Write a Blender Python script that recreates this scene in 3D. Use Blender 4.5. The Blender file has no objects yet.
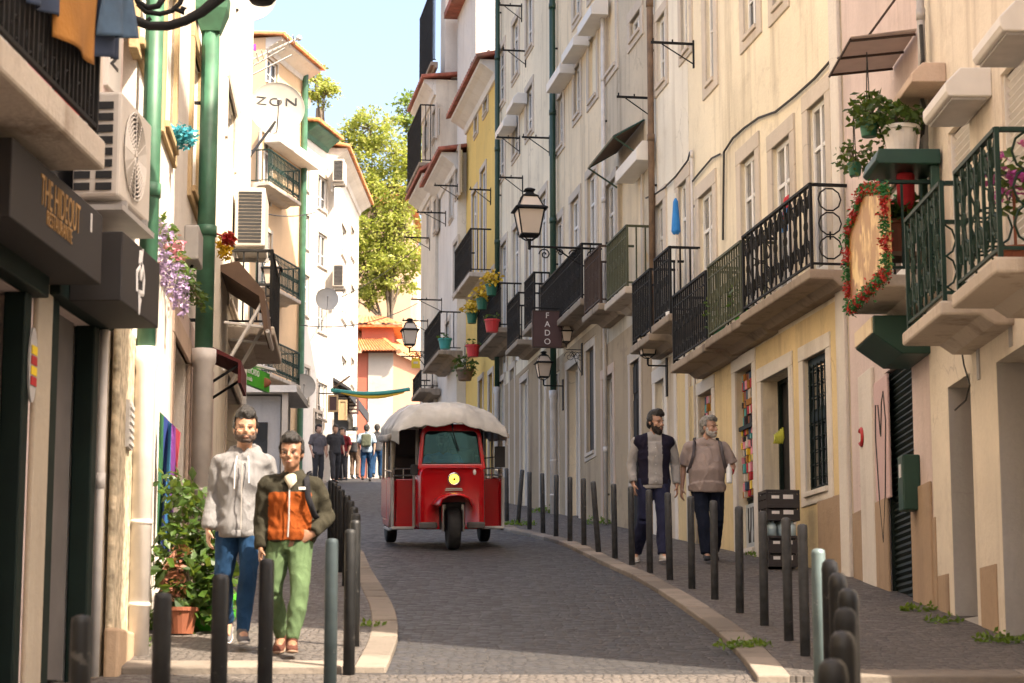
import bpy, bmesh, math, random
from mathutils import Matrix, Vector
random.seed(7)
SC = bpy.context.scene
COL = SC.collection
R = math.radians
PI = math.pi
# ------------------------------------------------------------------ camera geometry and street frame
FPX = 2200.0
TH = math.atan(358.5 / FPX)
GRADE = .122
CREST = 72.0
def ground_z(y):
    if y < CREST: return GRADE * y
    return GRADE * CREST + .03 * (y - CREST)
def ray(px, py):
    dz = (341.5 - py) / FPX
    return (px - 512) / FPX, math.cos(TH) - dz * math.sin(TH), math.sin(TH) + dz * math.cos(TH)
def on_ground(px, py, h=0.0):
    x, y, z = ray(px, py); t = (h - 1.6) / (z - GRADE * y)
    return Vector((x * t, y * t, 1.6 + z * t - h))
def at_depth(px, py, Y):
    x, y, z = ray(px, py); t = Y / y
    return Vector((x * t, Y, 1.6 + z * t))
class Facade:
    """A vertical wall line in plan. Local x runs along it, local y points out to the street."""
    def __init__(s, bx, by, vp, side):
        p = on_ground(bx, by); d = Vector((ray(vp, 700)[0], ray(vp, 700)[1])).normalized()
        if side == 'left': d = -d
        s.d = d; s.o = Vector((p.x, p.y)); s.n = Vector((-d.y, d.x)); s.rz = math.atan2(d.y, d.x)
    def world(s, u, o, z):
        q = s.o + s.d * u + s.n * o
        return Vector((q.x, q.y, z))
    def gz(s, u, o=0): return ground_z(s.world(u, o, 0).y)
    def hit(s, px, py, out=0.0):
        x, y, z = ray(px, py)
        o = s.o + s.n * out
        det = -x * s.d.y + y * s.d.x
        t = (-o.x * s.d.y + o.y * s.d.x) / det
        q = Vector((x * t, y * t)) - s.o
        return q.dot(s.d), 1.6 + z * t
# ------------------------------------------------------------------ mesh builder
class MB:
    def __init__(s): s.v = []; s.f = []; s.m = []
    def add(s, vs, fs, mi=0, M=None):
        b = len(s.v)
        if M is not None: vs = [M @ Vector(p) for p in vs]
        s.v += [tuple(p) for p in vs]
        for f in fs: s.f.append(tuple(i + b for i in f)); s.m.append(mi)
    def bx(s, x0, x1, y0, y1, z0, z1, mi=0, M=None):
        s.add([(x0, y0, z0), (x1, y0, z0), (x1, y1, z0), (x0, y1, z0), (x0, y0, z1), (x1, y0, z1), (x1, y1, z1), (x0, y1, z1)],
              [(0, 3, 2, 1), (4, 5, 6, 7), (0, 1, 5, 4), (1, 2, 6, 5), (2, 3, 7, 6), (3, 0, 4, 7)], mi, M)
    def prism(s, poly, y0, y1, mi=0, M=None):
        """poly of (x, z) extruded along y"""
        n = len(poly)
        vs = [(x, y0, z) for x, z in poly] + [(x, y1, z) for x, z in poly]
        fs = [tuple(range(n)), tuple(range(2 * n - 1, n - 1, -1))] + [(i, i + n, (i + 1) % n + n, (i + 1) % n) for i in range(n)]
        s.add(vs, fs, mi, M)
    def prismx(s, poly, x0, x1, mi=0, M=None):
        n = len(poly)
        vs = [(x0, y, z) for y, z in poly] + [(x1, y, z) for y, z in poly]
        fs = [tuple(range(n)), tuple(range(2 * n - 1, n - 1, -1))] + [(i, i + n, (i + 1) % n + n, (i + 1) % n) for i in range(n)]
        s.add(vs, fs, mi, M)
    def quad(s, a, b, c, d, mi=0): s.add([a, b, c, d], [(0, 1, 2, 3)], mi)
    def loft(s, rings, mi=0, M=None, cap=True):
        n = len(rings[0]); vs = [p for r in rings for p in r]; fs = []
        for k in range(len(rings) - 1):
            for i in range(n):
                j = (i + 1) % n
                fs.append((k * n + i, k * n + j, (k + 1) * n + j, (k + 1) * n + i))
        if cap:
            fs.append(tuple(range(n - 1, -1, -1))); fs.append(tuple((len(rings) - 1) * n + i for i in range(n)))
        s.add(vs, fs, mi, M)
    def tube(s, pts, r, n=6, mi=0, M=None, flat=1.0, up=None):
        pts = [Vector(p) for p in pts]
        if not isinstance(r, (list, tuple)): r = [r] * len(pts)
        rings = []; ref = Vector(up) if up else None
        for i, p in enumerate(pts):
            t = (pts[min(i + 1, len(pts) - 1)] - pts[max(i - 1, 0)])
            t = t.normalized() if t.length > 1e-9 else Vector((0, 0, 1))
            if ref is None:
                ref = Vector((0, 0, 1)) if abs(t.z) < .9 else Vector((1, 0, 0))
            a = ref - t * ref.dot(t)
            if a.length < 1e-5: a = t.orthogonal()
            a.normalize(); b = t.cross(a)
            if not up: ref = a
            ri = r[i]
            ra, rb = ri if isinstance(ri, tuple) else (ri, ri * flat)
            rings.append([p + a * (ra * math.cos(2 * PI * k / n)) + b * (rb * math.sin(2 * PI * k / n)) for k in range(n)])
        s.loft(rings, mi, M)
    def ell(s, c, r, seg=12, ring=8, mi=0, M=None):
        if not isinstance(r, (tuple, list)): r = (r, r, r)
        vs = [(c[0], c[1], c[2] - r[2])]; fs = []
        for i in range(1, ring):
            a = PI * i / ring
            for k in range(seg):
                b = 2 * PI * k / seg
                vs.append((c[0] + r[0] * math.sin(a) * math.cos(b), c[1] + r[1] * math.sin(a) * math.sin(b), c[2] - r[2] * math.cos(a)))
        vs.append((c[0], c[1], c[2] + r[2])); L = len(vs) - 1
        for k in range(seg):
            j = (k + 1) % seg
            fs.append((0, 1 + j, 1 + k))
            for i in range(ring - 2):
                fs.append((1 + i * seg + k, 1 + i * seg + j, 1 + (i + 1) * seg + j, 1 + (i + 1) * seg + k))
            fs.append((L, 1 + (ring - 2) * seg + k, 1 + (ring - 2) * seg + j))
        s.add(vs, fs, mi, M)
    def lathe(s, prof, n=16, mi=0, M=None):
        rings = [[(r * math.cos(2 * PI * k / n), r * math.sin(2 * PI * k / n), z) for k in range(n)] for r, z in prof]
        s.loft(rings, mi, M)
    def ring(s, c, rad, r, n=12, plane='xz', mi=0, a0=0, a1=2 * PI, sx=1.0):
        pts = []
        for k in range(n + 1):
            a = a0 + (a1 - a0) * k / n
            x, z = rad * sx * math.cos(a), rad * math.sin(a)
            pts.append((c[0] + x, c[1], c[2] + z) if plane == 'xz' else (c[0], c[1] + x, c[2] + z))
        s.tube(pts, r, 4, mi)
OFF = {}
def link(o, parent=None):
    COL.objects.link(o)
    if parent is not None: o.parent = parent
    return o
def mats(m): return m if isinstance(m, (list, tuple)) else [m]
def build(mb, name, mat, parent=None, smooth=False, bevel=0, off=None, autosmooth=None):
    if off is None: off = OFF.get(parent.name, (0, 0, 0)) if parent is not None else (0, 0, 0)
    me = bpy.data.meshes.new(name)
    me.from_pydata([(x - off[0], y - off[1], z - off[2]) for x, y, z in mb.v], [], mb.f)
    for m in mats(mat): me.materials.append(m)
    me.polygons.foreach_set('material_index', mb.m)
    bm = bmesh.new(); bm.from_mesh(me); bmesh.ops.recalc_face_normals(bm, faces=bm.faces); bm.to_mesh(me); bm.free()
    if smooth: me.polygons.foreach_set('use_smooth', [True] * len(me.polygons))
    o = bpy.data.objects.new(name, me); link(o, parent)
    if parent is not None: OFF[o.name] = off
    if bevel:
        b = o.modifiers.new('edge', 'BEVEL'); b.width = bevel; b.segments = 2; b.limit_method = 'ANGLE'; b.angle_limit = R(40)
    return o
def tag(o, label=None, cat=None, group=None, kind=None):
    if label: o['label'] = label
    if cat: o['category'] = cat
    if group: o['group'] = group
    if kind: o['kind'] = kind
    return o
def place(o, fac, off):
    if fac is None: o.location = off
    else:
        o.location = fac.world(*off); o.rotation_euler = (0, 0, fac.rz)
    OFF[o.name] = tuple(off)
def thing(name, label, cat, fac=None, off=(0, 0, 0), group=None):
    """Empty at the thing's base; geometry is written in the facade's (or the world's) coordinates"""
    o = bpy.data.objects.new(name, None); o.empty_display_size = .2; COL.objects.link(o)
    place(o, fac, off)
    return tag(o, label, cat, group)
def solo(mb, name, mat, label, cat, fac=None, off=(0, 0, 0), group=None, smooth=False, bevel=0):
    """a thing that is one mesh"""
    o = build(mb, name, mat, None, smooth, bevel, off)
    place(o, fac, off)
    return tag(o, label, cat, group)
def dup(root, loc, rz=None):
    r = root.copy(); COL.objects.link(r); r.location = loc
    if rz is not None: r.rotation_euler = (0, 0, rz)
    for ch in list(root.children):
        c = ch.copy(); COL.objects.link(c); c.parent = r
        for g in list(ch.children):
            d = g.copy(); COL.objects.link(d); d.parent = c
    return r
def text_mesh(name, txt, size, M, mat, parent, off=None, ext=.003, sx=1.0, spacing=1.0):
    """M maps the text plane (x right, y up, z out) into the parent's coordinates"""
    cu = bpy.data.curves.new('t', 'FONT'); cu.body = txt; cu.size = size; cu.extrude = ext; cu.align_x = 'CENTER'; cu.align_y = 'CENTER'; cu.space_character = spacing; cu.space_line = .85
    ob = bpy.data.objects.new('t', cu); COL.objects.link(ob)
    dg = bpy.context.evaluated_depsgraph_get()
    me = bpy.data.meshes.new_from_object(ob.evaluated_get(dg)); me.name = name
    bpy.data.objects.remove(ob)
    if off is None: off = OFF.get(parent.name, (0, 0, 0))
    me.transform(Matrix.Translation([-c for c in off]) @ M @ Matrix.Diagonal((sx, 1, 1, 1)))
    me.materials.clear(); me.materials.append(mat)
    o = bpy.data.objects.new(name, me); link(o, parent); OFF[o.name] = off
    return o
def basis(o, x, y, z):
    return Matrix((( x[0], y[0], z[0], o[0]), (x[1], y[1], z[1], o[1]), (x[2], y[2], z[2], o[2]), (0, 0, 0, 1)))
# ------------------------------------------------------------------ materials
def nmat(name):
    m = bpy.data.materials.new(name); m.use_nodes = True
    nt = m.node_tree; b = nt.nodes['Principled BSDF']
    return m, nt, b
def N(nt, t, **k):
    n = nt.nodes.new(t)
    for a, v in k.items(): setattr(n, a, v)
    return n
def plain(name, col, rough=.6, metal=0, var=.12, scale=6, bump=.0, bscale=60, spec=.5):
    m, nt, b = nmat(name)
    tc = N(nt, 'ShaderNodeTexCoord'); no = N(nt, 'ShaderNodeTexNoise'); no.inputs['Scale'].default_value = scale; no.inputs['Detail'].default_value = 6
    nt.links.new(tc.outputs['Object'], no.inputs['Vector'])
    ra = N(nt, 'ShaderNodeValToRGB'); e = ra.color_ramp.elements
    e[0].position = .3; e[1].position = .7
    e[0].color = [c * (1 - var) for c in col] + [1]; e[1].color = [min(1, c * (1 + var)) for c in col] + [1]
    nt.links.new(no.outputs['Fac'], ra.inputs['Fac']); nt.links.new(ra.outputs['Color'], b.inputs['Base Color'])
    b.inputs['Roughness'].default_value = rough; b.inputs['Metallic'].default_value = metal; b.inputs['Specular IOR Level'].default_value = spec
    if bump:
        n2 = N(nt, 'ShaderNodeTexNoise'); n2.inputs['Scale'].default_value = bscale; n2.inputs['Detail'].default_value = 4
        nt.links.new(tc.outputs['Object'], n2.inputs['Vector'])
        bu = N(nt, 'ShaderNodeBump'); bu.inputs['Strength'].default_value = bump; bu.inputs['Distance'].default_value = .02
        nt.links.new(n2.outputs['Fac'], bu.inputs['Height']); nt.links.new(bu.outputs['Normal'], b.inputs['Normal'])
    return m
def mixc(nt, fac, a, bcol, blend='MIX'):
    mx = N(nt, 'ShaderNodeMix', data_type='RGBA', blend_type=blend)
    if hasattr(fac, 'links'): nt.links.new(fac, mx.inputs[0])
    else: mx.inputs[0].default_value = fac
    for s_, i in ((a, 6), (bcol, 7)):
        if hasattr(s_, 'links'): nt.links.new(s_, mx.inputs[i])
        else: mx.inputs[i].default_value = list(s_) + [1]
    return mx.outputs[2]
def ramp(nt, src, p0, p1, c0=0, c1=1):
    r = N(nt, 'ShaderNodeMapRange'); nt.links.new(src, r.inputs[0])
    r.inputs[1].default_value = p0; r.inputs[2].default_value = p1; r.inputs[3].default_value = c0; r.inputs[4].default_value = c1
    return r.outputs[0]
def noise(nt, vec, scale, detail=6, rough=.55, sc=None):
    if sc:
        mp = N(nt, 'ShaderNodeMapping'); mp.inputs['Scale'].default_value = sc; nt.links.new(vec, mp.inputs['Vector']); vec = mp.outputs['Vector']
    n = N(nt, 'ShaderNodeTexNoise'); n.inputs['Scale'].default_value = scale; n.inputs['Detail'].default_value = detail; n.inputs['Roughness'].default_value = rough
    nt.links.new(vec, n.inputs['Vector'])
    return n.outputs['Fac']
def plaster(name, col, dirt=(.30, .25, .20), amount=.5, seed=0, peel=None, peel_at=.62):
    """old lime render: broad tone changes, rain streaks, fine grain, a few peeled patches"""
    m, nt, b = nmat(name)
    tc = N(nt, 'ShaderNodeTexCoord'); mp = N(nt, 'ShaderNodeMapping'); mp.inputs['Location'].default_value = (seed * 13.7, seed * 5.1, seed * 3.3)
    nt.links.new(tc.outputs['Object'], mp.inputs['Vector']); v = mp.outputs['Vector']
    big = noise(nt, v, .55, 7, .6)
    c = mixc(nt, ramp(nt, big, .35, .7), [x * .86 for x in col], [min(1, x * 1.06) for x in col])
    streak = noise(nt, v, 1.0, 7, .62, (3.2, 3.2, .28))
    c = mixc(nt, ramp(nt, streak, .52, .74, 0, amount), c, dirt)
    blot = noise(nt, v, 2.3, 9, .68)
    c = mixc(nt, ramp(nt, blot, .56, .8, 0, amount * .8), c, [x * .9 for x in dirt])
    fine = noise(nt, v, 26, 5, .6)
    c = mixc(nt, ramp(nt, fine, .35, .7, 0, .16), c, [x * .6 for x in col])
    if peel:
        pn = noise(nt, v, .8, 8, .63)
        pm = ramp(nt, pn, peel_at, peel_at + .02)
        c = mixc(nt, pm, c, peel)
    wv = N(nt, 'ShaderNodeVectorMath', operation='MULTIPLY_ADD'); nz = N(nt, 'ShaderNodeTexNoise'); nz.inputs['Scale'].default_value = 3; nz.inputs['Detail'].default_value = 5; nt.links.new(v, nz.inputs['Vector'])
    nt.links.new(nz.outputs['Color'], wv.inputs[0]); wv.inputs[1].default_value = (.5, .5, .5); nt.links.new(v, wv.inputs[2])
    vc = N(nt, 'ShaderNodeTexVoronoi', feature='DISTANCE_TO_EDGE'); vc.inputs['Scale'].default_value = .8; nt.links.new(wv.outputs[0], vc.inputs['Vector'])
    ck = N(nt, 'ShaderNodeMath', operation='MULTIPLY'); nt.links.new(ramp(nt, vc.outputs['Distance'], .004, .012, 1, 0), ck.inputs[0]); nt.links.new(ramp(nt, noise(nt, v, .5, 3), .52, .64, 0, .32), ck.inputs[1])
    c = mixc(nt, ck.outputs[0], c, [x * .55 for x in dirt])
    nt.links.new(c, b.inputs['Base Color']); b.inputs['Roughness'].default_value = .88; b.inputs['Specular IOR Level'].default_value = .25
    bu = N(nt, 'ShaderNodeBump'); bu.inputs['Strength'].default_value = .35; bu.inputs['Distance'].default_value = .02
    ad = N(nt, 'ShaderNodeMath', operation='ADD'); nt.links.new(fine, ad.inputs[0]); nt.links.new(blot, ad.inputs[1])
    nt.links.new(ad.outputs[0], bu.inputs['Height']); nt.links.new(bu.outputs['Normal'], b.inputs['Normal'])
    return m
def setts(name, c0, c1, joint, sx, sy, world=True, gloss=.55):
    """small rough paving setts laid in wavy courses, with worn and stained areas"""
    m, nt, b = nmat(name)
    g = N(nt, 'ShaderNodeNewGeometry'); v = g.outputs['Position']
    nz = N(nt, 'ShaderNodeTexNoise'); nz.inputs['Scale'].default_value = 1.6; nz.inputs['Detail'].default_value = 3; nt.links.new(v, nz.inputs['Vector'])
    vm = N(nt, 'ShaderNodeVectorMath', operation='MULTIPLY_ADD'); nt.links.new(nz.outputs['Color'], vm.inputs[0]); vm.inputs[1].default_value = (.14, .14, 0); nt.links.new(v, vm.inputs[2])
    mp = N(nt, 'ShaderNodeMapping'); mp.inputs['Scale'].default_value = (1 / sx, 1 / sy, 0); nt.links.new(vm.outputs[0], mp.inputs['Vector'])
    vo = N(nt, 'ShaderNodeTexVoronoi', feature='F1'); vo.inputs['Scale'].default_value = 1; vo.inputs['Randomness'].default_value = .55; nt.links.new(mp.outputs[0], vo.inputs['Vector'])
    ve = N(nt, 'ShaderNodeTexVoronoi', feature='DISTANCE_TO_EDGE'); ve.inputs['Scale'].default_value = 1; ve.inputs['Randomness'].default_value = .55; nt.links.new(mp.outputs[0], ve.inputs['Vector'])
    sep = N(nt, 'ShaderNodeSeparateColor'); nt.links.new(vo.outputs['Color'], sep.inputs[0])
    c = mixc(nt, sep.outputs[0], c0, c1)
    big = noise(nt, v, .7, 6, .6)
    c = mixc(nt, ramp(nt, big, .4, .7, 0, .55), c, [x * .62 for x in c0])
    pa = noise(nt, v, .23, 4, .5, (1, .5, 1))
    c = mixc(nt, ramp(nt, pa, .52, .6, 0, .35), c, [min(1, x * 1.25) for x in c1])
    jm = ramp(nt, ve.outputs['Distance'], .02, .1, 1, 0)
    c = mixc(nt, jm, c, joint)
    nt.links.new(c, b.inputs['Base Color'])
    nt.links.new(ramp(nt, sep.outputs[1], 0, 1, gloss - .12, gloss + .2), b.inputs['Roughness'])
    bu = N(nt, 'ShaderNodeBump'); bu.inputs['Strength'].default_value = .6; bu.inputs['Distance'].default_value = .015
    hh = N(nt, 'ShaderNodeMath', operation='MULTIPLY_ADD'); nt.links.new(sep.outputs[2], hh.inputs[0]); hh.inputs[1].default_value = .5; nt.links.new(ramp(nt, ve.outputs['Distance'], 0, .2), hh.inputs[2])
    nt.links.new(hh.outputs[0], bu.inputs['Height']); nt.links.new(bu.outputs['Normal'], b.inputs['Normal'])
    return m
def glass(name, col=(.03, .035, .04), rough=.06):
    m, nt, b = nmat(name)
    tc = N(nt, 'ShaderNodeTexCoord'); n = noise(nt, tc.outputs['Object'], .9, 3)
    c = mixc(nt, ramp(nt, n, .4, .6), col, [min(1, x * 2.2 + .02) for x in col])
    nt.links.new(c, b.inputs['Base Color']); b.inputs['Roughness'].default_value = rough; b.inputs['Specular IOR Level'].default_value = .8
    return m
def tiles(name, col):
    m, nt, b = nmat(name)
    tc = N(nt, 'ShaderNodeTexCoord'); n = noise(nt, tc.outputs['Object'], 5, 6); n2 = noise(nt, tc.outputs['Object'], .9, 5)
    c = mixc(nt, ramp(nt, n, .35, .65), [x * .6 for x in col], [min(1, x * 1.25) for x in col])
    c = mixc(nt, ramp(nt, n2, .5, .75, 0, .6), c, (.22, .17, .12))
    nt.links.new(c, b.inputs['Base Color']); b.inputs['Roughness'].default_value = .85
    return m
def leafmat(name, c0, c1, trans=.35):
    m, nt, b = nmat(name)
    g = N(nt, 'ShaderNodeNewGeometry')
    c = mixc(nt, g.outputs['Random Per Island'], c0, c1)
    nt.links.new(c, b.inputs['Base Color']); b.inputs['Roughness'].default_value = .5
    tr = N(nt, 'ShaderNodeBsdfTranslucent'); nt.links.new(mixc(nt, .5, c, (.35, .45, .05)), tr.inputs['Color'])
    ms = N(nt, 'ShaderNodeMixShader'); ms.inputs[0].default_value = trans
    nt.links.new(b.outputs[0], ms.inputs[1]); nt.links.new(tr.outputs[0], ms.inputs[2])
    nt.links.new(ms.outputs[0], nt.nodes['Material Output'].inputs['Surface'])
    return m
def emit(name, col, strength):
    m, nt, b = nmat(name); b.inputs['Base Color'].default_value = list(col) + [1]
    b.inputs['Emission Color'].default_value = list(col) + [1]; b.inputs['Emission Strength'].default_value = strength
    return m
M = {}
M['cream'] = plaster('cream_render', (.80, .71, .58), (.36, .28, .21), .6, 1)
M['beige'] = plaster('beige_render', (.84, .74, .56), (.38, .30, .21), .65, 2)
M['yellow_shop'] = plaster('pale_yellow_render', (.76, .59, .32), (.42, .29, .17), .65, 3, (.66, .56, .40), .68)
M['shop_pilaster'] = plaster('dull_cream_pilaster', (.44, .37, .28), (.26, .2, .15), .5, 71)
M['pinkish'] = plaster('faded_pink_render', (.70, .57, .52), (.40, .31, .27), .55, 4, (.52, .42, .34), .7)
M['white_old'] = plaster('old_white_render', (.84, .78, .66), (.44, .36, .26), .5, 5)
M['grey_old'] = plaster('stained_grey_render', (.60, .52, .40), (.20, .16, .12), .85, 6, (.58, .42, .24), .66)
M['beige2'] = plaster('warm_beige_render', (.83, .69, .49), (.34, .26, .18), .75, 7, (.55, .43, .29), .69)
M['ochre'] = plaster('yellow_ochre_render', (.80, .55, .17), (.5, .36, .16), .35, 8)
M['white'] = plaster('white_lime_render', (.78, .73, .66), (.46, .38, .30), .35, 9)
M['peach'] = plaster('orange_peach_render', (.76, .53, .32), (.5, .36, .24), .3, 10)
M['salmon'] = plaster('salmon_render', (.50, .27, .18), (.4, .24, .16), .35, 11)
M['coral'] = plaster('coral_red_render', (.42, .13, .085), (.32, .15, .1), .35, 12)
M['dado'] = plaster('worn_ochre_stone', (.46, .33, .22), (.22, .16, .12), .7, 13)
M['rough_stone'] = plaster('crumbling_ochre_stone', (.52, .42, .27), (.26, .2, .13), .9, 14, (.36, .28, .18), .54)
M['stone'] = plaster('limestone_trim', (.62, .54, .45), (.34, .27, .21), .5, 15)
M['stone_white'] = plaster('whitewashed_stone', (.74, .68, .60), (.42, .35, .28), .5, 16)
M['stone_pink'] = plaster('pinkish_stone_trim', (.60, .46, .36), (.34, .25, .2), .5, 17)
M['stone_yellow'] = plaster('ochre_stone_trim', (.50, .36, .20), (.30, .22, .13), .6, 18)
M['slab'] = plaster('weathered_slab', (.34, .275, .21), (.10, .075, .055), .95, 19)
M['slab_pale'] = plaster('painted_slab', (.58, .50, .41), (.22, .15, .10), .95, 20)
M['leaf_grey'] = plain('grey_door_leaf', (.11, .10, .095), .6)
M['reveal'] = plaster('grey_reveal', (.46, .44, .42), (.26, .22, .2), .4, 21)
M['kerb'] = plaster('limestone_kerb', (.245, .21, .175), (.12, .10, .08), .8, 22)
def island_tint(m, lo=.6, hi=1.2):
    nt = m.node_tree; b = nt.nodes['Principled BSDF']; src = b.inputs['Base Color'].links[0].from_socket; g = N(nt, 'ShaderNodeNewGeometry'); r = ramp(nt, g.outputs['Random Per Island'], 0, 1, lo, hi)
    cm = N(nt, 'ShaderNodeCombineColor'); [nt.links.new(r, cm.inputs[i]) for i in range(3)]; nt.links.new(mixc(nt, 1.0, src, cm.outputs[0], 'MULTIPLY'), b.inputs['Base Color'])
island_tint(M['kerb'])
def scuffs(m, col, th=.64):
    nt = m.node_tree; b = nt.nodes['Principled BSDF']; src = b.inputs['Base Color'].links[0].from_socket; oi = N(nt, 'ShaderNodeObjectInfo'); tc = N(nt, 'ShaderNodeTexCoord')
    ad = N(nt, 'ShaderNodeVectorMath', operation='ADD'); nt.links.new(tc.outputs['Object'], ad.inputs[0]); nt.links.new(oi.outputs['Location'], ad.inputs[1])
    n = noise(nt, ad.outputs[0], 14, 5, .6); nt.links.new(mixc(nt, ramp(nt, n, th, th + .03), src, col), b.inputs['Base Color'])
    nt.links.new(ramp(nt, noise(nt, ad.outputs[0], 5, 4), .3, .7, .35, .75), b.inputs['Roughness'])
M['road'] = setts('basalt_setts', (.032, .0305, .0305), (.050, .0475, .047), (.024, .0225, .022), .085, .062)
M['pave'] = setts('limestone_setts', (.085, .074, .066), (.14, .122, .108), (.038, .033, .028), .06, .05, gloss=.6)
M['pave_pale'] = setts('pale_limestone_setts', (.30, .25, .2), (.42, .36, .29), (.12, .095, .075), .085, .075, gloss=.6)
M['earth'] = plain('ground_earth', (.12, .10, .08), .95)
M['iron'] = plain('black_iron', (.011, .011, .011), .7, 0, .2, 8, 0, 60, .25)
M['iron_green'] = plain('dark_green_iron', (.006, .028, .019), .55, 0, .2, 8, 0, 60, .3)
M['iron_rust'] = plain('rusty_brown_iron', (.05, .028, .02), .7, .1)
M['iron_olive'] = plain('olive_iron', (.06, .065, .03), .65, .1)
M['bollard'] = plain('dark_grey_paint', (.05, .053, .057), .55, 0, .4, 14)
M['bollard_black'] = plain('black_bollard_paint', (.018, .019, .02), .35, .2, .3, 12)
M['bollard_pale'] = plain('pale_grey_green_paint', (.13, .18, .185), .35, .3, .2, 6)
scuffs(M['bollard'], (.12, .115, .11), .66); scuffs(M['bollard_black'], (.09, .085, .08), .66); scuffs(M['bollard_pale'], (.3, .32, .32), .66)
M['pipe_green'] = plain('green_pipe_paint', (.04, .13, .075), .5, 0, .3, 5)
M['pipe_white'] = plain('white_pipe_paint', (.62, .58, .54), .5, 0, .12, 6)
M['pipe_dark'] = plain('dark_green_pipe', (.015, .05, .03), .4)
M['white_paint'] = plain('white_joinery_paint', (.72, .70, .66), .5, 0, .06)
M['white_plastic'] = plain('white_plastic', (.68, .65, .60), .45, 0, .05)
M['grey_plastic'] = plain('grey_metal_box', (.36, .34, .32), .5, .1)
M['ac'] = plain('air_conditioner_beige', (.55, .50, .44), .45, 0, .05)
M['black'] = plain('black_matt', (.012, .012, .013), .6)
M['rubber'] = plain('tyre_rubber', (.02, .02, .02), .8, 0, .3, 20, .3, 80)
M['green_door'] = plain('dark_green_paint', (.004, .012, .009), .6, 0, .3, 3, 0, 60, .25)
M['green_metal'] = plain('bottle_green_metal', (.006, .045, .03), .45, 0, .15, 3)
M['brown_wood'] = plain('weathered_brown_wood', (.16, .10, .06), .8, 0, .3, 8)
M['sign_dark'] = plain('charcoal_sign_board', (.022, .019, .018), .7, 0, .1, 2)
M['sign_maroon'] = plain('maroon_sign', (.065, .03, .03), .6)
M['gold'] = plain('dull_gold_letter', (.36, .20, .07), .5)
M['letter_white'] = plain('white_letter', (.7, .68, .66), .6)
M['letter_black'] = plain('black_letter', (.03, .03, .03), .6)
M['glass'] = glass('window_glass', (.012, .014, .016), .03)
M['glass_pale'] = glass('window_glass_with_curtain', (.10, .095, .085), .05)
M['glass_blue'] = glass('windscreen_glass', (.03, .10, .13), .05)
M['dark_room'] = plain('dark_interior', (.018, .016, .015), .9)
M['tile'] = tiles('clay_roof_tiles', (.62, .24, .09))
M['tile_red'] = tiles('red_clay_roof_tiles', (.34, .10, .06))
M['red_paint'] = plain('red_vehicle_paint', (.40, .004, .008), .2, 0, .15, 2)
M['chrome'] = plain('chrome', (.6, .6, .6), .2, 1, .05)
M['canvas'] = plain('cream_canvas', (.40, .39, .37), .85, 0, .3, 2.5, .3, 10)
M['canvas_dirty'] = plain('grimy_canvas', (.34, .30, .25), .85, 0, .3, 5, .3, 20)
M['clear_vinyl'] = plain('bluish_vinyl_window', (.32, .36, .44), .3, 0, .2, 4)
M['lamp_on'] = emit('amber_lamp', (1, .55, .05), 1.6)
M['leather'] = plain('dark_leather', (.06, .04, .03), .5)
M['terracotta'] = plain('terracotta', (.24, .075, .035), .8)
M['pot_red'] = plain('red_pot', (.55, .03, .03), .5)
M['pot_green'] = plain('green_pot', (.02, .14, .08), .5)
M['pot_teal'] = plain('teal_pot', (.03, .28, .25), .5)
M['pot_white'] = plain('white_pot', (.70, .66, .62), .5)
M['leaf'] = leafmat('plant_leaf', (.012, .038, .006), (.055, .115, .014), .25)
M['leaf_yellow'] = leafmat('yellow_green_tree_leaf', (.20, .25, .035), (.50, .49, .13), .5)
M['leaf_dark'] = leafmat('dark_tree_leaf', (.06, .12, .015), (.2, .28, .03))
M['weed'] = leafmat('weed_leaf', (.05, .12, .015), (.16, .26, .03))
M['bark'] = plain('bark', (.14, .11, .08), .9, 0, .3, 6, .5, 20)
M['petal_lilac'] = leafmat('lilac_petal', (.19, .12, .26), (.34, .24, .40), .15)
M['petal_pink'] = leafmat('pink_petal', (.32, .08, .13), (.48, .2, .24), .15)
M['petal_magenta'] = leafmat('magenta_petal', (.42, .03, .28), (.65, .10, .45), .2)
M['petal_yellow'] = leafmat('yellow_petal', (.60, .34, .01), (.75, .52, .03), .15)
M['tinsel_red'] = leafmat('red_tinsel', (.35, .01, .015), (.6, .03, .03), .1)
M['tinsel_green'] = leafmat('green_tinsel', (.01, .12, .03), (.02, .25, .06), .1)
M['rubble'] = setts('rubble_stone', (.42, .30, .14), (.60, .44, .22), (.30, .22, .12), .16, .16)
for _n in M['rubble'].node_tree.nodes:
    if _n.bl_idname == 'ShaderNodeMapping': _n.inputs['Scale'].default_value = (3.5, 5, 7)
    if _n.bl_idname == 'ShaderNodeTexNoise': _n.inputs['Scale'].default_value = 4
M['dish'] = plain('cream_dish_paint', (.40, .375, .33), .55, 0, .06)
M['pier'] = plain('rough_pier_stone', (.46, .385, .27), .95, 0, .5, 13, .9, 22)
M['tinsel_teal'] = leafmat('teal_tinsel', (.02, .22, .30), (.05, .42, .5), .1)
M['cloth_mustard'] = plain('mustard_cloth', (.36, .15, .025), .9, 0, .15, 4, .3, 40)
M['cloth_navy'] = plain('navy_cloth', (.025, .04, .075), .9, 0, .2, 4)
M['cloth_denim'] = plain('denim_cloth', (.05, .09, .14), .9, 0, .25, 9)
M['cloth_blue'] = plain('blue_cloth', (.02, .20, .55), .85)
M['cloth_teal'] = plain('teal_cloth', (.02, .32, .32), .85)
M['cloth_dark'] = plain('dark_cloth', (.03, .03, .035), .9)
M['cloth_red'] = plain('red_cloth', (.45, .02, .03), .85)
M['cloth_pink'] = plain('pink_cloth', (.7, .25, .3), .85)
M['cloth_magenta'] = plain('magenta_cloth', (.6, .05, .35), .85)
M['cloth_brown'] = plain('brown_awning_cloth', (.12, .075, .05), .9)
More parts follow.
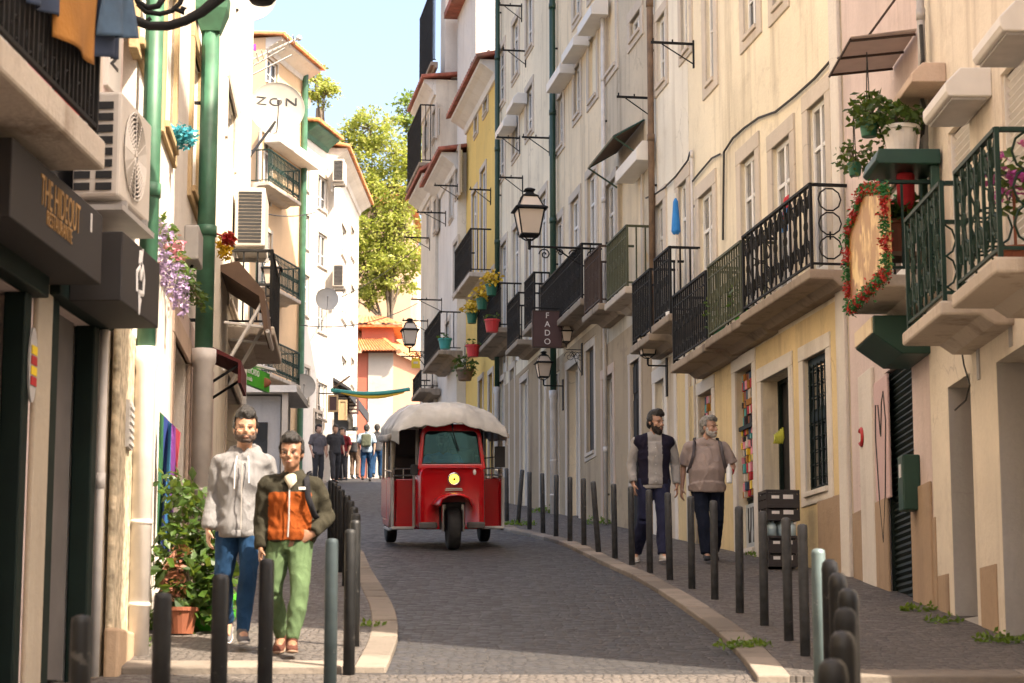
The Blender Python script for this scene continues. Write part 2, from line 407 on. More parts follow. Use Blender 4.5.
M['green_sign'] = plain('bright_green_sign', (.05, .36, .02), .5)
M['red_sign'] = plain('red_sign', (.40, .015, .02), .5)
M['yellow_sign'] = plain('yellow_sign', (.72, .50, .02), .5)
M['wire'] = plain('black_cable', (.03, .028, .026), .7)
M['crate'] = plain('dark_plastic_crate', (.035, .03, .03), .6)
M['rust'] = plain('grimy_translucent_sheet', (.42, .35, .30), .7, 0, .3, 4)
_nt = M['rust'].node_tree; _tr = N(_nt, 'ShaderNodeBsdfTranslucent'); _tr.inputs[0].default_value = (.55, .46, .40, 1); _ms = N(_nt, 'ShaderNodeMixShader'); _ms.inputs[0].default_value = .6
_nt.links.new(_nt.nodes['Principled BSDF'].outputs[0], _ms.inputs[1]); _nt.links.new(_tr.outputs[0], _ms.inputs[2]); _nt.links.new(_ms.outputs[0], _nt.nodes['Material Output'].inputs[0])
# ------------------------------------------------------------------ camera, sky, sun
cam_d = bpy.data.cameras.new('camera'); cam = bpy.data.objects.new('camera', cam_d); COL.objects.link(cam)
cam.location = (0, 0, 1.6); cam.rotation_euler = (PI / 2 + TH, 0, 0)
cam_d.sensor_width = 36; cam_d.lens = FPX * 36 / 1024; cam_d.clip_end = 2000; cam_d.clip_start = .5
cam_d.dof.use_dof = True; cam_d.dof.focus_distance = 29; cam_d.dof.aperture_fstop = 5.0
SC.camera = cam
SUN_AZ = Vector((.7, -.6)); SUN_EL = R(51)
sv = Vector((SUN_AZ.normalized().x * math.cos(SUN_EL), SUN_AZ.normalized().y * math.cos(SUN_EL), math.sin(SUN_EL)))
sun_d = bpy.data.lights.new('sun', 'SUN'); sun_d.energy = 4.6; sun_d.angle = R(.5); sun_d.color = (1, .90, .76)
sun = bpy.data.objects.new('sun', sun_d); COL.objects.link(sun); sun.rotation_euler = sv.to_track_quat('Z', 'Y').to_euler(); sun.location = (20, -10, 40)
w = bpy.data.worlds.new('World'); SC.world = w; w.use_nodes = True
sky = w.node_tree.nodes.new('ShaderNodeTexSky'); sky.sky_type = 'NISHITA'; sky.sun_disc = False
sky.sun_elevation = SUN_EL; sky.sun_rotation = math.atan2(sv.x, sv.y); sky.dust_density = 5.0; sky.air_density = 1.0; sky.ozone_density = 1.0
w.node_tree.links.new(sky.outputs[0], w.node_tree.nodes['Background'].inputs[0]); w.node_tree.nodes['Background'].inputs[1].default_value = .15
SC.view_settings.view_transform = 'Standard'; SC.view_settings.look = 'None'; SC.view_settings.exposure = 1.66; SC.view_settings.gamma = 1
SC.view_settings.use_white_balance = True; SC.view_settings.white_balance_temperature = 7000; SC.view_settings.white_balance_tint = 12
SC.cycles.use_denoising = True; SC.cycles.max_bounces = 8; SC.cycles.diffuse_bounces = 5; SC.cycles.use_adaptive_sampling = True; SC.cycles.sample_clamp_indirect = 6
# ------------------------------------------------------------------ ground, road, pavements, kerbs
def strip(pts_l, pts_r, name, mat, dz, kind='structure', thick=0):
    mb = MB(); n = len(pts_l)
    for l, r in zip(pts_l, pts_r):
        mb.v.append((l[0], l[1], ground_z(l[1]) + dz)); mb.v.append((r[0], r[1], ground_z(r[1]) + dz))
    for i in range(n - 1): mb.f.append((2 * i, 2 * i + 1, 2 * i + 3, 2 * i + 2)); mb.m.append(0)
    if thick:
        b = len(mb.v)
        for l, r in zip(pts_l, pts_r):
            mb.v.append((l[0], l[1], ground_z(l[1]) + dz - thick)); mb.v.append((r[0], r[1], ground_z(r[1]) + dz - thick))
        for i in range(n - 1):
            mb.f.append((2 * i, 2 * i + 2, b + 2 * i + 2, b + 2 * i)); mb.m.append(0)
            mb.f.append((2 * i + 1, b + 2 * i + 1, b + 2 * i + 3, 2 * i + 3)); mb.m.append(0)
        mb.f.append((0, b, b + 1, 1)); mb.m.append(0)
        mb.f.append((2 * n - 2, 2 * n - 1, b + 2 * n - 1, b + 2 * n - 2)); mb.m.append(0)
    return tag(build(mb, name, mat), kind=kind)
ys = [-60, -30, 0, 15, 30, 45, 60, 68, 72, 76, 82, 95, 130, 300]
strip([(-140, y) for y in ys], [(140, y) for y in ys], 'ground', M['earth'], -.03)
def resample(pts, step=.35):
    """smooth polyline through plan points (Catmull-Rom)"""
    out = []; P = [Vector(p) for p in pts]
    for i in range(len(P) - 1):
        a, b, c, d = P[max(i - 1, 0)], P[i], P[i + 1], P[min(i + 2, len(P) - 1)]
        n = max(2, int((c - b).length / step))
        for k in range(n):
            t = k / n
            out.append(.5 * ((2 * b) + (-a + c) * t + (2 * a - 5 * b + 4 * c - d) * t * t + (-a + 3 * b - 3 * c + d) * t ** 3))
    out.append(P[-1]); return out
def offset_line(pts, d):
    out = []
    for i, p in enumerate(pts):
        t = (pts[min(i + 1, len(pts) - 1)] - pts[max(i - 1, 0)]).normalized()
        out.append(p + Vector((-t.y, t.x)) * d)
    return out
def gp(px, py): q = on_ground(px, py); return (q.x, q.y)
# edges of the kerb stones towards the road
right_edge = resample([gp(757, 683), gp(738, 657), gp(712, 632), gp(675, 605), gp(640, 583), gp(600, 564), gp(563, 546), gp(530, 537), gp(505, 531), (-.55, 40), (-1.35, 46), (-2.2, 53), (-3.1, 61), (-3.6, 66), (-4.2, 74), (-5.2, 88)])
left_edge = resample([gp(386, 673), gp(396, 648), gp(398, 630), gp(393, 610), gp(383, 592), gp(371, 572), gp(362, 553), (-2.1, 29), (-2.6, 34), (-3.5, 44), (-4.6, 55), (-5.5, 65), (-6.1, 72), (-7.4, 88)])
rk_out = offset_line(right_edge, -.21); lk_out = offset_line(left_edge, .21)
# the roadway runs under both kerbs; the crossing lies in front of it
yy = [-30, 0, 8, 12, 14, 16, 20, 25, 30, 35, 40, 46, 53, 60, 66, 72, 80, 92]
strip([(-2.9 if y < 34 else -2.9 - (y - 34) * .108, y) for y in yy], [(2.4 if y < 18 else 2.4 - (y - 18) * .105, y) for y in yy], 'road', M['road'], .0)
strip([(-9, -30), (-9, 14.42)], [(20, -30), (20, 14.42)], 'crossing_paving', M['pave'], .004)
KH = .05
def kerb(inner, outer, name):
    mb = MB(); n = len(inner); k = 0; rnd = random.Random(n)
    while k < n - 1:
        e = min(n - 1, k + rnd.choice((2, 3, 3)))
        A = [inner[i] for i in range(k, e + 1)]; B = [outer[i] for i in range(k, e + 1)]
        A[-1] = A[-1].lerp(A[-2], .05); B[-1] = B[-1].lerp(B[-2], .05); h = KH + rnd.uniform(-.006, .006)
        b = len(mb.v); m = len(A)
        for zz in (h, -.2):
            for p in A + B: mb.v.append((p.x, p.y, ground_z(p.y) + zz))
        for i in range(m - 1):
            mb.f += [(b + i, b + m + i, b + m + i + 1, b + i + 1), (b + i, b + i + 1, b + 2 * m + i + 1, b + 2 * m + i), (b + m + i, b + 3 * m + i, b + 3 * m + i + 1, b + m + i + 1)]; mb.m += [0] * 3
        mb.f += [(b, b + 2 * m, b + 3 * m, b + m), (b + m - 1, b + 2 * m - 1, b + 4 * m - 1, b + 3 * m - 1)]; mb.m += [0] * 2; k = e
    return tag(build(mb, name, M['kerb'], bevel=.012), kind='structure')
kerb(right_edge, rk_out, 'kerb_right'); kerb(left_edge, lk_out, 'kerb_left')
strip(rk_out, [p + Vector((6.5, 0)) for p in rk_out], 'pavement_right', M['pave'], KH - .008, thick=.3)
strip([p + Vector((-6.5, 0)) for p in lk_out], lk_out, 'pavement_left', M['pave'], KH - .008, thick=.3)
# flat stone edging of both pavements along the crossing
def edging(x0, x1, y0, y1, name):
    mb = MB(); n = int((x1 - x0) / .8)
    for i in range(n):
        a, b = x0 + (x1 - x0) * i / n, x0 + (x1 - x0) * (i + 1) / n - .008
        ya = y0 + .03 * math.sin(i * 1.7)
        mb.add([(a, ya, ground_z(ya) - .1), (b, ya, ground_z(ya) - .1), (b, y1, ground_z(y1) - .1), (a, y1, ground_z(y1) - .1), (a, ya, ground_z(ya) + KH), (b, ya, ground_z(ya) + KH), (b, y1, ground_z(y1) + KH), (a, y1, ground_z(y1) + KH)],
               [(0, 3, 2, 1), (4, 5, 6, 7), (0, 1, 5, 4), (1, 2, 6, 5), (2, 3, 7, 6), (3, 0, 4, 7)])
    return tag(build(mb, name, M['kerb'], bevel=.012), kind='structure')
edging(-2.7, -1.1, 14.45, 14.85, 'crossing_kerb_left')
edging(2.05, 4.4, 13.95, 14.3, 'crossing_kerb_right')
# ------------------------------------------------------------------ facade lines
FR2 = Facade(855, 581, 160, 'right')
FR1 = Facade(855, 581, 475, 'right')
FL1 = Facade(105, 672, 655, 'left')
FL2 = Facade(146, 637, 365, 'left')
FL4 = Facade(300, 484, 1050, 'left')
FL6 = Facade(330, 482, 576, 'left')
class Bld:
    def __init__(s, name, label, fac, u0, u1, z1, mat, depth=7, cat='building'):
        s.f, s.u0, s.u1, s.z1, s.mat, s.depth = fac, u0, u1, z1, mat, depth
        s.zg = min(fac.gz(u0), fac.gz(u1))
        s.root = thing(name, label, cat, fac, ((u0 + u1) / 2, 0, s.zg))
        s.op = []; s.todo = []
    def span(s, pxN, pyT, pyB, pxF, out=0):
        ym = (pyT + (pyB if pyB else 560)) / 2
        a = s.f.hit(pxN, ym, out)[0]; b = s.f.hit(pxF, ym, out)[0]
        zt = s.f.hit(pxN, pyT, out)[1]; zb = s.f.hit(pxN, pyB, out)[1] if pyB else min(s.f.gz(a), s.f.gz(b)) + .02
        return min(a, b), max(a, b), zb, zt
    def win(s, kind, pxN, pyT, pyB, pxF, **k):
        u0, u1, z0, z1 = s.span(pxN, pyT, pyB, pxF)
        return s.win_u(kind, u0, u1, z0, z1, **k)
    def win_u(s, kind, u0, u1, z0, z1, depth=.055, sur=.13, trim='stone', sill=True, frame='white_paint', pane='glass', proud=.025):
        s.op.append((u0, u1, z0, z1, depth)); s.todo.append((kind, u0, u1, z0, z1, depth, sur, trim, sill, frame, pane, proud))
    def finish(s, eave=None):
        mb = MB(); d = s.depth; zb = s.zg - .6
        us = sorted({s.u0, s.u1} | {min(max(v, s.u0), s.u1) for o in s.op for v in o[:2]})
        zs = sorted({zb, s.z1} | {min(v, s.z1) for o in s.op for v in o[2:4]})
        idx = {}
        def vid(u, z):
            if (u, z) not in idx: idx[(u, z)] = len(mb.v); mb.v.append((u, 0, z))
            return idx[(u, z)]
        for i in range(len(us) - 1):
            for j in range(len(zs) - 1):
                um, zm = (us[i] + us[i + 1]) / 2, (zs[j] + zs[j + 1]) / 2
                if any(o[0] < um < o[1] and o[2] < zm < o[3] for o in s.op): continue
                mb.f.append((vid(us[i], zs[j]), vid(us[i + 1], zs[j]), vid(us[i + 1], zs[j + 1]), vid(us[i], zs[j + 1]))); mb.m.append(0)
        for (a, b, c, e, dp) in s.op:
            e = min(e, s.z1)
            mb.quad((a, 0, c), (a, -dp, c), (a, -dp, e), (a, 0, e)); mb.quad((b, 0, c), (b, 0, e), (b, -dp, e), (b, -dp, c))
            mb.quad((a, 0, e), (b, 0, e), (b, -dp, e), (a, -dp, e)); mb.quad((a, 0, c), (b, 0, c), (b, -dp, c), (a, -dp, c))
        for u in (s.u0, s.u1): mb.quad((u, 0, zb), (u, -d, zb), (u, -d, s.z1), (u, 0, s.z1))
        mb.quad((s.u0, -d, zb), (s.u1, -d, zb), (s.u1, -d, s.z1), (s.u0, -d, s.z1))
        mb.quad((s.u0, 0, s.z1), (s.u1, 0, s.z1), (s.u1, -d, s.z1), (s.u0, -d, s.z1))
        s.wall = build(mb, 'wall', s.mat, s.root)
        for t in s.todo: s._window(*t)
    def _window(s, kind, u0, u1, z0, z1, dp, sur, trim, sill, frame, pane, proud):
        r = s.root; W = u1 - u0; H = z1 - z0; fr = MB(); pn = MB(); y0, y1 = -dp - .03, -dp + .012
        def F(a, b, c, e, yo=0): fr.bx(a, b, y0 + yo, y1 + yo, c, e)
        nm = 'window'
        fm = M[frame]; pm = M[pane]
        if kind in ('casement', 'french'):
            e = .055
            F(u0, u0 + e, z0, z1); F(u1 - e, u1, z0, z1); F(u0 + e, u1 - e, z1 - e, z1); F(u0 + e, u1 - e, z0, z0 + (e if kind == 'casement' else .28))
            uc = (u0 + u1) / 2; F(uc - .035, uc + .035, z0 + e, z1 - e, .004)
            if H > 1.2:
                zt = z1 - (.5 if kind == 'french' else H * .28)
                F(u0 + e, uc - .035, zt - .025, zt + .025, -.004); F(uc + .035, u1 - e, zt - .025, zt + .025, -.004)
            if kind == 'casement':
                zt = z0 + H * .36; F(u0 + e, uc - .035, zt - .015, zt + .015, -.006); F(uc + .035, u1 - e, zt - .015, zt + .015, -.006)
            pn.bx(u0 + .01, u1 - .01, y0 - .012, y0 - .004 + .02, z0 + .01, z1 - .01)
        elif kind == 'shutter':
            n = int(H / .06); poly = []
            for i in range(n):
                z = z0 + H * i / n; poly += [(-dp - .012, z + .004), (-dp + .012, z + H / n * .55)]
            poly += [(-dp - .012, z1), (-dp - .05, z1), (-dp - .05, z0)]
            fr.prismx(poly, u0 + .03, u1 - .03); nm = 'roller_shutter'
            F(u0, u0 + .03, z0, z1, .02); F(u1 - .03, u1, z0, z1, .02)
        elif kind == 'blind':
            fr.bx(u0, u1, -dp - .03, -dp, z0, z1); nm = 'blind_panel'
        elif kind == 'dark':
            F(u0, u0 + .05, z0, z1); F(u1 - .05, u1, z0, z1); F(u0 + .05, u1 - .05, z1 - .05, z1)
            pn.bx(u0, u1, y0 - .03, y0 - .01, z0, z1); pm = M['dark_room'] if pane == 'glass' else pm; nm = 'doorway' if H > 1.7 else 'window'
        elif kind == 'door':
            nm = 'door'
            F(u0, u1, z0, z1)
            uc = (u0 + u1) / 2
            for a, b in ((u0 + .05, uc - .03), (uc + .03, u1 - .05)):
                for c, e in ((z0 + .1, z0 + H * .42), (z0 + H * .47, z0 + H * .78), (z0 + H * .82, z1 - .06)):
                    if b - a > .08: fr.bx(a, b, y1 + .001, y1 + .02, c, e)
            pn.bx(uc + .04, uc + .07, y1 + .022, y1 + .06, z0 + H * .44, z0 + H * .45)
            pm = M['chrome']
        elif kind == 'grid':
            e = .05
            F(u0, u0 + e, z0, z1); F(u1 - e, u1, z0, z1); F(u0 + e, u1 - e, z1 - .09, z1); F(u0 + e, u1 - e, z0, z0 + e); F(u0 + e, u1 - e, z0 + H * .52, z0 + H * .6)
            n = max(3, int(W / .13))
            for i in range(1, n): u = u0 + W * i / n; fr.bx(u - .008, u + .008, y1 + .02, y1 + .036, z0 + e, z1 - .09)
            for i in range(1, int(H / .14)): z = z0 + H * i / int(H / .14); fr.bx(u0 + e, u1 - e, y1 + .004, y1 + .018, z - .006, z + .006)
            pn.bx(u0 + .01, u1 - .01, y0 - .012, y0 + .016, z0 + .01, z1 - .01)
        wn = build(fr, nm, fm, r, bevel=.006 if kind in ('casement', 'french') else 0)
        if pn.v: build(pn, 'pane' if kind in ('casement', 'french', 'grid') else ('handle' if kind == 'door' else 'opening'), pm, wn)
        if sur:
            sm = MB(); p = proud; b0 = z0 - (sur * .9 if sill else 0)
            sm.bx(u0 - sur, u0, -.03, p, b0, z1); sm.bx(u1, u1 + sur, -.03, p, b0, z1); sm.bx(u0 - sur, u1 + sur, -.03, p + .004, z1, z1 + sur)
            if sill: sm.bx(u0, u1, -dp, p + .03, z0 - .06, z0); sm.bx(u0, u1, -.03, p, b0, z0 - .06)
            build(sm, 'surround', M[trim], wn, bevel=.008)
    def balcony(s, pxF, pxN, pyRail, pySlab, out=.38, style='bars', iron='iron', slab='slab', h=.95, reach=None, z=None):
        """pxF/pxN: far and near corner of the front rail, pyRail: height of the near corner of the handrail in the photograph"""
        a = s.f.hit(pxF, pyRail, out)[0]; b, zr = s.f.hit(pxN, pyRail, out)
        if pySlab: zs = s.f.hit(pxN, pySlab, out)[1]
        else: zs = zr - h
        if z is not None: zs, zr = z, z + h
        s.balc(min(a, b), max(a, b), zs, zr, out, style, iron, slab)
    def balc(s, u0, u1, zs, zr, out, style, iron, slab, gap=.115, t=.11, corbel=True):
        sm = MB()
        sm.prismx([(-.05, zs - t - .07), (out * .3, zs - t - .07), (out * .5, zs - t), (out + .05, zs - t), (out + .05, zs), (-.05, zs)], u0 - .06, u1 + .06)
        if not corbel: sm = MB(); sm.bx(u0 - .06, u1 + .06, -.05, out + .05, zs - t, zs)
        sl = build(sm, 'balcony', M[slab], s.root, bevel=.02)
        rm = MB(); e = .012; z0 = zs + .07
        def bar(u, o, za, zb, w=.0105): rm.bx(u - w, u + w, o - w, o + w, za, zb)
        for u in (u0, u1): bar(u, out, zs, zr, .016)
        for za, zb, ww in ((zr - .03, zr, .022), (z0 - .012, z0 + .012, .012)):
            rm.bx(u0, u1, out - ww, out + ww, za, zb)
            for u in (u0, u1): rm.bx(u - ww, u + ww, 0, out - ww, za - .002, zb - .002)
        if style == 'bars':
            n = max(3, int((u1 - u0) / gap))
            for i in range(1, n): bar(u0 + (u1 - u0) * i / n, out, z0 + .012, zr - .03)
            for u in (u0, u1):
                for i in range(1, 3): bar(u, out * i / 3, z0 + .01, zr - .033)
            rm.bx(u0, u1, out - .007, out + .007, zr - .17, zr - .155)
        else:
            hh = zr - z0; L = u1 - u0; n = max(2, int(round(L / .40))); ww = L / n
            for i in range(n + 1):
                if 0 < i < n: bar(u0 + ww * i, out, z0, zr - .03, .012)
            for i in range(n):
                c = u0 + ww * (i + .5)
                for q in (-1, 1):
                    rm.ring((c + q * ww * .2, out, z0 + hh * .78), ww * .17, .011, 10)
                    rm.ring((c + q * ww * .2, out, z0 + hh * .22), ww * .17, .011, 10)
                    pts = [(c + q * ww * (.38 - .33 * math.sin(PI * k / 8)), out, z0 + hh * (.08 + .84 * k / 8)) for k in range(9)]
                    rm.tube(pts, .011, 4)
                rm.ring((c, out, z0 + hh * .5), ww * .14, .011, 10)
                bar(c, out, z0 + hh * .62, zr - .03); bar(c, out, z0, z0 + hh * .38)
                rm.ring((c, out, z0 + hh * .92), ww * .1, .01, 8)
            for u in (u0, u1):
                for k in range(3):
                    rm.ring((u, out * .5, z0 + hh * (.2 + .3 * k)), out * .3, .009, 10, 'yz')
                bar(u, out * .5, z0 + hh * .3, z0 + hh * .4, .008)
        if style == 'bars':
            n = max(2, int((u1 - u0) / .23)); zc = z0 + (zr - z0) * .5
            for i in range(n): rm.ring((u0 + (u1 - u0) * (i + .5) / n, out, zc), .075, .009, 8); rm.ring((u0 + (u1 - u0) * (i + .5) / n, out, z0 + .09), .06, .008, 8)
        build(rm, 'railing', M[iron], sl)
    def box_strip(s, name, u0, u1, z0, z1, o0, o1, mat, parent=None, bevel=.01):
        mb = MB(); mb.bx(u0, u1, o0, o1, z0, z1); return build(mb, name, M[mat], parent or s.root, bevel=bevel)
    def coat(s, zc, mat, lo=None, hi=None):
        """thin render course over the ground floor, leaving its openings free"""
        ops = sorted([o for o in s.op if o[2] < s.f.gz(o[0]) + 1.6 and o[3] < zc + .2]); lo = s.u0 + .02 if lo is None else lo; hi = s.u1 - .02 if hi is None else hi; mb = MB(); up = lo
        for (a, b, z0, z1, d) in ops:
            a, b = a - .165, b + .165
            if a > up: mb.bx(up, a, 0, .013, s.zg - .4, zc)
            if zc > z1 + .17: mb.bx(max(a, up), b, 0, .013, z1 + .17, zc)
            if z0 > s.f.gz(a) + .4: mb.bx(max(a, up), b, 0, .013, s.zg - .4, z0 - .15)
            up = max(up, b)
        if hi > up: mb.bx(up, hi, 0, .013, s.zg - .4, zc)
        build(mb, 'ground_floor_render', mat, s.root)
    def pitched(s, z, over, rise, mat, run=None, soffit='white', th=.12):
        """tiled eave along the street front: roof slope (with corrugated tiles) and a moulded cornice below"""
        run = run or s.depth; tm = MB(); u0, u1 = s.u0 - .15, s.u1 + .15; n = max(4, int((u1 - u0) / .24)); st = (u1 - u0) / n
        slope = rise / (run + over)
        for i in range(n):
            a = u0 + st * i
            ring = []
            for (y, zz) in ((over, z), (-run, z + slope * (run + over))):
                ring.append([(a + st * (.5 - .5 * math.cos(PI * k / 6)), y, zz + th * .35 + .07 * math.sin(PI * k / 6)) for k in range(7)] + [(a + st, y, zz), (a, y, zz)])
            tm.loft(ring)
        build(tm, 'roof', M[mat], s.root)
        cm = MB(); cm.prismx([(0, z - .42), (.05, z - .42), (.09, z - .3), (over * .55, z - .16), (over * .8, z - .09), (over * .8, z - .004), (0, z - .004)], s.u0 + .003, s.u1 - .003)
        build(cm, 'cornice', M[soffit], s.root)
# ------------------------------------------------------------------ right side of the street, near to far
def shift(f, o):
    g = Facade.__new__(Facade); g.d, g.n, g.rz = f.d, f.n, f.rz; g.o = f.o + f.n * o; return g
def ux(f, px, py=300, out=0): return f.hit(px, py, out)[0]
def zx(f, px, py, out=0): return f.hit(px, py, out)[1]
GB = None
# corner house with cream render
r1 = Bld('cream_house', 'cream rendered house at the right edge with green scroll balconies and white roller shutter boxes', FR1, -10.5, -4.08, 17.2, M['cream'])
for a in (dict(pxN=972, pyT=105, pyB=300, pxF=950), dict(pxN=1030, pyT=40, pyB=255, pxF=1003)):
    r1.win('shutter', a['pxN'], a['pyT'], a['pyB'], a['pxF'], sur=.0, frame='white_plastic')
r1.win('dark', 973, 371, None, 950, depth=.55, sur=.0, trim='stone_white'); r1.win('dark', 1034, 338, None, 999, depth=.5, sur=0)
r1.finish(); r1.pitched(17.2, .4, 1.6, 'tile')
# grey reveals of the two doorways, the window shafts
for pn, pf, yt in ((973, 950, 371), (1034, 999, 338)):
    u0, u1, z0, z1 = r1.span(pn, yt, None, pf); mb = MB()
    mb.bx(u1 - .012, u1 - .002, -.55 if pf == 950 else -.5, -.003, z0, z1 - .002); mb.bx(u0, u1, -.5, -.002, z0 - .25, z0 + .09)
    build(mb, 'door_reveal', M['reveal'], r1.root)
r1.balcony(905, 941, 181, 305, .5, 'scroll', 'iron_green', 'slab_pale')
r1.balcony(954, 996, 127, 262, .5, 'scroll', 'iron_green', 'slab_pale')
for (pf, pn, yt, yb, o) in ((921, 945, 67, 97, .36), (970, 999, -1, 32, .36)):
    u1 = ux(FR1, pf, yt, o); u0, zt = FR1.hit(pn, yt, o); zb = zx(FR1, pn, yb, o)
    mb = MB(); mb.prismx([(0, zb), (o - .02, zb), (o, zb + .04), (o, zt - .12), (o - .12, zt), (0, zt)], u0, u1)
    bx_ = build(mb, 'shutter_box', M['white_plastic'], r1.root, bevel=.012)
    mb = MB(); mb.bx(u0 + .03, u1 - .03, .04, o - .05, zb - .02, zb - .001); build(mb, 'slot', M['grey_plastic'], bx_)
for (pa, pb, yt, h) in ((921, 936, 520, 0), (981, 997, 566, 0), (939, 949, 575, 0)):
    a, b = ux(FR1, pb, yt), ux(FR1, pa, yt); mb = MB(); mb.bx(a, b, 0, .012, FR1.gz(a) - .2, zx(FR1, (pa + pb) / 2, yt)); build(mb, 'dado', M['dado'], r1.root)
for pm, ym in ((979, 362), (1011, 328)):
    u, z = FR1.hit(pm, ym); mb = MB(); mb.bx(u - .04, u + .04, .0, .012, z - .14, z + .14); build(mb, 'house_number_plate', M['grey_plastic'], r1.root)
# narrow pink house with the picture balcony
r1b = Bld('pink_house', 'narrow faded pink house with a green roller shutter and a heart on its wall', FR1, -4.07, -.02, 17.0, M['pinkish'])
r1b.win('shutter', 914, 350, None, 887, sur=.0, frame='green_door', depth=.05)
r1b.win('french', 911, 165, 285, 884, sur=.1, trim='stone_pink'); r1b.win('shutter', 911, 85, 130, 890, sur=.05, frame='rust', trim='stone_pink')
r1b.finish(); r1b.pitched(17.0, .4, 1.6, 'tile')
r1b.balcony(856, 882, 180, 278, .5, 'bars', 'iron_green', 'slab_pale')
u0, u1 = ux(FR1, 875, 400), ux(FR1, 862, 400); mb = MB(); mb.bx(u0, u1, 0, .04, FR1.gz(u0) - .2, zx(FR1, 868, 372)); build(mb, 'pilaster', M['stone_white'], r1b.root, bevel=.01)
u0, u1 = ux(FR1, 891, 400) + .06, ux(FR1, 876, 400); mb = MB(); mb.bx(u0, u1, .0, .025, FR1.gz(u0) + .95, zx(FR1, 883, 378)); pp = build(mb, 'painted_panel', plaster('pink_panel', (.66, .47, .45), (.5, .36, .32), .3, 31), r1b.root, bevel=.008)
um = (u0 + u1) / 2; zt = zx(FR1, 882, 415); ww = (u1 - u0) * .36
hp = [(um + ww * .05, .03, zt - .2), (um + ww * .4, .03, zt + .1), (um + ww * .9, .03, zt + .12), (um + ww * 1.05, .03, zt - .2), (um + ww * .6, .03, zt - .8), (um, .03, zt - 1.25), (um - ww * .6, .03, zt - .8), (um - ww * 1.05, .03, zt - .1), (um - ww * .7, .03, zt + .2), (um - ww * .3, .03, zt + .1), (um, .03, zt - .22)]
mb = MB(); mb.tube(hp, .007, 5); build(mb, 'heart_graffiti', M['letter_black'], pp)
u0, u1 = ux(FR1, 891, 560), ux(FR1, 856, 560); mb = MB(); mb.bx(u0, u1, .0, .03, FR1.gz(u0) - .3, FR1.gz(u0) + .95); build(mb, 'dado', M['dado'], r1b.root, bevel=.01)
u0, u1 = -4.05, ux(FR1, 915, 560); mb = MB(); mb.bx(u0, u1, .0, .03, FR1.gz(u0) - .3, FR1.gz(u0) + 1.15); build(mb, 'dado', M['dado'], r1b.root, bevel=.01)
o = .5; u1 = ux(FR1, 855, 330, o); u0, zt = FR1.hit(873, 315, o); zb = zx(FR1, 873, 352, o)
mb = MB(); mb.prismx([(0, zb - .02), (.25, zb - .02), (o, zb + .16), (o, zt), (0, zt)], u0, u1); gb = build(mb, 'shutter_housing', M['green_metal'], r1b.root, bevel=.012)
mb = MB(); mb.bx(u0 + .03, u1 - .03, o, o + .012, zb + .17, zt - .015); build(mb, 'front_panel', M['beige2'], gb)
u, z = FR1.hit(918, 480); mb = MB(); mb.bx(u - .12, u + .12, .0, .16, z - .28, z + .22); gbx = build(mb, 'electric_box', M['green_metal'], r1b.root, bevel=.015)
mb = MB(); mb.bx(u - .05, u + .04, .16, .165, z + .02, z + .14); build(mb, 'sticker', M['letter_white'], gbx)
u, z = FR1.hit(866, 437); mb = MB(); mb.ring((u, .05, z), .085, .02, 14, a0=R(40), a1=R(320)); build(mb, 'red_letter_graffiti', M['red_sign'], r1b.root)
# long house with the yellow ground floor
U2 = ux(FR2, 691, 300)
r2 = Bld('yellow_shop_house', 'house with a pale yellow shop front, white stone door frames and beige upper storeys', FR2, .02, U2, 17.6, M['beige'])
zb1 = zx(FR2, 813, 269, .42)
for a in ((714, -70, 77, 706), (757, -70, 24, 744), (784, -90, -2, 773)): r2.win('casement', *a, sur=.2, trim='stone')
for a in ((757, 149, 0, 742), (792, 132, 0, 774), (828, 92, 0, 810), (714, 185, 0, 700)):
    u0, u1, _, z1 = r2.span(a[0], a[1], 280, a[3]); r2.win_u('french', u0, u1, zb1, z1, sur=.2, trim='stone', sill=False, pane='glass_pale')
GW = [(829, 348, 486, 806, 'grid', False), (792, 366, None, 764, 'dark', True), (755, 362, 547, 738, 'blind', False), (713.5, 388, 470, 700, 'blind', False), (688, 366, None, 679, 'door', True)]
for pn, yt, yb, pf, kd, isd in GW:
    r2.win(kd, pn, yt, yb, pf, sur=.17, trim='stone_white', sill=not isd, frame='green_door', depth={'dark': .2, 'blind': .12, 'grid': .05}.get(kd, .08), proud=.03)
r2.finish(); r2.pitched(17.6, .4, 1.6, 'tile')
# yellow paint coat of the ground floor: thin render course with the same openings
mb = MB(); zc = zb1 - .24; us = [.35]; cuts = sorted([r2.span(a[0], a[1], a[2], a[3]) for a in GW])
u_prev = .32
for (a, b, z0, z1) in cuts:
    a2, b2 = a - .171, b + .171
    mb.bx(u_prev, a2, 0, .014, FR2.gz(u_prev) - .2, zc)
    mb.bx(a2, b2, 0, .014, z1 + .172, zc)
    if z0 > FR2.gz(a) + .3: mb.bx(a2, b2, 0, .014, FR2.gz(a) - .3, z0 - .16)
    u_prev = b2
mb.bx(u_prev, U2 - .02, 0, .014, FR2.gz(u_prev) - .2, zc)
build(mb, 'yellow_render', M['yellow_shop'], r2.root)
mb = MB(); mb.bx(.025, .32, 0, .05, FR2.gz(0) - .3, 17.0); build(mb, 'corner_quoin', M['stone_white'], r2.root, bevel=.012)
mb = MB(); mb.bx(.321, 1.2, .014, .03, FR2.gz(0) - .3, FR2.gz(0) + .95); build(mb, 'dado', M['dado'], r2.root, bevel=.008)
r2.balcony(742, 810, 175, 0, .42, 'scroll', 'iron', 'slab', z=zb1); r2.balcony(708, 741, 229, 0, .42, 'bars', 'iron_olive', 'slab', z=zb1 - .03); r2.balcony(673, 706, 260, 0, .42, 'bars', 'iron', 'slab', z=zb1 - .06)
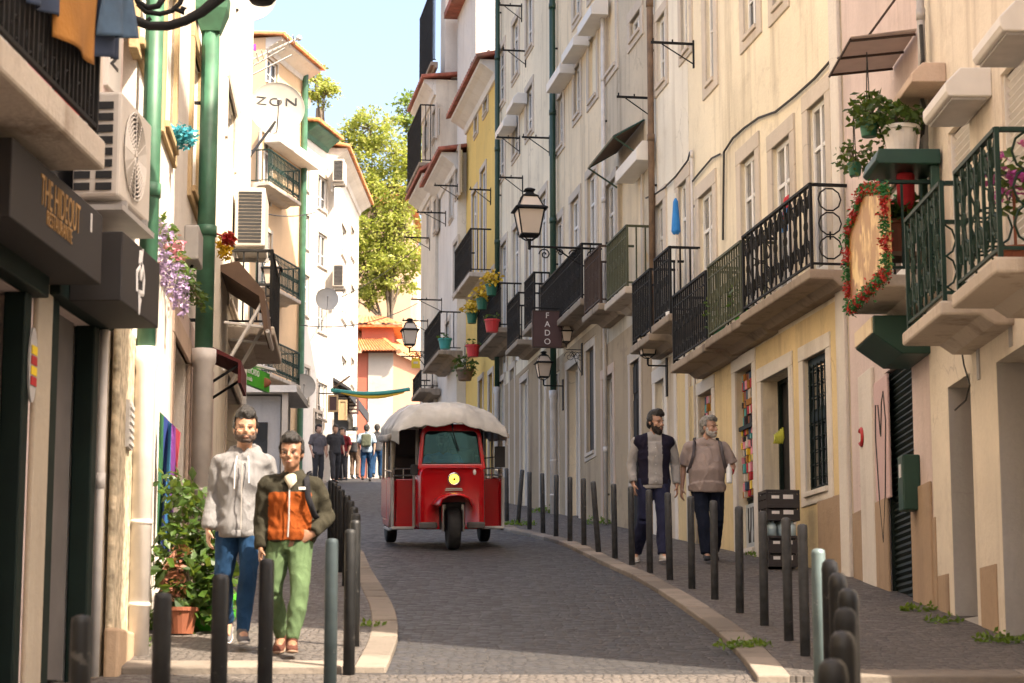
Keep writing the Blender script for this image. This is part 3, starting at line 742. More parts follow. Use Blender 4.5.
# narrow white house
U3 = ux(FR2, 651.5, 300)
r3 = Bld('white_house', 'narrow white rendered house between the beige shop house and the stained grey one', FR2, U2 + .02, U3, 18.0, M['white_old'], cat='building')
for a in ((666, 10, 77, 657.5), (690, -35, 45, 681.5)): r3.win('casement', *a, sur=.16, trim='stone')
z3 = zx(FR2, 669.5, 315, .42)
for a in ((664.5, 199, 656.5), (688, 178, 679.5)):
    u0, u1, _, z1 = r3.span(a[0], a[1], 280, a[2]); r3.win_u('french', u0, u1, z3, z1, sur=.2, trim='stone', sill=False)
r3.win('door', 641, 357, None, 631, sur=.14, frame='iron', trim='stone') if False else None
r3.win('dark', 666, 377, None, 657, sur=.2, trim='stone_white', sill=False, depth=.1)
r3.finish(); r3.pitched(18.0, .35, 1.6, 'tile')
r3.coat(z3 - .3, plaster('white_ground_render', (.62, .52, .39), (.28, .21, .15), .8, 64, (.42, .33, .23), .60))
r3.balcony(654.5, 670, 242, 0, .42, 'bars', 'iron', 'slab', z=z3)
# stained grey house
U4 = ux(FR2, 602.5, 300)
r4 = Bld('grey_house', 'old grey house with dark rain stains, a small green awning and a bricked up window', FR2, U3 + .02, U4, 18.6, M['grey_old'])
r4.win('casement', 641, 8, 27, 630.5, sur=.18); r4.win('blind', 616, -40, 62, 606, sur=.18, frame='beige2')
zb4 = zx(FR2, 626, 288, .42)
for a, kd, fm in (((616.5, 176, 606.5), 'french', 'white_paint'), ((642, 158, 619), 'blind', 'beige2')):
    u0, u1, _, z1 = r4.span(a[0], a[1], 280, a[2]); r4.win_u(kd, u0, u1, zb4, z1, sur=.14, sill=False, frame=fm, pane='glass_pale')
r4.win('door', 641, 357, None, 632, sur=.16, frame='iron', trim='stone', sill=False, depth=.05); r4.win('dark', 614, 372, None, 604, sur=.16, trim='stone_pink', sill=False, depth=.12)
r4.finish(); r4.pitched(18.6, .35, 1.6, 'tile')
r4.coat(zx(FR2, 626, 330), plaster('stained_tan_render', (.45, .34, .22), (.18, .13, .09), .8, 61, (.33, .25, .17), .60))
r4.balcony(607.5, 627, 222, 0, .42, 'bars', 'iron_olive', 'slab_pale', z=zb4)
zz = zx(FR2, 652, 333, .42); r4.balcony(633, 650.5, 266, 0, .42, 'bars', 'iron', 'slab', z=zz)
# long beige house with the white shutter boxes
U5a = ux(FR2, 551, 300); U5 = ux(FR2, 497.5, 300)
r5 = Bld('beige_house', 'tall beige house with white shutter boxes over its upper windows, behind the street lantern', FR2, U4 + .02, U5a, 20.5, M['beige2'])
for a, kd in (((580.5, 61, 110, 574.5), 'casement'), ((563.5, 92, 142, 558), 'casement'), ((597, 30, 92, 589), 'blind'), ((597, -90, -15, 589), 'casement'), ((580.5, -45, 12, 574), 'casement')):
    r5.win(kd, *a, sur=.16, frame='beige' if kd == 'blind' else 'white_paint')
z5 = zx(FR2, 582, 299, .42)
for a in ((563, 216, 556), (580, 193, 571.5), (597, 168, 588)):
    u0, u1, _, z1 = r5.span(a[0], a[1], 280, a[2]); r5.win_u('french', u0, u1, z5, z1, sur=.15, sill=False, pane='glass_pale')
r5.win('blind', 595, 345, 450, 587, sur=.14, frame='black', depth=.05); r5.win('dark', 579.5, 361, None, 568, sur=.16, depth=.16, sill=False); r5.win('dark', 559, 380, None, 555, sur=.12, depth=.1, sill=False)
r5.finish(); r5.pitched(20.5, .35, 1.6, 'tile')
def shbox(b, pf, pn, yt, yb, o=.3):
    u1 = ux(b.f, pf, yt, o); u0, zt = b.f.hit(pn, yt, o); zb = zx(b.f, pn, yb, o); mb = MB()
    mb.prismx([(0, zb), (o, zb), (o, zt - .12), (o - .1, zt), (0, zt)], u0, u1); build(mb, 'shutter_box', M['white_plastic'], b.root, bevel=.012)
shbox(r5, 561, 573, 30, 45); shbox(r5, 546, 559, 58, 73); shbox(r5, 577, 591, -2, 14); shbox(r4, 615, 636, 140, 160)
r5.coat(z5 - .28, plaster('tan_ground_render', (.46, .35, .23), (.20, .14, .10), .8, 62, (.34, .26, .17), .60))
r5.balcony(541, 582, 242, 0, .42, 'bars', 'iron', 'slab', z=z5); r5.balcony(585, 600, 250, 0, .42, 'bars', 'iron_rust', 'slab', z=z5 - .35)
r5b = Bld('beige_house', 'beige house between two dark green drainpipes, next to the yellow house', FR2, U5a + .02, U5, 20.9, M['beige'])
for c in ((505, 499), (519, 513), (533, 526.5)):
    r5b.win('casement', c[0], 105 + (519 - c[0]) * 1.6, 150 + (519 - c[0]) * 1.6, c[1], sur=.14)
    r5b.win('casement', c[0], 15 + (519 - c[0]) * 2, 70 + (519 - c[0]) * 2, c[1], sur=.14)
z5b = zx(FR2, 518.5, 340, .42)
for c in ((507, 501), (519.5, 513.5), (533, 526.5), (547, 540)):
    u0, u1, _, z1 = r5b.span(c[0], 224 + (519 - c[0]) * 1.25, 300, c[1]); r5b.win_u('french', u0, u1, z5b, z1, sur=.14, sill=False)
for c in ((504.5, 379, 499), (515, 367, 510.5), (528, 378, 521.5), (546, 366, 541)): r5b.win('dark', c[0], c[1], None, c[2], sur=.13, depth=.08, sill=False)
r5b.finish(); r5b.pitched(20.9, .35, 1.6, 'tile')
shbox(r5b, 506, 513, 92, 103); shbox(r5b, 495, 503, 114, 126)
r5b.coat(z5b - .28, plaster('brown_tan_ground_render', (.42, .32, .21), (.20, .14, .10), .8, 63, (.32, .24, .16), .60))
r5b.balcony(508, 519, 290, 0, .42, 'bars', 'iron', 'slab', z=z5b); r5b.balcony(525, 534.5, 267, 0, .42, 'bars', 'iron', 'slab', z=z5b + .05)
# yellow house with red eave
U6 = ux(FR2, 466, 300)
z6 = zx(FR2, 480, 50, .5)
r6 = Bld('ochre_house', 'bright yellow house with a red tiled eave, furthest coloured house up the right side', FR2, U5 + .02, U6, z6, M['ochre'])
for a in ((488, 56, 108, 484), (478, 76, 130, 475)): r6.win('casement', *a, sur=.12)
z6b = zx(FR2, 500, 329, .42); z6c = zx(FR2, 472, 273, .42)
for c in ((486, 165, 481), (477, 188, 472.5)):
    u0, u1, _, z1 = r6.span(c[0], c[1], 240, c[2]); r6.win_u('french', u0, u1, z6c, z1, sur=.12, sill=False)
for c in ((494, 290, 488), (484, 305, 479)): r6.win('casement', c[0], c[1] - 20, c[1] + 40, c[2], sur=.12)
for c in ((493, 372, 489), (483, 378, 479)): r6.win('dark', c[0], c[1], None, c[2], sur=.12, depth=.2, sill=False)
r6.finish(); r6.pitched(z6, .5, 1.6, 'tile_red')
r6.balcony(478, 500, 279, 0, .45, 'bars', 'iron', 'slab', z=z6b)
# white house, lower, standing slightly forward
F7 = shift(FR2, .22); U7 = ux(F7, 438, 300); z7 = zx(F7, 445, 137, .5)
r7 = Bld('white_house', 'white house with a low tiled eave standing forward of the yellow house', F7, U6 + .02, U7, z7, M['white'])
for a in ((459, 150, 192, 456), (453.5, 162, 215, 450)): r7.win('casement', *a, sur=.12)
for a in ((458, 240, 290, 454), (450, 320, 352, 446)): r7.win('casement', *a, sur=.12)
r7.finish(); r7.pitched(z7, .5, 1.2, 'tile_red')
r7.balcony(455.5, 471, 228, 272, .45, 'bars', 'iron', 'slab_pale')
mb = MB(); mb.bx(U6 + .03, U7 - .3, -6.5, -.45, z7 + .1, z7 + 4.6); at_ = build(mb, 'attic_storey', M['white'], r7.root)
mb = MB(); mb.bx(U6 - .1, U7 - .15, -6.6, -.1, z7 + 4.6, z7 + 4.78); build(mb, 'attic_eave', M['tile_red'], at_)
mb = MB(); mb.bx(U6 + 1.2, U7 - 1.0, -6.4, -.9, z7 + 4.78, z7 + 9); build(mb, 'upper_attic', M['white'], at_)
# last house, beige with two projecting eaves and roof terraces
F8 = shift(FR2, .3); U8 = ux(F8, 421, 250); z8 = zx(F8, 424, 158, .5); z8b = zx(F8, 430, 58, .4)
r8 = Bld('beige_house', 'last beige house on the right with two red eaves and dark railed roof terraces', F8, U7 + .02, U8, z8b, M['cream'])
for a in ((437, 198, 228, 434.5), (430, 205, 235, 427.5), (436, 108, 135, 433), (428, 120, 145, 425)): r8.win('casement', *a, sur=.12)
r8.win('casement', 436, 330, 360, 432, sur=.1); r8.win('dark', 434, 385, None, 428, sur=.1, depth=.2, sill=False)
r8.finish(); r8.pitched(z8b, .4, .9, 'tile_red')
s8 = r8.zg; zmid = z8
r8.z1 = z8; r8.pitched(z8, .45, .3, 'tile_red', run=.05)
r8.balc(U7 + .1, U8 - .1, z8 + .3, z8 + 1.9, .4, 'bars', 'iron', 'slab')
r8.balc(U7 + .1, U8 - .3, z8b + .5, z8b + 2.6, .1, 'bars', 'iron', 'slab')
mb = MB(); mb.bx(U7 + .1, U8 - 2.2, -6, -.25, z8b + .1, z8b + 6.5); build(mb, 'terrace_room', M['white'], r8.root)
r8.balcony(425, 440, 311, 350, .5, 'bars', 'iron', 'slab')
r8.balcony(413.5, 421, 370, 388, .45, 'bars', 'iron', 'slab')
# ------------------------------------------------------------------ left side
l1 = Bld('shop_building', 'shaded pink building with black shop fronts at the left edge', FL1, .0, 6.2, 14.2, M['pinkish'])
# openings of the shop (u grows towards the camera)
def lwin(b, kind, pxA, pyT, pyB, pxB, **k):
    ym = (pyT + (pyB or 560)) / 2; f = b.f
    a, c = f.hit(pxA, ym)[0], f.hit(pxB, ym)[0]; u0, u1 = min(a, c), max(a, c)
    z1 = f.hit((pxA + pxB) / 2, pyT)[1]; z0 = f.hit((pxA + pxB) / 2, pyB)[1] if pyB else min(f.gz(u0), f.gz(u1)) + .05
    return b.win_u(kind, u0, u1, z0, z1, **k)
lwin(l1, 'dark', 92, 310, None, 43, depth=.13, sur=.0); lwin(l1, 'dark', 22, 275, None, -30, depth=.2, sur=0)
l1.win_u('dark', 3.2, 4.6, 2.9 - .9, 4.4, depth=.3, sur=0)
zl = FL1.hit(97, 150, .45)[1]
l1.win_u('dark', .75, 2.1, zl, zl + 2.4, sur=.12, sill=False); l1.win_u('dark', 2.5, 4.0, zl, zl + 2.4, sur=.12, sill=False)
l1.finish(); l1.pitched(14.2, .4, 1.6, 'tile')
mb = MB()  # black shop front joinery: frames and door leaves
for px_a, px_b, yt in ((92, 43, 310), (22, -30, 275)):
    ym = 450; a, b = sorted((FL1.hit(px_a, ym)[0], FL1.hit(px_b, ym)[0])); zt = FL1.hit((px_a + px_b) / 2, yt)[1]; z0 = FL1.gz(a) - .1
    mb.bx(a, a + .13, -.1, .03, z0, zt); mb.bx(b - .16, b, -.1, .03, z0, zt); mb.bx(a - .1, b + .1, -.02, .1, zt, zt + .14)
build(mb, 'shop_front', M['green_door'], l1.root, bevel=.01)
a, b = FL1.hit(92, 450)[0], FL1.hit(43, 450)[0]
mb = MB(); mb.bx(a + .2, a + .55, -.115, -.09, FL1.gz(a), 4.1); lf = build(mb, 'door_leaf', M['leaf_grey'], l1.root, bevel=.006)
a2 = FL1.hit(22, 450)[0]; mb = MB(); mb.bx(a2 + .28, a2 + 1.4, -.16, -.13, FL1.gz(a2), 4.1); build(mb, 'door_leaf', M['leaf_grey'], l1.root)
for pa, pb, mt in ((104, 96, 'shop_pilaster'), (42, 27, 'shop_pilaster')):
    a, b = FL1.hit(pa, 480)[0], FL1.hit(pb, 480)[0]; mb = MB(); mb.bx(a, b, .0, .035, FL1.gz(a) - .3, FL1.hit(40, 255)[1] if pa < 50 else 4.55); build(mb, 'pilaster', M[mt], l1.root, bevel=.012)
sl = FL1.hit(97, 150, .5); u_e = sl[0]
l1.balc(u_e + .06, 5.5, zl, zl + 1.0, .5, 'bars', 'iron', 'slab_pale', .085, .17, False)
l0 = Bld('added_fill_blocker', 'pale plastered building added unseen outside the left edge to cut the fill light', FL1, 6.25, 42, 15.5, M['beige'])  # unseen building added to cut the fill light from behind the camera
for k in range(6):
    for zz in (1.2, 4.6, 7.8): l0.win_u('casement', 8 + 5 * k, 9.1 + 5 * k, zz - .45 * k, zz + 1.7 - .45 * k)
l0.finish(); l0.pitched(15.5, .4, 1.6, 'tile')
# sunlit white building with the two green drainpipes
l2 = Bld('white_building', 'sunlit white building with ochre stone window frames behind the green drainpipes', FL2, ux(FL2, 214, 300), 1.78, 16.5, M['white'])
L2W = [(153, 64, -120, 137), (174, 140, -30, 163), (199, 202, 50, 190)]
for pb, yb, yt, pa in L2W:
    lwin(l2, 'casement', pb, yt, yb, pa, sur=.15, trim='stone_yellow', proud=.035, pane='glass_pale')
lwin(l2, 'door', 186, 345, None, 170, sur=.2, trim='stone_pink', sill=False, frame='brown_wood', depth=.2)
lwin(l2, 'door', 206, 370, None, 194, sur=.14, trim='stone_pink', sill=False, frame='green_door', depth=.2)
l2.finish(); l2.pitched(16.5, .25, 1.2, 'tile')
a, b = FL2.hit(131, 480)[0], FL2.hit(109, 480)[0]; mb = MB(); mb.bx(a, b, 0, .05, FL2.gz(b) - .3, FL2.hit(120, 322)[1]); pr = build(mb, 'stone_pier', M['pier'], l2.root, bevel=.02)
mb = MB(); mb.bx(a - .02, b + .03, 0, .1, FL2.gz(b) - .3, FL2.hit(120, 632)[1]); build(mb, 'pier_base', M['dado'], pr, bevel=.02)
u, z = FL2.hit(120, 425); mb = MB(); mb.bx(u - .14, u + .12, .05, .075, z - .16, z + .16); 
for k in range(6): mb.bx(u - .12, u + .1, .075, .085, z - .14 + .05 * k, z - .115 + .05 * k)
build(mb, 'vent_grille', M['reveal'], pr)
a, b = FL2.hit(212, 430)[0], FL2.hit(165, 430)[0]; mb = MB()
ops = sorted([l2.op[3][:4], l2.op[4][:4]]); zt = FL2.hit(185, 312)[1]; up = a
for (q0, q1, _, qz) in ops:
    mb.bx(up, q0 - .21, 0, .012, FL2.gz(b) - .4, zt); mb.bx(q0 - .21, q1 + .21, 0, .012, qz + .21, zt); up = q1 + .21
mb.bx(up, b, 0, .012, FL2.gz(b) - .4, zt)
build(mb, 'pink_render', M['pinkish'], l2.root)
u, z = FL2.hit(136, 440); mb = MB(); mb.bx(u - .1, u + .1, .0, .06, z - .2, z + .14); build(mb, 'meter_box', M['reveal'], l2.root, bevel=.01)
# peach coloured building behind the pipes, crowded with balconies
U3L = ux(FL2, 246, 300)
l3 = Bld('white_building', 'off white building with cluttered balconies between the green drainpipe and the ZON dish', FL2, U3L, ux(FL2, 214.5, 300), 15.2, M['white_old'])
zs3 = FL2.hit(240, 160, .6)[1]
lwin(l3, 'french', 235, 95, 158, 226, sur=.12, sill=False); lwin(l3, 'casement', 236, 270, 310, 228, sur=.12)
lwin(l3, 'dark', 238, 385, None, 224, sur=.1, depth=.3, sill=False)
l3.finish(); l3.pitched(15.2, .3, 1.2, 'tile')
mb = MB(); mb.bx(U3L - .02, U3L + .9, 0, .03, l3.zg - .3, 15.0); build(mb, 'white_corner', M['white'], l3.root)
l3.balc(U3L + 1.4, U3L + 3.6, zs3, zs3 + .95, .5, 'bars', 'iron', 'slab_pale')
# ---- far left houses that face down the street
l4 = Bld('orange_house', 'sunlit orange house with stacked green railed balconies and a tiled roof', FL4, .1, 3.6, FL4.hit(295, 62)[1], M['peach'], depth=9)
def fz(py, px=285): return FL4.hit(px, py)[1]
for py_s, hgt in ((206, 2.0), (303, 2.0), (387, 2.0)):
    for pa, pb in ((270, 260),):
        a, b = sorted((FL4.hit(pa, py_s)[0], FL4.hit(pb, py_s)[0])); l4.win_u('french', a, b, fz(py_s, 270), fz(py_s, 270) + hgt, sur=.1, sill=False, pane='glass_pale')
a, b = sorted((FL4.hit(277, 90)[0], FL4.hit(266, 90)[0])); l4.win_u('casement', a, b, fz(95), fz(72), sur=.08)
l4.finish(); l4.pitched(FL4.hit(295, 62)[1], .6, .9, 'tile', soffit='white')
for py_s in (209, 306, 390):
    a, b = sorted((FL4.hit(300, py_s, .55)[0], FL4.hit(268, py_s, .55)[0])); l4.balc(a + .1, b, fz(py_s, 290), fz(py_s, 290) + .95, .55, 'bars', 'iron_green', 'slab_pale')
mb = MB(); mb.bx(.0 + .1, 3.6, 0, .5, fz(158), fz(148)); build(mb, 'ledge', M['white'], l4.root, bevel=.03)
l5 = Bld('white_townhouse', 'white house with two columns of tall windows beside the orange house', FL4, -2.05, .08, FL4.hit(304, 122)[1], M['white'], depth=9)
for pa, pb in ((309, 304), (327, 318)):
    for yt, yb in ((157, 190), (215, 248), (275, 315), (367, 402)):
        a, b = sorted((FL4.hit(pa, yt)[0], FL4.hit(pb, yt)[0])); l5.win_u('casement', a, b, fz(yb + (pa - 304) * .5, 310), fz(yt + (pa - 304) * .5, 310), sur=.1)
l5.win_u('dark', -1.9, -1.2, l5.zg + .1, l5.zg + 2.3, sur=.1, depth=.2, sill=False)
l5.finish(); l5.pitched(FL4.hit(304, 122)[1], .5, .9, 'tile', soffit='pipe_green')
mb = MB(); mb.bx(-1.9, -.3, -4, -1.4, l5.z1 + .3, l5.z1 + 1.7); build(mb, 'dormer', M['white_old'], l5.root)
l6 = Bld('white_townhouse', 'white house with a low tiled roof and small air conditioners at the bend', FL6, ux(FL6, 358, 300), .0, FL6.hit(345, 172)[1], M['white'], depth=6)
for pxs in ((346, 341), (354, 350.5)):
    for yt, yb in ((232, 262), (290, 325), (362, 388)):
        a, b = sorted((FL6.hit(pxs[0], yt)[0], FL6.hit(pxs[1], yt)[0])); l6.win_u('casement', a, b, FL6.hit(pxs[0], yb)[1], FL6.hit(pxs[0], yt)[1], sur=.12)
l6.win_u('dark', -6.5, -.6, l6.zg + .3, l6.zg + 2.7, sur=.1, depth=.1, sill=False)  # dark opening put where the ground floor only lies in shade
l6.finish(); mb = MB(); mb.prismx([(.0, l6.zg + 3.3), (.55, l6.zg + 2.95), (.55, l6.zg + 2.65), (.51, l6.zg + 2.65), (.51, l6.zg + 2.9), (.0, l6.zg + 3.2)], -6.5, -.4); build(mb, 'shop_awning', M['cloth_dark'], l6.root); l6.pitched(FL6.hit(345, 172)[1], .5, 1.2, 'tile')
# ---- closing the view: coral house with hipped roof, tall salmon building
Y9 = 90
def P9(px, py, dy=0): return at_depth(px, py, Y9 + dy)
rt = thing('coral_house', 'coral red and white house with an orange hipped roof and a dormer closing the street', 'building', None, (-5.6, Y9, ground_z(Y9)))
xl, xm, xr = P9(340, 400).x, P9(368, 400).x, P9(393, 400).x; ze = P9(370, 353).z; zg9 = ground_z(Y9) - 1; xr2 = xr + 1.6
mb = MB(); mb.bx(xl, xm, Y9, Y9 + 8, zg9, ze); build(mb, 'wall', M['coral'], rt)
mb = MB(); mb.bx(xm, xr, Y9 - .05, Y9 + 7.9, zg9, ze); build(mb, 'white_wall', plaster('pale_wall', (.46, .42, .37), (.4, .34, .28), .4, 51), rt)
mb = MB(); mb.add([(xr, Y9 - .05, zg9), (xr + 2.2, Y9 + 7, zg9), (xr + 2.2, Y9 + 7, ze), (xr, Y9 - .05, ze), (xr, Y9 + 7, zg9), (xr, Y9 + 7, ze)], [(0, 1, 2, 3), (1, 4, 5, 2), (0, 4, 5, 3)]); build(mb, 'side_wall', M['salmon'], rt)
mb = MB()
zr = P9(355, 316, 4).z
def rooftiles(mb, p00, p10, p11, p01, n):
    """corrugated roof plane: eave p00-p10, ridge p01-p11"""
    p00, p10, p11, p01 = map(Vector, (p00, p10, p11, p01)); nr = (p10 - p00).cross(p01 - p00).normalized()
    m = n * 6; lo = []; hi = []
    for k in range(m + 1):
        t = k / m; b = nr * (.07 * abs(math.sin(PI * n * t)))
        lo.append(p00.lerp(p10, t) + b); hi.append(p01.lerp(p11, t) + b)
    base = len(mb.v); rows = 6
    for r_ in range(rows + 1):
        for k in range(m + 1): mb.v.append(tuple(lo[k].lerp(hi[k], r_ / rows) + nr * (.0)))
    for r_ in range(rows):
        for k in range(m): i = base + r_ * (m + 1) + k; mb.f.append((i, i + 1, i + m + 2, i + m + 1)); mb.m.append(0)
e0, e1 = (xl - .3, Y9 - .5, ze), (xr + .25, Y9 - .55, ze - .02); h0, h1 = (xl - .3, Y9 + 4, zr), (xr - 1.9, Y9 + 4, zr)
rooftiles(mb, e0, e1, h1, h0, 22)
rooftiles(mb, e1, (xr + 2.6, Y9 + 7, ze - .1), (xr - 1.7, Y9 + 4.2, zr), h1, 22)
mb.tube([e1, h1], .11, 6); mb.tube([h0, h1], .1, 6)
rf = build(mb, 'roof', M['tile'], rt)
xa, xb = P9(362, 330, 1).x, P9(393, 330, 1).x; zd0, zd1 = P9(375, 350, 1).z, P9(375, 326, 1).z
mb = MB(); mb.bx(xa, xb, Y9 + .9, Y9 + 4, zd0 - .5, zd1); dm = build(mb, 'dormer', M['coral'], rf)
mb = MB(); rooftiles(mb, (xa - .4, Y9 + .5, zd1), (xb + .45, Y9 + .5, zd1), (xb - .6, Y9 + 4, zd1 + .9), (xa - .3, Y9 + 4, zd1 + .9), 9); mb.bx(xa - .35, xb + .4, Y9 + .55, Y9 + 3.8, zd1 - .1, zd1 - .01); build(mb, 'dormer_roof', M['tile'], rf)
Y10 = 108
def P10(px, py): return at_depth(px, py, Y10)
rs = thing('salmon_building', 'tall pale salmon building behind the tree at the head of the street', 'building', None, (-7, Y10, ground_z(Y10)))
xa, xb = P10(300, 300).x, P10(410.5, 300).x; zt = P10(370, 205).z
mb = MB(); mb.bx(xa, xb, Y10, Y10 + 9, ground_z(Y10) - 1, zt); build(mb, 'wall', plaster('pale_salmon_render', (.56, .38, .26), (.55, .36, .26), .3, 41), rs)
mb = MB(); mb.prism([(xa - .3, zt), (xb + .3, zt), (xb - .4, zt + .9), (xa - .3, zt + .9)], Y10 - .4, Y10 + 9); build(mb, 'roof', M['tile'], rs)
mb = MB(); mb.bx(P10(345, 300).x, P10(352, 300).x, Y10 - .03, Y10 + .02, P10(345, 300).z, P10(345, 275).z); build(mb, 'window', M['glass'], rs)
rw = thing('white_rear_building', 'pale white building seen behind the salmon building beside the last house', 'building', None, (-5.2, 116, ground_z(116)))
mb = MB(); mb.bx(at_depth(408, 300, 116).x, at_depth(432, 300, 116).x, 116, 122, ground_z(116) - 1, at_depth(415, 262, 116).z); build(mb, 'wall', M['white'], rw)
mb = MB(); x0 = at_depth(407, 300, 116).x; mb.prism([(x0 - .2, at_depth(415, 262, 116).z), (x0 + 2.4, at_depth(415, 262, 116).z), (x0 + 1.8, at_depth(415, 258, 116).z + .6), (x0 + .2, at_depth(415, 258, 116).z + .6)], 115.8, 122); build(mb, 'roof', M['tile'], rw)
# unseen building added to shade the left shop front, end cut along the sun
q = thing('added_shade_building', 'plain white building added unseen outside the right edge to shade the left shop front', 'building', None, (9, 4, ground_z(4)))
sx = sv.x / sv.y
mb = MB(); y1 = 8.8; vs = []
for zz in (-3, 18.5): vs += [(4.4, -30, zz), (14, -30, zz), (14, y1 + (14 - 4.4) * SUN_AZ.y / SUN_AZ.x, zz), (4.4, y1, zz)]
mb.add(vs, [(0, 3, 2, 1), (4, 5, 6, 7), (0, 1, 5, 4), (1, 2, 6, 5), (2, 3, 7, 6), (3, 0, 4, 7)]); build(mb, 'wall', M['white'], q)
mb = MB(); mb.bx(4.2, 14.2, -30, -6, 18.5, 18.7); build(mb, 'roof', M['tile'], q)
# ------------------------------------------------------------------ bollards
def bollard_mesh(name, mat, r=.038, h=.9, dome=False):
    mb = MB()
    prof = [(r, -.15), (r, h - .03), (r * .93, h - .008), (r * .5, h), (.001, h + .002)] if not dome else [(r, -.15), (r, h - .07), (r * 1.02, h - .065), (r * 1.02, h - .05), (r * .9, h - .02), (r * .55, h - .004), (.001, h)]
    mb.lathe(prof, 16)
    me_o = build(mb, name, mat, smooth=True)
    m = me_o.modifiers.new('n', 'EDGE_SPLIT') if False else None
    return me_o
bol = {k: bollard_mesh('bollard', M[m], r, .9, d) for k, m, r, d in (('grey', 'bollard', .0355, False), ('pale', 'bollard_pale', .039, False), ('black', 'bollard_black', .043, True), ('dark', 'bollard_black', .038, False))}
used = set()
def bollard(kind, p, label, tilt=(0, 0), group='steel bollards along both kerbs'):
    o = bol[kind]
    if kind in used: o = o.copy(); COL.objects.link(o)
    used.add(kind)
    o.location = (p[0], p[1], ground_z(p[1]) + .045); o.rotation_euler = (tilt[0], tilt[1], random.uniform(0, 6))
    o.rotation_euler = (tilt[0], tilt[1], 0)
    return tag(o, label, 'bollard', group)
RB = [(507, 524), (518, 527), (529.5, 532), (543, 536), (556, 540), (570, 545), (584, 549), (598.5, 556), (615, 562), (632, 568.5), (650, 577), (670, 584), (692, 593), (715, 604), (740, 618), (764.6, 631), (789, 646.5), (805.6, 662)]
RL = ['grey bollard on the right kerb closest beside the red tuk-tuk', 'grey bollard leaning to the right, second from the tuk-tuk', 'upright grey bollard just after the leaning one by the tuk-tuk', 'grey bollard in front of the foot of the white drainpipe',
      'grey bollard fifth from the tuk-tuk on the right kerb', 'grey bollard with a pale ring at its foot on the right kerb', 'grey bollard just uphill of the one leaning to the left', 'grey bollard leaning to the left on the right kerb',
      'grey bollard just downhill of the one leaning to the left', 'grey bollard beside the outer hand of the man in the dark vest', 'grey bollard in front of the legs of the man in the dark vest', 'grey bollard between the man in the vest and the man in the polo shirt',
      'grey bollard in front of the right leg of the man in the pink polo shirt', 'grey bollard before the left leg of the man in the pink polo shirt', 'grey bollard in front of the wall between the shop display and the polo shirt man', 'grey bollard just uphill of the stacked black crates', 'grey bollard in front of the right edge of the crates', 'dark grey bollard directly behind the pale one at lower right']
TL = {1: (0, R(4.5)), 7: (0, R(-4))}
for i, (a, l) in enumerate(zip(RB, RL)): bollard('grey', gp(*a), l, TL.get(i, (R(random.uniform(-1, 1)), R(random.uniform(-.8, .8)))))
def top(px, py): q = on_ground(px, py, .9 + .06); return (q.x, q.y)
bollard('pale', top(818, 546), 'pale grey green bollard in the right row')
for a, l in (((829.6, 556), 'black bollard right behind the pale one in the right row'), ((837.5, 569), 'black domed bollard second from the pale one at lower right'), ((848, 584), 'black domed bollard furthest to the right in the clump'), ((845, 603), 'black domed bollard fourth from the camera in the right clump'), ((842, 626), 'scuffed black domed bollard second from the camera at right'), ((832, 653), 'nearest black domed bollard cut by the bottom edge at right')):
    bollard('black', top(*a), l)
bollard('pale', top(332, 536), 'pale grey bollard with a white sticker beside the green trousers')
for a, l in (((350.5, 527), 'dark bollard with a worn foot at the left kerb bend'), ((355.5, 518), 'dark bollard right behind the worn one at the left kerb bend'), ((356, 511.5), 'dark bollard third up the left kerb from the worn one'), ((354, 505), 'dark bollard fourth up the left kerb from the worn one'), ((350.5, 499), 'dark bollard fifth up the left kerb from the worn one'),
             ((347, 493.5), 'dark bollard sixth up the left kerb from the worn one'), ((341.5, 488), 'dark bollard seventh up the left kerb from the worn one'), ((338, 484), 'dark bollard eighth up the left kerb from the worn one'), ((334.5, 481), 'dark bollard ninth up the left kerb from the worn one'), ((331, 479), 'uppermost dark bollard visible on the left kerb')):
    bollard('dark', top(*a), l)
for a, l in (((267, 556), 'black bollard in front of the left leg of the green trousers'), ((221, 571), 'black chipped bollard in front of the blue jeans'), ((163, 589), 'black bollard in front of the white drainpipe and the plant'), ((82, 611), 'nearest black bollard standing before the black shop front')):
    bollard('dark', top(*a), l)
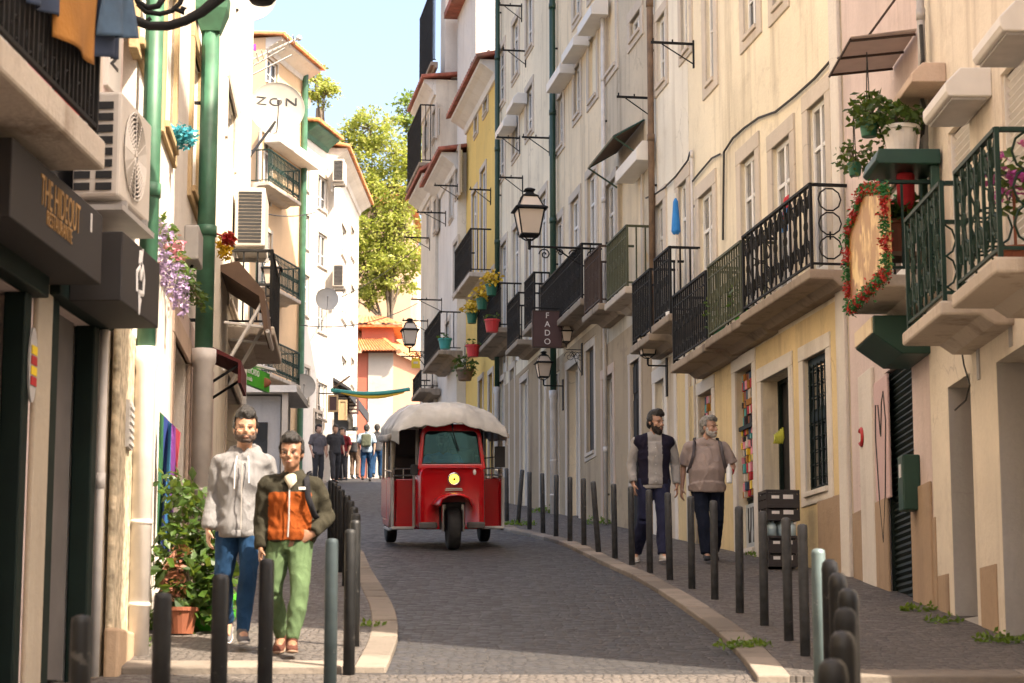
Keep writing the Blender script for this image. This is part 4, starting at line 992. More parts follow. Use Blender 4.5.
# ------------------------------------------------------------------ drainpipes
def vpipe(name, fac, px, pyT, pyM, pyB, r, out, mats_, label, brackets=True, bottom_ground=True):
    u, zt = fac.hit(px, pyT, out); zm = fac.hit(px, pyM, out)[1] if pyM else None
    zb = fac.gz(u, out) + .02 if pyB is None else fac.hit(px, pyB, out)[1]
    t = thing(name, label, 'drainpipe', fac, (u, out, zb), 'drainpipes on the house fronts')
    mb = MB()
    if zm: mb.tube([(u, out, zm - .08), (u, out, zt)], r, 12)
    else: mb.tube([(u, out, zb), (u, out, zt)], r, 12)
    z = (zm or zb) + 1.2
    while z < zt: mb.tube([(u, out, z), (u, out, z + .1)], r * 1.16, 12); z += 2.1
    up = build(mb, 'upper_pipe' if zm else 'pipe', M[mats_[0]], t, smooth=False)
    up.data.polygons.foreach_set('use_smooth', [len(p.vertices) == 4 for p in up.data.polygons])
    if zm:
        mb = MB(); mb.tube([(u, out, zb), (u, out, zm - .05), (u, out, zm), (u, out, zm + .12)], [r * 1.12, r * 1.12, r * 1.4, r * 1.4], 12)
        for zz in (zb + (zm - zb) * .45, zb + .35): mb.tube([(u, out, zz), (u, out, zz + .03)], r * 1.2, 12)
        lo = build(mb, 'lower_pipe', M[mats_[1]], t); lo.data.polygons.foreach_set('use_smooth', [len(p.vertices) == 4 for p in lo.data.polygons])
    mb = MB(); z = zb + .5
    while z < zt: mb.bx(u - .015, u + .015, -out * .0 + .0, out - r, z, z + .03); z += 2.1
    build(mb, 'wall_clip', M['iron'], t)
    return t, u, zt
vpipe('drainpipe', FL2, 157, -60, 382, None, .066, .12, ('pipe_green', 'pipe_white'), 'green drainpipe with a white lower end beside the big air conditioner')
t, u, zt = vpipe('drainpipe', FL2, 211, 28, 378, None, .085, .14, ('pipe_green', 'pipe_white'), 'green drainpipe with a funnel head at top, behind the man in the hoodie')
mb = MB(); mb.loft([[(u - a, .14 - a, z), (u + a, .14 - a, z), (u + a, .14 + a, z), (u - a, .14 + a, z)] for a, z in ((.09, zt - .05), (.16, zt + .16), (.17, zt + .3))]); build(mb, 'funnel_head', M['pipe_green'], t)
mb = MB(); mb.tube([(u, .14, zt + .25), (u, .14, zt + 4)], .08, 12); build(mb, 'inflow_pipe', M['pipe_green'], t)
vpipe('drainpipe', FR2, 497.5, -60, 392, None, .055, .09, ('pipe_dark', 'pipe_white'), 'dark green drainpipe with a white foot beside the yellow house')
vpipe('drainpipe', FR2, 552, -60, 398, None, .06, .1, ('pipe_dark', 'pipe_white'), 'dark green drainpipe right behind the street lantern')
vpipe('drainpipe', FR2, 602, -60, None, None, .035, .06, ('pipe_white',), 'thin pale drainpipe between the beige and the stained grey house')
vpipe('drainpipe', FR2, 649, -60, None, 360, .05, .08, ('brown_wood',), 'brown weathered drainpipe at the edge of the stained grey house')
vpipe('drainpipe', FR2, 691.5, 150, None, None, .02, .04, ('pipe_white',), 'thin pale pipe between the white house and the yellow shop house')
vpipe('drainpipe', FR1, 919, -40, None, 160, .035, .08, ('grey_plastic',), 'thin grey pipe with loose cables beside the upper shutter box')
vpipe('drainpipe', FL1, 104.5, 330, None, None, .03, .05, ('pipe_white',), 'thin grey conduit at the edge of the black shop front')
E5 = at_depth(294, 300, 65); 
mb = MB(); u, z = FL4.hit(302, 300, .12); mb.tube([(u, .12, l4.zg), (u, .12, l4.z1 - .2)], .09, 10); solo(mb, 'drainpipe', M['pipe_green'], 'bright green drainpipe between the orange house and the white one', 'drainpipe', FL4, (u, .12, l4.zg), 'drainpipes on the house fronts')
# ------------------------------------------------------------------ street lanterns
def lantern(t, c, s=1.0, off=None):
    """four sided lantern hung at c (its foot) in the coordinates of t"""
    x, y, z = c
    def sq(a, zz): return [(x - a, y - a, zz), (x + a, y - a, zz), (x + a, y + a, zz), (x - a, y + a, zz)]
    g = MB(); g.loft([sq(.145 * s, z + .1 * s), sq(.215 * s, z + .5 * s)]); g.loft([sq(.20 * s, z + .555 * s), sq(.115 * s, z + .74 * s)])
    fr = MB()
    for a in (-1, 1):
        for b in (-1, 1):
            fr.tube([(x + a * .148 * s, y + b * .148 * s, z + .09 * s), (x + a * .218 * s, y + b * .218 * s, z + .5 * s)], .014 * s, 4)
            fr.tube([(x + a * .205 * s, y + b * .205 * s, z + .555 * s), (x + a * .12 * s, y + b * .12 * s, z + .75 * s)], .013 * s, 4)
            fr.tube([(x + a * .15 * s, y + b * .15 * s, z + .1 * s), (x + a * .06 * s, y + b * .06 * s, z + .02 * s), (x, y, z)], .012 * s, 4)
    fr.loft([sq(.235 * s, z + .5 * s), sq(.275 * s, z + .515 * s), sq(.27 * s, z + .535 * s), sq(.22 * s, z + .565 * s)])
    fr.loft([sq(.16 * s, z + .08 * s), sq(.16 * s, z + .105 * s)])
    fr.loft([sq(.13 * s, z + .735 * s), sq(.14 * s, z + .75 * s), sq(.075 * s, z + .79 * s), sq(.05 * s, z + .84 * s)])
    fr.loft([sq(.085 * s, z + .845 * s), sq(.09 * s, z + .865 * s), sq(.03 * s, z + .9 * s)])
    fr.tube([(x, y, z + .03 * s), (x, y, z - .13 * s)], [.03 * s, .022 * s], 8); fr.ell((x, y, z - .13 * s), .028 * s, 8, 6)
    f = build(fr, 'lantern_frame', M['iron'], t)
    build(g, 'lantern_glass', M['lamp_glass'], f)
M['lamp_glass'] = plain('frosted_lamp_glass', (.62, .52, .42), .3, 0, .06, 2)
def bracket_lamp(fac, pxW, pyW, out, s, label, scrolls=True):
    u, z = fac.hit(pxW, pyW); t = thing('street_lantern', label, 'street lamp', fac, (u, 0, z), 'street lanterns')
    mb = MB(); mb.tube([(u, .0, z), (u, out, z)], .02 * s, 6); mb.bx(u - .05, u + .05, 0, .03, z - .45, z + .12)
    if scrolls:
        pts = [(u, .02, z - .42), (u, out * .2, z - .36), (u, out * .42, z - .22), (u, out * .58, z - .08), (u, out * .66, z - .02)]; mb.tube(pts, .014 * s, 5)
        for c, rr in ((.17, .10), (.42, .085), (.60, .06), (.80, .10)):
            pts = [(u, out * c + rr * (1 - k / 22) * math.cos(k * .5), z - rr - .025 + rr * (1 - k / 22) * math.sin(k * .5)) for k in range(20)]
            mb.tube(pts, .011 * s, 4)
    build(mb, 'bracket', M['iron'], t)
    lantern(t, (u, out, z + .1), s); return t
bracket_lamp(FR2, 606, 249, 1.3, 1.0, 'large black street lantern on a scrolled bracket before the beige house')
bracket_lamp(F8, 428, 352, .5, .9, 'small far street lantern before the coral house at the top of the street')
bracket_lamp(FR2, 583, 350, .3, .42, 'small wall lantern above a doorway just right of the FADO sign')
bracket_lamp(FR2, 564, 386, .38, .6, 'dark wall lantern hanging right below the FADO sign', False)
bracket_lamp(FR2, 668, 366, .3, .6, 'green tinted wall lantern beneath the balcony of the white house', False)
bracket_lamp(FL2, 250, 296, .3, .55, 'wall lantern on the left under the second air conditioner', False)
# near lamp arm, only its bracket reaches into the picture
u, z = FL1.hit(96, 6, .0); t = thing('lamp_bracket', 'ornate black iron lamp arm reaching in at the top left over the drainpipes', 'lamp bracket', FL1, (.35, 0, FL1.hit(110, -20)[1]))
zl0 = at_depth(170, 26, 14.2).z
mb = MB()
def Pw(px, py, Y):  # world point to FL1 coordinates
    q = at_depth(px, py, Y); d = Vector((q.x, q.y)) - FL1.o
    return (d.dot(FL1.d), d.dot(FL1.n), q.z)
mb.tube([Pw(x, y, 14.2) for x, y in ((88, -14), (112, 8), (132, 19), (150, 26), (168, 26), (185, 21), (202, 12), (214, 2), (232, -10), (252, -14))], [.04, .035, .033, .032, .034, .034, .036, .04, .03, .025], 8)
mb.tube([Pw(x, y, 14.2) for x, y in ((134, -12), (138, 2), (148, 8), (158, 6), (166, -6))], .022, 6)
mb.tube([Pw(x, y, 14.2) for x, y in ((138, 4), (146, 12), (160, 14), (172, 11), (180, 3), (184, -8))], .018, 6)
mb.tube([Pw(x, y, 14.2) for x, y in ((172, 8), (178, 10), (184, 13), (185, 9), (181, 8))], .016, 6)
mb.tube([Pw(x, y, 14.2) for x, y in ((150, 26), (148, 20), (151, 18))], .016, 6)
build(mb, 'arm', M['iron'], t, smooth=True)
mb = MB(); c = Pw(262, -8, 14.2)
mb.lathe([(.001, -.09), (.07, -.08), (.11, -.03), (.09, .02), (.16, .1), (.24, .5), (.1, .7), (.001, .75)], 12, M=Matrix.Translation(c)); build(mb, 'lantern_foot', M['iron'], t, smooth=True)
# ------------------------------------------------------------------ signs on the left
def sign_matrix_left(fac, u, o, z): return basis((u, o, z), (-1, 0, 0), (0, 0, 1), (0, 1, 0))
u0, zt = FL1.hit(103, 216, .34); u1, zt1 = FL1.hit(13, 137, .34); zb = FL1.hit(13, 219, .34)[1]
t = thing('shop_sign', 'long charcoal shop sign with gold THE HIDEOUT lettering under the balcony', 'sign', FL1, ((u0 + u1) / 2, 0, zb))
mb = MB(); mb.bx(u0, u1, .0, .34, zb, zt1); build(mb, 'sign_board', M['sign_dark'], t, bevel=.008)
def text_on(fac, name, txt, pxA, pxB, py, out, size, t, mat, **k):
    ua, ub = fac.hit(pxA, py, out)[0], fac.hit(pxB, py, out)[0]; uc = (ua + ub) / 2; z = fac.hit((pxA + pxB) / 2, py, out)[1]
    o = text_mesh(name, txt, size, sign_matrix_left(fac, uc, out + .002, z), mat, t, **k)
    xs = [v.co.x for v in o.data.vertices]; wd = max(xs) - min(xs); sc = abs(ub - ua) / wd; xm = (max(xs) + min(xs)) / 2
    for v in o.data.vertices: v.co.x = xm + (v.co.x - xm) * sc
    return o
text_on(FL1, 'lettering', 'THE HIDEOUT', 40, 80, 206, .34, .24, t, M['gold'])
text_on(FL1, 'lettering', 'RESTAURANTE', 46, 72, 228, .34, .12, t, M['gold'])
mb = MB(); u, z = FL1.hit(91, 222, .34); mb.bx(u - .012, u + .012, .34, .345, z - .06, z + .05); build(mb, 'sticker', M['letter_white'], t)
ua, za = FL1.hit(123, 231, .42); ub = FL1.hit(160, 266, .42)[0]; zb2 = FL1.hit(123, 302, .42)[1]
t = thing('shop_sign', 'smaller dark shop sign with a white scrawled emblem in front of the green drainpipe', 'sign', FL1, ((ua + ub) / 2, .0, zb2))
mb = MB(); mb.bx(min(ua, ub), max(ua, ub), .1, .42, zb2, za); build(mb, 'sign_board', M['sign_dark'], t, bevel=.008)
mb = MB(); u, z = FL1.hit(140, 282, .42); sc = .15
for pts in ([(-.6, -.5), (-.7, .3), (-.2, .6), (0, .1)], [(0, .1), (.3, .7), (.6, .2), (.5, -.4), (-.3, -.5)], [(0, .8), (.2, 1.4), (-.2, 1.2), (-.3, .7)], [(-.2, -.6), (-.1, -1.3), (.05, -.7)]):
    mb.tube([(u - a * sc, .424, z + b * sc) for a, b in pts], .022, 5, flat=.3)
build(mb, 'emblem', M['letter_white'], t)
mb = MB(); mb.bx(min(ua, ub) + .1, max(ua, ub) - .1, -.3, .1, za - .08, za - .03); build(mb, 'mounting_arm', M['iron'], t)
u, z = FL1.hit(115, 60, .03); t = thing('wall_plate', 'small white plate with a black 2 above the air conditioner', 'sign', FL1, (u, 0, z - .2))
ux2 = max(u, .2); mb = MB(); mb.bx(ux2 - .17, ux2 + .17, .0, .03, z - .22, z + .2); build(mb, 'plate', M['white_plastic'], t); text_on(FL1, 'lettering', '2', 118, 110, 58, .03, .22, t, M['letter_black'])
u, z = FL1.hit(32, 365, .04); t = thing('price_board', 'small oval red and yellow shop plate on the cream pilaster', 'sign', FL1, (u, .04, z - .22))
mb = MB(); mb.lathe([(.001, 0), (.1, 0), (.1, .012), (.001, .014)], 18, M=Matrix.Translation((u, .036, z)) @ Matrix.Rotation(-PI / 2, 4, 'X') @ Matrix.Diagonal((.8, 2.2, 1, 1))); build(mb, 'plate', M['reveal'], t)
mb = MB(); 
for k, a in enumerate((-.12, -.06, 0, .06)): mb.bx(u - .055, u + .055, .05, .055, z + a, z + a + .05, k % 2)
build(mb, 'printed_bands', [M['red_sign'], M['yellow_sign']], t)
# ------------------------------------------------------------------ air conditioners
def ac_unit(fac, u0, u1, z0, z1, o0, o1, label, end_slots=True, fan=True, side=1):
    t = thing('air_conditioner', label, 'air conditioner', fac, ((u0 + u1) / 2, o0, z0), 'air conditioning units on the facades')
    mb = MB(); mb.bx(u0, u1, o0, o1, z0, z1); build(mb, 'casing', M['ac'], t, bevel=.02)
    mb = MB(); e = u1 + .002 if side > 0 else u0 - .008; n = 8 if fan else 15
    for k in range(n):
        za = z0 + (z1 - z0) * (.06 + .88 * k / n)
        for c in ((.04, .38), (.5, .84)) if fan else ((.12, .88),):
            mb.bx(e, e + .006, o0 + (o1 - o0) * c[0], o0 + (o1 - o0) * c[1], za, za + (z1 - z0) * (.07 if fan else .042))
    build(mb, 'vent_slots', M['black'], t)
    if fan:
        mb = MB(); r = min((z1 - z0), (u1 - u0)) * .42; uc, zc = (u0 + u1) / 2 + .06, (z0 + z1) / 2
        for k in range(9): mb.ring((uc, o1 + .012, zc), r * (1 - k * .1), .006, 20)
        for k in range(12): a = 2 * PI * k / 12; mb.tube([(uc, o1 + .012, zc), (uc + r * math.cos(a), o1 + .012, zc + r * math.sin(a))], .005, 4)
        gr = build(mb, 'fan_grille', M['ac'], t)
        mb = MB(); mb.lathe([(.001, 0), (r * .96, 0), (r * .96, .004), (.001, .004)], 24, M=Matrix.Translation((uc, o1 + .001, zc)) @ Matrix.Rotation(-PI / 2, 4, 'X')); build(mb, 'fan_opening', M['black'], t)
    for a in (u0 + .12, u1 - .16):
        mb = MB(); mb.bx(a, a + .04, 0, o1 + .02, z0 - .05, z0 - .003); mb.bx(a, a + .04, 0, .03, z0 - .3, z0 - .05); build(mb, 'wall_bracket', M['iron'] if o0 > .2 else M['grey_plastic'], t)
    return t
ub, zt = FL1.hit(122, 91, .3); ua = FL1.hit(152, 127, .3)[0]; zb = FL1.hit(122, 199, .3)[1]
ac_unit(FL1, ua, ub, zb, zt, .0, .3, 'big beige air conditioner above the smaller dark shop sign')
mb = MB(); mb.bx(ua - .02, ub + .02, .0, .33, zb - .09, zb - .055); solo(mb, 'ac_drip_tray', M['grey_plastic'], 'flat grey drip tray under the big air conditioner', 'tray', FL1, ((ua + ub) / 2, 0, zb - .1))
ub, zt = FL2.hit(237, 187, .05); zb = FL2.hit(237, 250, .05)[1]; 
ac_unit(FL2, ub - .9, ub, zb, zt, .03, .40, 'slim air conditioner with a dark grille below the ZON dish', fan=False)
for (px, py, lab) in ((331, 170, 'upper small air conditioner at the corner of the far white house'), (331, 275, 'lower small air conditioner at the corner of the far white house')):
    u, z = FL6.hit(px, py, .0); ac_unit(FL6, u - .8, u, z - .35, z + .35, .05, .4, lab, fan=False)
# ------------------------------------------------------------------ satellite dishes
def dish(c, r, aim, label, wall, text=None, tilt=0):
    t = thing('satellite_dish', label, 'satellite dish', None, c, 'satellite dishes on the left facades')
    z = Vector(aim).normalized(); x = Vector((0, 0, 1)).cross(z).normalized(); y = z.cross(x); Mx = basis(c, x, y, z)
    mb = MB(); prof = [(.001, -.17 * r)] + [(r * k / 8, (-.17 + .17 * (k / 8) ** 2) * r) for k in range(1, 9)] + [(r * 1.01, .005)] + [(r * k / 8, (-.17 + .17 * (k / 8) ** 2) * r - .02) for k in range(8, 0, -1)] + [(.001, -.17 * r - .02)]
    mb.lathe(prof, 40, M=Mx); build(mb, 'reflector', M['dish'], t, smooth=True)
    mb = MB(); mb.tube([Mx @ Vector((0, -r * .95, -.02)), Mx @ Vector((0, -r * .55, r * .5)), Mx @ Vector((0, -r * .12, r * .85))], .011 * r / .42, 6); mb.tube([Mx @ Vector((0, -r * .16, r * .78)), Mx @ Vector((0, -r * .02, r * .92))], .028 * r / .42, 8)
    build(mb, 'receiver_arm', M['grey_plastic'], t)
    mb = MB(); mb.tube([Mx @ Vector((0, 0, -.17 * r - .02)), Mx @ Vector((0, -.3 * r, -.5 * r)), wall], .022, 6); build(mb, 'mount', M['iron'], t)
    if text:
        to = text_mesh('lettering', text, r * .42, Mx @ basis((0, r * .28, -.12 * r), (1, 0, 0), (0, 1, 0), (0, 0, 1)), M['letter_black'], t, sx=1.5, spacing=1.2)
        Mi = Mx.inverted(); o_ = Vector(c)
        for v in to.data.vertices:
            q = Mi @ (v.co + o_); rho = math.hypot(q.x, q.y) / r; q.z = (-.17 + .17 * rho * rho) * r + (.006 if q.z > -.12 * r else .001); v.co = (Mx @ q) - o_
    return t
def fw(fac, px, py, out=0): u, z = fac.hit(px, py, out); return fac.world(u, out, z)
dish(at_depth(277, 108, 33.5), .43, (.18, -1, .12), 'large cream satellite dish with ZON lettering beside the orange house', fw(FL2, 247, 160), 'ZON')
dish(at_depth(247, -6, 31), .43, (.18, -1, .14), 'white satellite dish cut off by the top edge of the picture', fw(FL2, 236, 10))
dish(at_depth(301, 102, 64.5), .3, (.15, -1, .15), 'small white dish peeking out behind the ZON dish', tuple(at_depth(299, 108, 65.2)))
dish(fw(FL6, 327, 299, .6), .32, (.15, -1, .15), 'round grey dish on the far white house above the street', fw(FL6, 331, 305))
dish(at_depth(303, 386, 62.5), .36, (.2, -1, .12), 'low white dish on the white townhouse above the seated people', tuple(at_depth(303, 396, 66)))
t = thing('antenna', 'thin metal TV antenna pointing right above the ZON dish', 'antenna', None, at_depth(240, 72, 32))
mb = MB(); a, b = at_depth(226, 72, 32), at_depth(299, 38, 32); mb.tube([a, b], .016, 5); mb.ell(b, .045, 8, 6)
for k in range(2, 14): q = a.lerp(b, k / 14); mb.tube([q + Vector((0, -.16, .03)), q + Vector((0, .16, -.03))], .008, 4)
mb.tube([at_depth(228, 80, 32), at_depth(285, 48, 32)], .012, 4); mb.tube([at_depth(234, 84, 32), at_depth(292, 55, 32)], .012, 4)
build(mb, 'boom', M['white_plastic'], t)
mb = MB(); mb.tube([at_depth(240, 66, 32), at_depth(240, 110, 32), fw(FL2, 240, 112)], .014, 5); build(mb, 'mast', M['grey_plastic'], t)
# ------------------------------------------------------------------ FADO sign
pw = FR2.hit(583, 330)[0]; o0 = .36; 
def out_for(fac, u, px, z=8):
    lo, hi = 0, 3
    for _ in range(40):
        m = (lo + hi) / 2; q = fac.world(u, m, z); x = 512 + FPX * q.x / (q.y * math.cos(TH) + (z - 1.6) * math.sin(TH))
        if x > px: lo = m
        else: hi = m
    return lo
zt, zb = FR2.hit(583, 311 - 8)[1], 0
q0 = out_for(FR2, pw, 562); q1 = out_for(FR2, pw, 532); Yq = FR2.world(pw, .6, 0).y; zt = at_depth(547, 311, Yq).z; zb = at_depth(547, 348, Yq).z
t = thing('hanging_sign', 'dark maroon hanging sign with FADO written downwards', 'sign', FR2, (pw, .3, zb))
mb = MB(); mb.bx(pw - .03, pw + .03, q0, q1, zb, zt); bd = build(mb, 'board', M['sign_maroon'], t, bevel=.006)
mb = MB()
for a, b, c, e in ((q0, q1, zb, zb + .02), (q0, q1, zt - .02, zt), (q0, q0 + .02, zb + .02, zt - .02), (q1 - .02, q1, zb + .02, zt - .02)): mb.bx(pw - .036, pw - .0305, a, b, c, e)
build(mb, 'border', M['iron_rust'], bd)
for k, ch in enumerate('FADO'): text_mesh('letter', ch, .145, basis((pw - .034, (q0 + q1) / 2, zt - .09 - k * (zt - zb - .04) / 4), (0, -1, 0), (0, 0, 1), (-1, 0, 0)), M['letter_white'], bd)
mb = MB(); mb.tube([(pw, 0, zt + .05), (pw, q1, zt + .05)], .014, 6); mb.tube([(pw, q0 + .05, zt + .05), (pw, q0 + .05, zt)], .01, 5); mb.tube([(pw, q1 - .05, zt + .05), (pw, q1 - .05, zt)], .01, 5); build(mb, 'bracket', M['iron'], t)
# ------------------------------------------------------------------ clothes drying brackets on the right facades
DR = [(FR2, 694, 44, .62, 'white house, the highest pair'), (FR2, 652, 98, .55, 'stained grey house'), (FR2, 526, 51, .5, 'beige house by the dark green pipe, upper'), (FR2, 522, 6, .5, 'beige house by the dark green pipe, topmost'), (FR2, 520, 138, .5, 'beige house by the dark green pipe, middle left'), (FR2, 550, 138, .55, 'beige house just left of the pipe behind the lantern'), (FR2, 523, 178, .5, 'beige house level with the lantern top'),
      (FR2, 492, 65, .5, 'yellow house near its eave'), (FR2, 491, 190, .5, 'yellow house above its balcony'), (F7, 458, 186, .6, 'low white house'), (F8, 446, 213, .75, 'last beige house, upper'), (F8, 430, 238, .7, 'last beige house, middle'), (F8, 442, 300, .8, 'last beige house, above the teal washing'), (F8, 428, 321, .7, 'last beige house, lowest, holding the teal washing')]
for fac, px, py, o, l in DR:
    u, z = fac.hit(px, py); mb = MB(); mb.bx(u - .012, u + .012, 0, o, z - .02, z + .015); mb.tube([(u, .0, z - .3), (u, o * .75, z - .02)], .01, 4); mb.bx(u - .02, u + .02, 0, .02, z - .35, z + .05); mb.tube([(u, o - .03, z + .015), (u, o - .03, z + .06)], .012, 5); mb.tube([(u, o * .5, z + .015), (u, o * .5, z + .05)], .012, 5)
    solo(mb, 'drying_bracket', M['iron'], 'iron washing line bracket on the ' + l, 'bracket', fac, (u, 0, z), 'iron washing line brackets')
# ------------------------------------------------------------------ cables
def cable(fac, pts, label, r=.012, out=.035):
    P = [(*[fac.hit(x, y, out)[0]], out, fac.hit(x, y, out)[1]) for x, y in pts]; mb = MB(); mb.tube(P, r, 5)
    solo(mb, 'cable', M['wire'], label, 'cable', fac, P[0], 'cables clipped to the facades')
cable(FR2, [(846, 57), (832, 59), (815, 78), (795, 96), (775, 112), (758, 118), (744, 128), (733, 138), (724, 152), (723, 240)], 'black cable sagging over the upper windows of the yellow shop house', .016)
cable(FR2, [(720, 154), (712, 158), (700, 172), (692, 182)], 'short black cable at the left end of the beige upper wall', .014)
cable(FR2, [(690, 152), (688, 160), (676, 176), (664, 188), (655, 194), (646, 198)], 'black cable under the upper windows of the white house', .014)
cable(FR1, [(921, 25), (923, 60), (919, 85), (925, 110), (921, 150)], 'twisted grey cables hanging by the upper shutter box', .02, .1)
cable(FR1, [(961, 345), (964, 365), (970, 385), (966, 400), (955, 410)], 'loose thin wire hanging below the lower scroll balcony', .008, .04)
def wire(a, b, sag, label, r=.012):
    a, b = Vector(a), Vector(b); mb = MB(); mb.tube([a.lerp(b, k / 12) - Vector((0, 0, sag * 4 * (k / 12) * (1 - k / 12))) for k in range(13)], r, 4)
    solo(mb, 'wire', M['wire'], label, 'wire', None, a, 'wires hung across the street')
wire(at_depth(300, 325, 60), at_depth(418, 303, 66), .3, 'thin wire across the street below the tree', .014)
wire(at_depth(334, 300, 70), at_depth(425, 240, 66), .2, 'slanting wire across the street in front of the tree', .014)
wire(at_depth(262, 213, 50), at_depth(316, 212, 62), .1, 'level wire in front of the far white townhouse', .014)
M['banana'] = plain('yellow_green_fruit', (.42, .42, .04), .5)
# ------------------------------------------------------------------ vegetation helpers
def leaf(mb, p, s, rnd, mi=0, droop=.3):
    d = Vector((rnd.gauss(0, 1), rnd.gauss(0, 1), rnd.gauss(0, .6) - droop)).normalized(); n = d.orthogonal().normalized()
    n = (Matrix.Rotation(rnd.uniform(0, 6.28), 3, d) @ n); b = d.cross(n)
    p = Vector(p); a = s * rnd.uniform(.7, 1.3)
    mb.add([p, p + d * a * .5 + b * a * .28 + n * a * .06, p + d * a, p + d * a * .5 - b * a * .28 + n * a * .06], [(0, 1, 2, 3)], mi)
def clump(mb, c, r, n, s, rnd, mi=0, hollow=.35):
    for _ in range(n):
        while True:
            v = Vector((rnd.uniform(-1, 1), rnd.uniform(-1, 1), rnd.uniform(-1, 1)))
            if hollow < v.length < 1: break
        leaf(mb, (c[0] + v.x * r[0], c[1] + v.y * r[1], c[2] + v.z * r[2]), s, rnd, mi)
def petals(mb, c, r, n, s, rnd, mi=0): clump(mb, c, r, n, s, rnd, mi, 0)
def pot_prof(r, h): return [(.001, 0), (r * .72, 0), (r * .95, h * .86), (r * 1.06, h * .86), (r * 1.06, h), (r * .9, h), (r * .86, h * .88), (.001, h * .88)]
def potted(name, label, fac, c, r, h, potmat, leafspec, group=None, cat='potted plant', hang=0, lm='leaf'):
    t = thing(name, label, cat, fac, c, group); rnd = random.Random(hash(label) % 9973 if False else len(label) * 31 + int(r * 1000))
    mb = MB(); mb.lathe(pot_prof(r, h), 18, M=Matrix.Translation(c)); build(mb, 'pot', M[potmat], t, smooth=False, bevel=.004)
    mb = MB()
    for (dx, dy, dz, rr, n, s) in leafspec: clump(mb, (c[0] + dx, c[1] + dy, c[2] + h + dz), rr, n, s, rnd)
    build(mb, 'foliage', M[lm], t)
    mb = MB()
    for k in range(6): mb.tube([(c[0], c[1], c[2] + h * .9), (c[0] + rnd.uniform(-.5, .5) * leafspec[0][3][0], c[1] + rnd.uniform(-.5, .5) * leafspec[0][3][1], c[2] + h + leafspec[0][2] + leafspec[0][3][2] * .4)], .006, 4)
    build(mb, 'stems', M['bark'], t)
    if hang:
        mb = MB(); 
        for a in (-1, 1): mb.tube([(c[0] + a * r, c[1], c[2] + h), (c[0], c[1], c[2] + h + hang)], .005, 4)
        build(mb, 'hanger', M['iron'], t)
    return t
def fpt(fac, px, py, o): u, z = fac.hit(px, py, o); return (u, o, z)
# ---- plants of the pink house balcony
c = fpt(FR1, 869, 137, .55); potted('hanging_plant', 'hanging basket plant in a dark green pot over the picture balcony', FR1, c, .09, .17, 'pot_green', [(0, 0, .08, (.22, .2, .17), 170, .085), (-.15, 0, -.02, (.16, .14, .12), 60, .08)], 'potted plants on the pink house balcony', hang=.6)
c = fpt(FR1, 855, 176, .5); potted('hanging_plant', 'small leaved hanging plant just above the picture frame', FR1, (c[0], c[1], c[2]), .07, .12, 'pot_green', [(.0, 0, .06, (.3, .2, .17), 150, .07)], 'potted plants on the pink house balcony', hang=.5)
us, zs = FR1.hit(906, 166, .3); ua = FR1.hit(877, 166, .45)[0]
mb = MB(); mb.prismx([(.02, zs), (.55, zs), (.58, zs + .03), (.55, zs + .13), (.02, zs + .13)], us - .1, us + .55); mb.bx(us - .05, us - .01, .02, .1, zs - 1.1, zs); mb.bx(us + .45, us + .49, .02, .1, zs - 1.1, zs)
solo(mb, 'plant_shelf', M['green_metal'], 'dark green wall shelf carrying the white plant pot', 'shelf', FR1, (us + .2, .0, zs), bevel=.01)
c = (us + .18, .3, zs + .131); potted('potted_plant', 'bushy plant in a wide white pot on the dark green shelf', FR1, c, .16, .26, 'pot_white', [(0, 0, .06, (.28, .24, .15), 240, .085), (.25, .05, -.02, (.16, .15, .1), 60, .08)], 'potted plants on the pink house balcony')
zb = r1b.f.hit(882, 278, .5)[1]
c = (fpt(FR1, 898, 250, .3)[0], .3, zb + .003); potted('potted_plant', 'spiky plant in a terracotta pot on the picture balcony', FR1, (c[0], .28, zb + .26), .15, .3, 'terracotta', [(0, 0, .12, (.2, .18, .2), 90, .16)], 'potted plants on the pink house balcony')
mb = MB(); mb.bx(c[0] - .17, c[0] + .17, .1, .46, zb + .22, zb + .258)
for a in (-.15, .12):
    for b in (.12, .41): mb.bx(c[0] + a, c[0] + a + .03, b, b + .03, zb, zb + .22)
solo(mb, 'plant_stool', M['brown_wood'], 'low wooden stool under the terracotta pot on the balcony', 'stool', FR1, (c[0], .28, zb))
u, z = FR1.hit(911, 176, .2); mb = MB(); mb.lathe([(.001, -.32), (.04, -.3), (.075, -.24), (.08, 0), (.07, .02), (.03, .03), (.012, .1), (.001, .1)], 14, M=Matrix.Translation((u, .25, z))); solo(mb, 'red_lantern', M['cloth_red'], 'red cylindrical paper lantern hanging under the plant shelf', 'lantern', FR1, (u, .25, z), smooth=True)
# ---- picture with tinsel garland hung on the balcony front
o = .56; ua = FR1.hit(889, 240, o)[0]; ub = FR1.hit(851, 240, o)[0]; zt, zb_ = FR1.hit(872, 196, o)[1], FR1.hit(872, 290, o)[1]
ua, ub = min(ua, ub), max(ua, ub)
t = thing('picture_panel', 'golden picture panel edged with red and green tinsel on the balcony front', 'picture', FR1, ((ua + ub) / 2, o, zb_), None)
m, nt, b = nmat('golden_picture'); tc = N(nt, 'ShaderNodeTexCoord'); n_ = noise(nt, tc.outputs['Object'], 3.2, 4, .6, (1, 1, .7))
cc = mixc(nt, ramp(nt, n_, .45, .58), (.38, .18, .035), (.80, .56, .22)); cc = mixc(nt, ramp(nt, noise(nt, tc.outputs['Object'], 2.1, 3), .55, .6), cc, (.30, .12, .03)); nt.links.new(cc, b.inputs['Base Color']); b.inputs['Roughness'].default_value = .4
mb = MB(); top_ = zt + .12
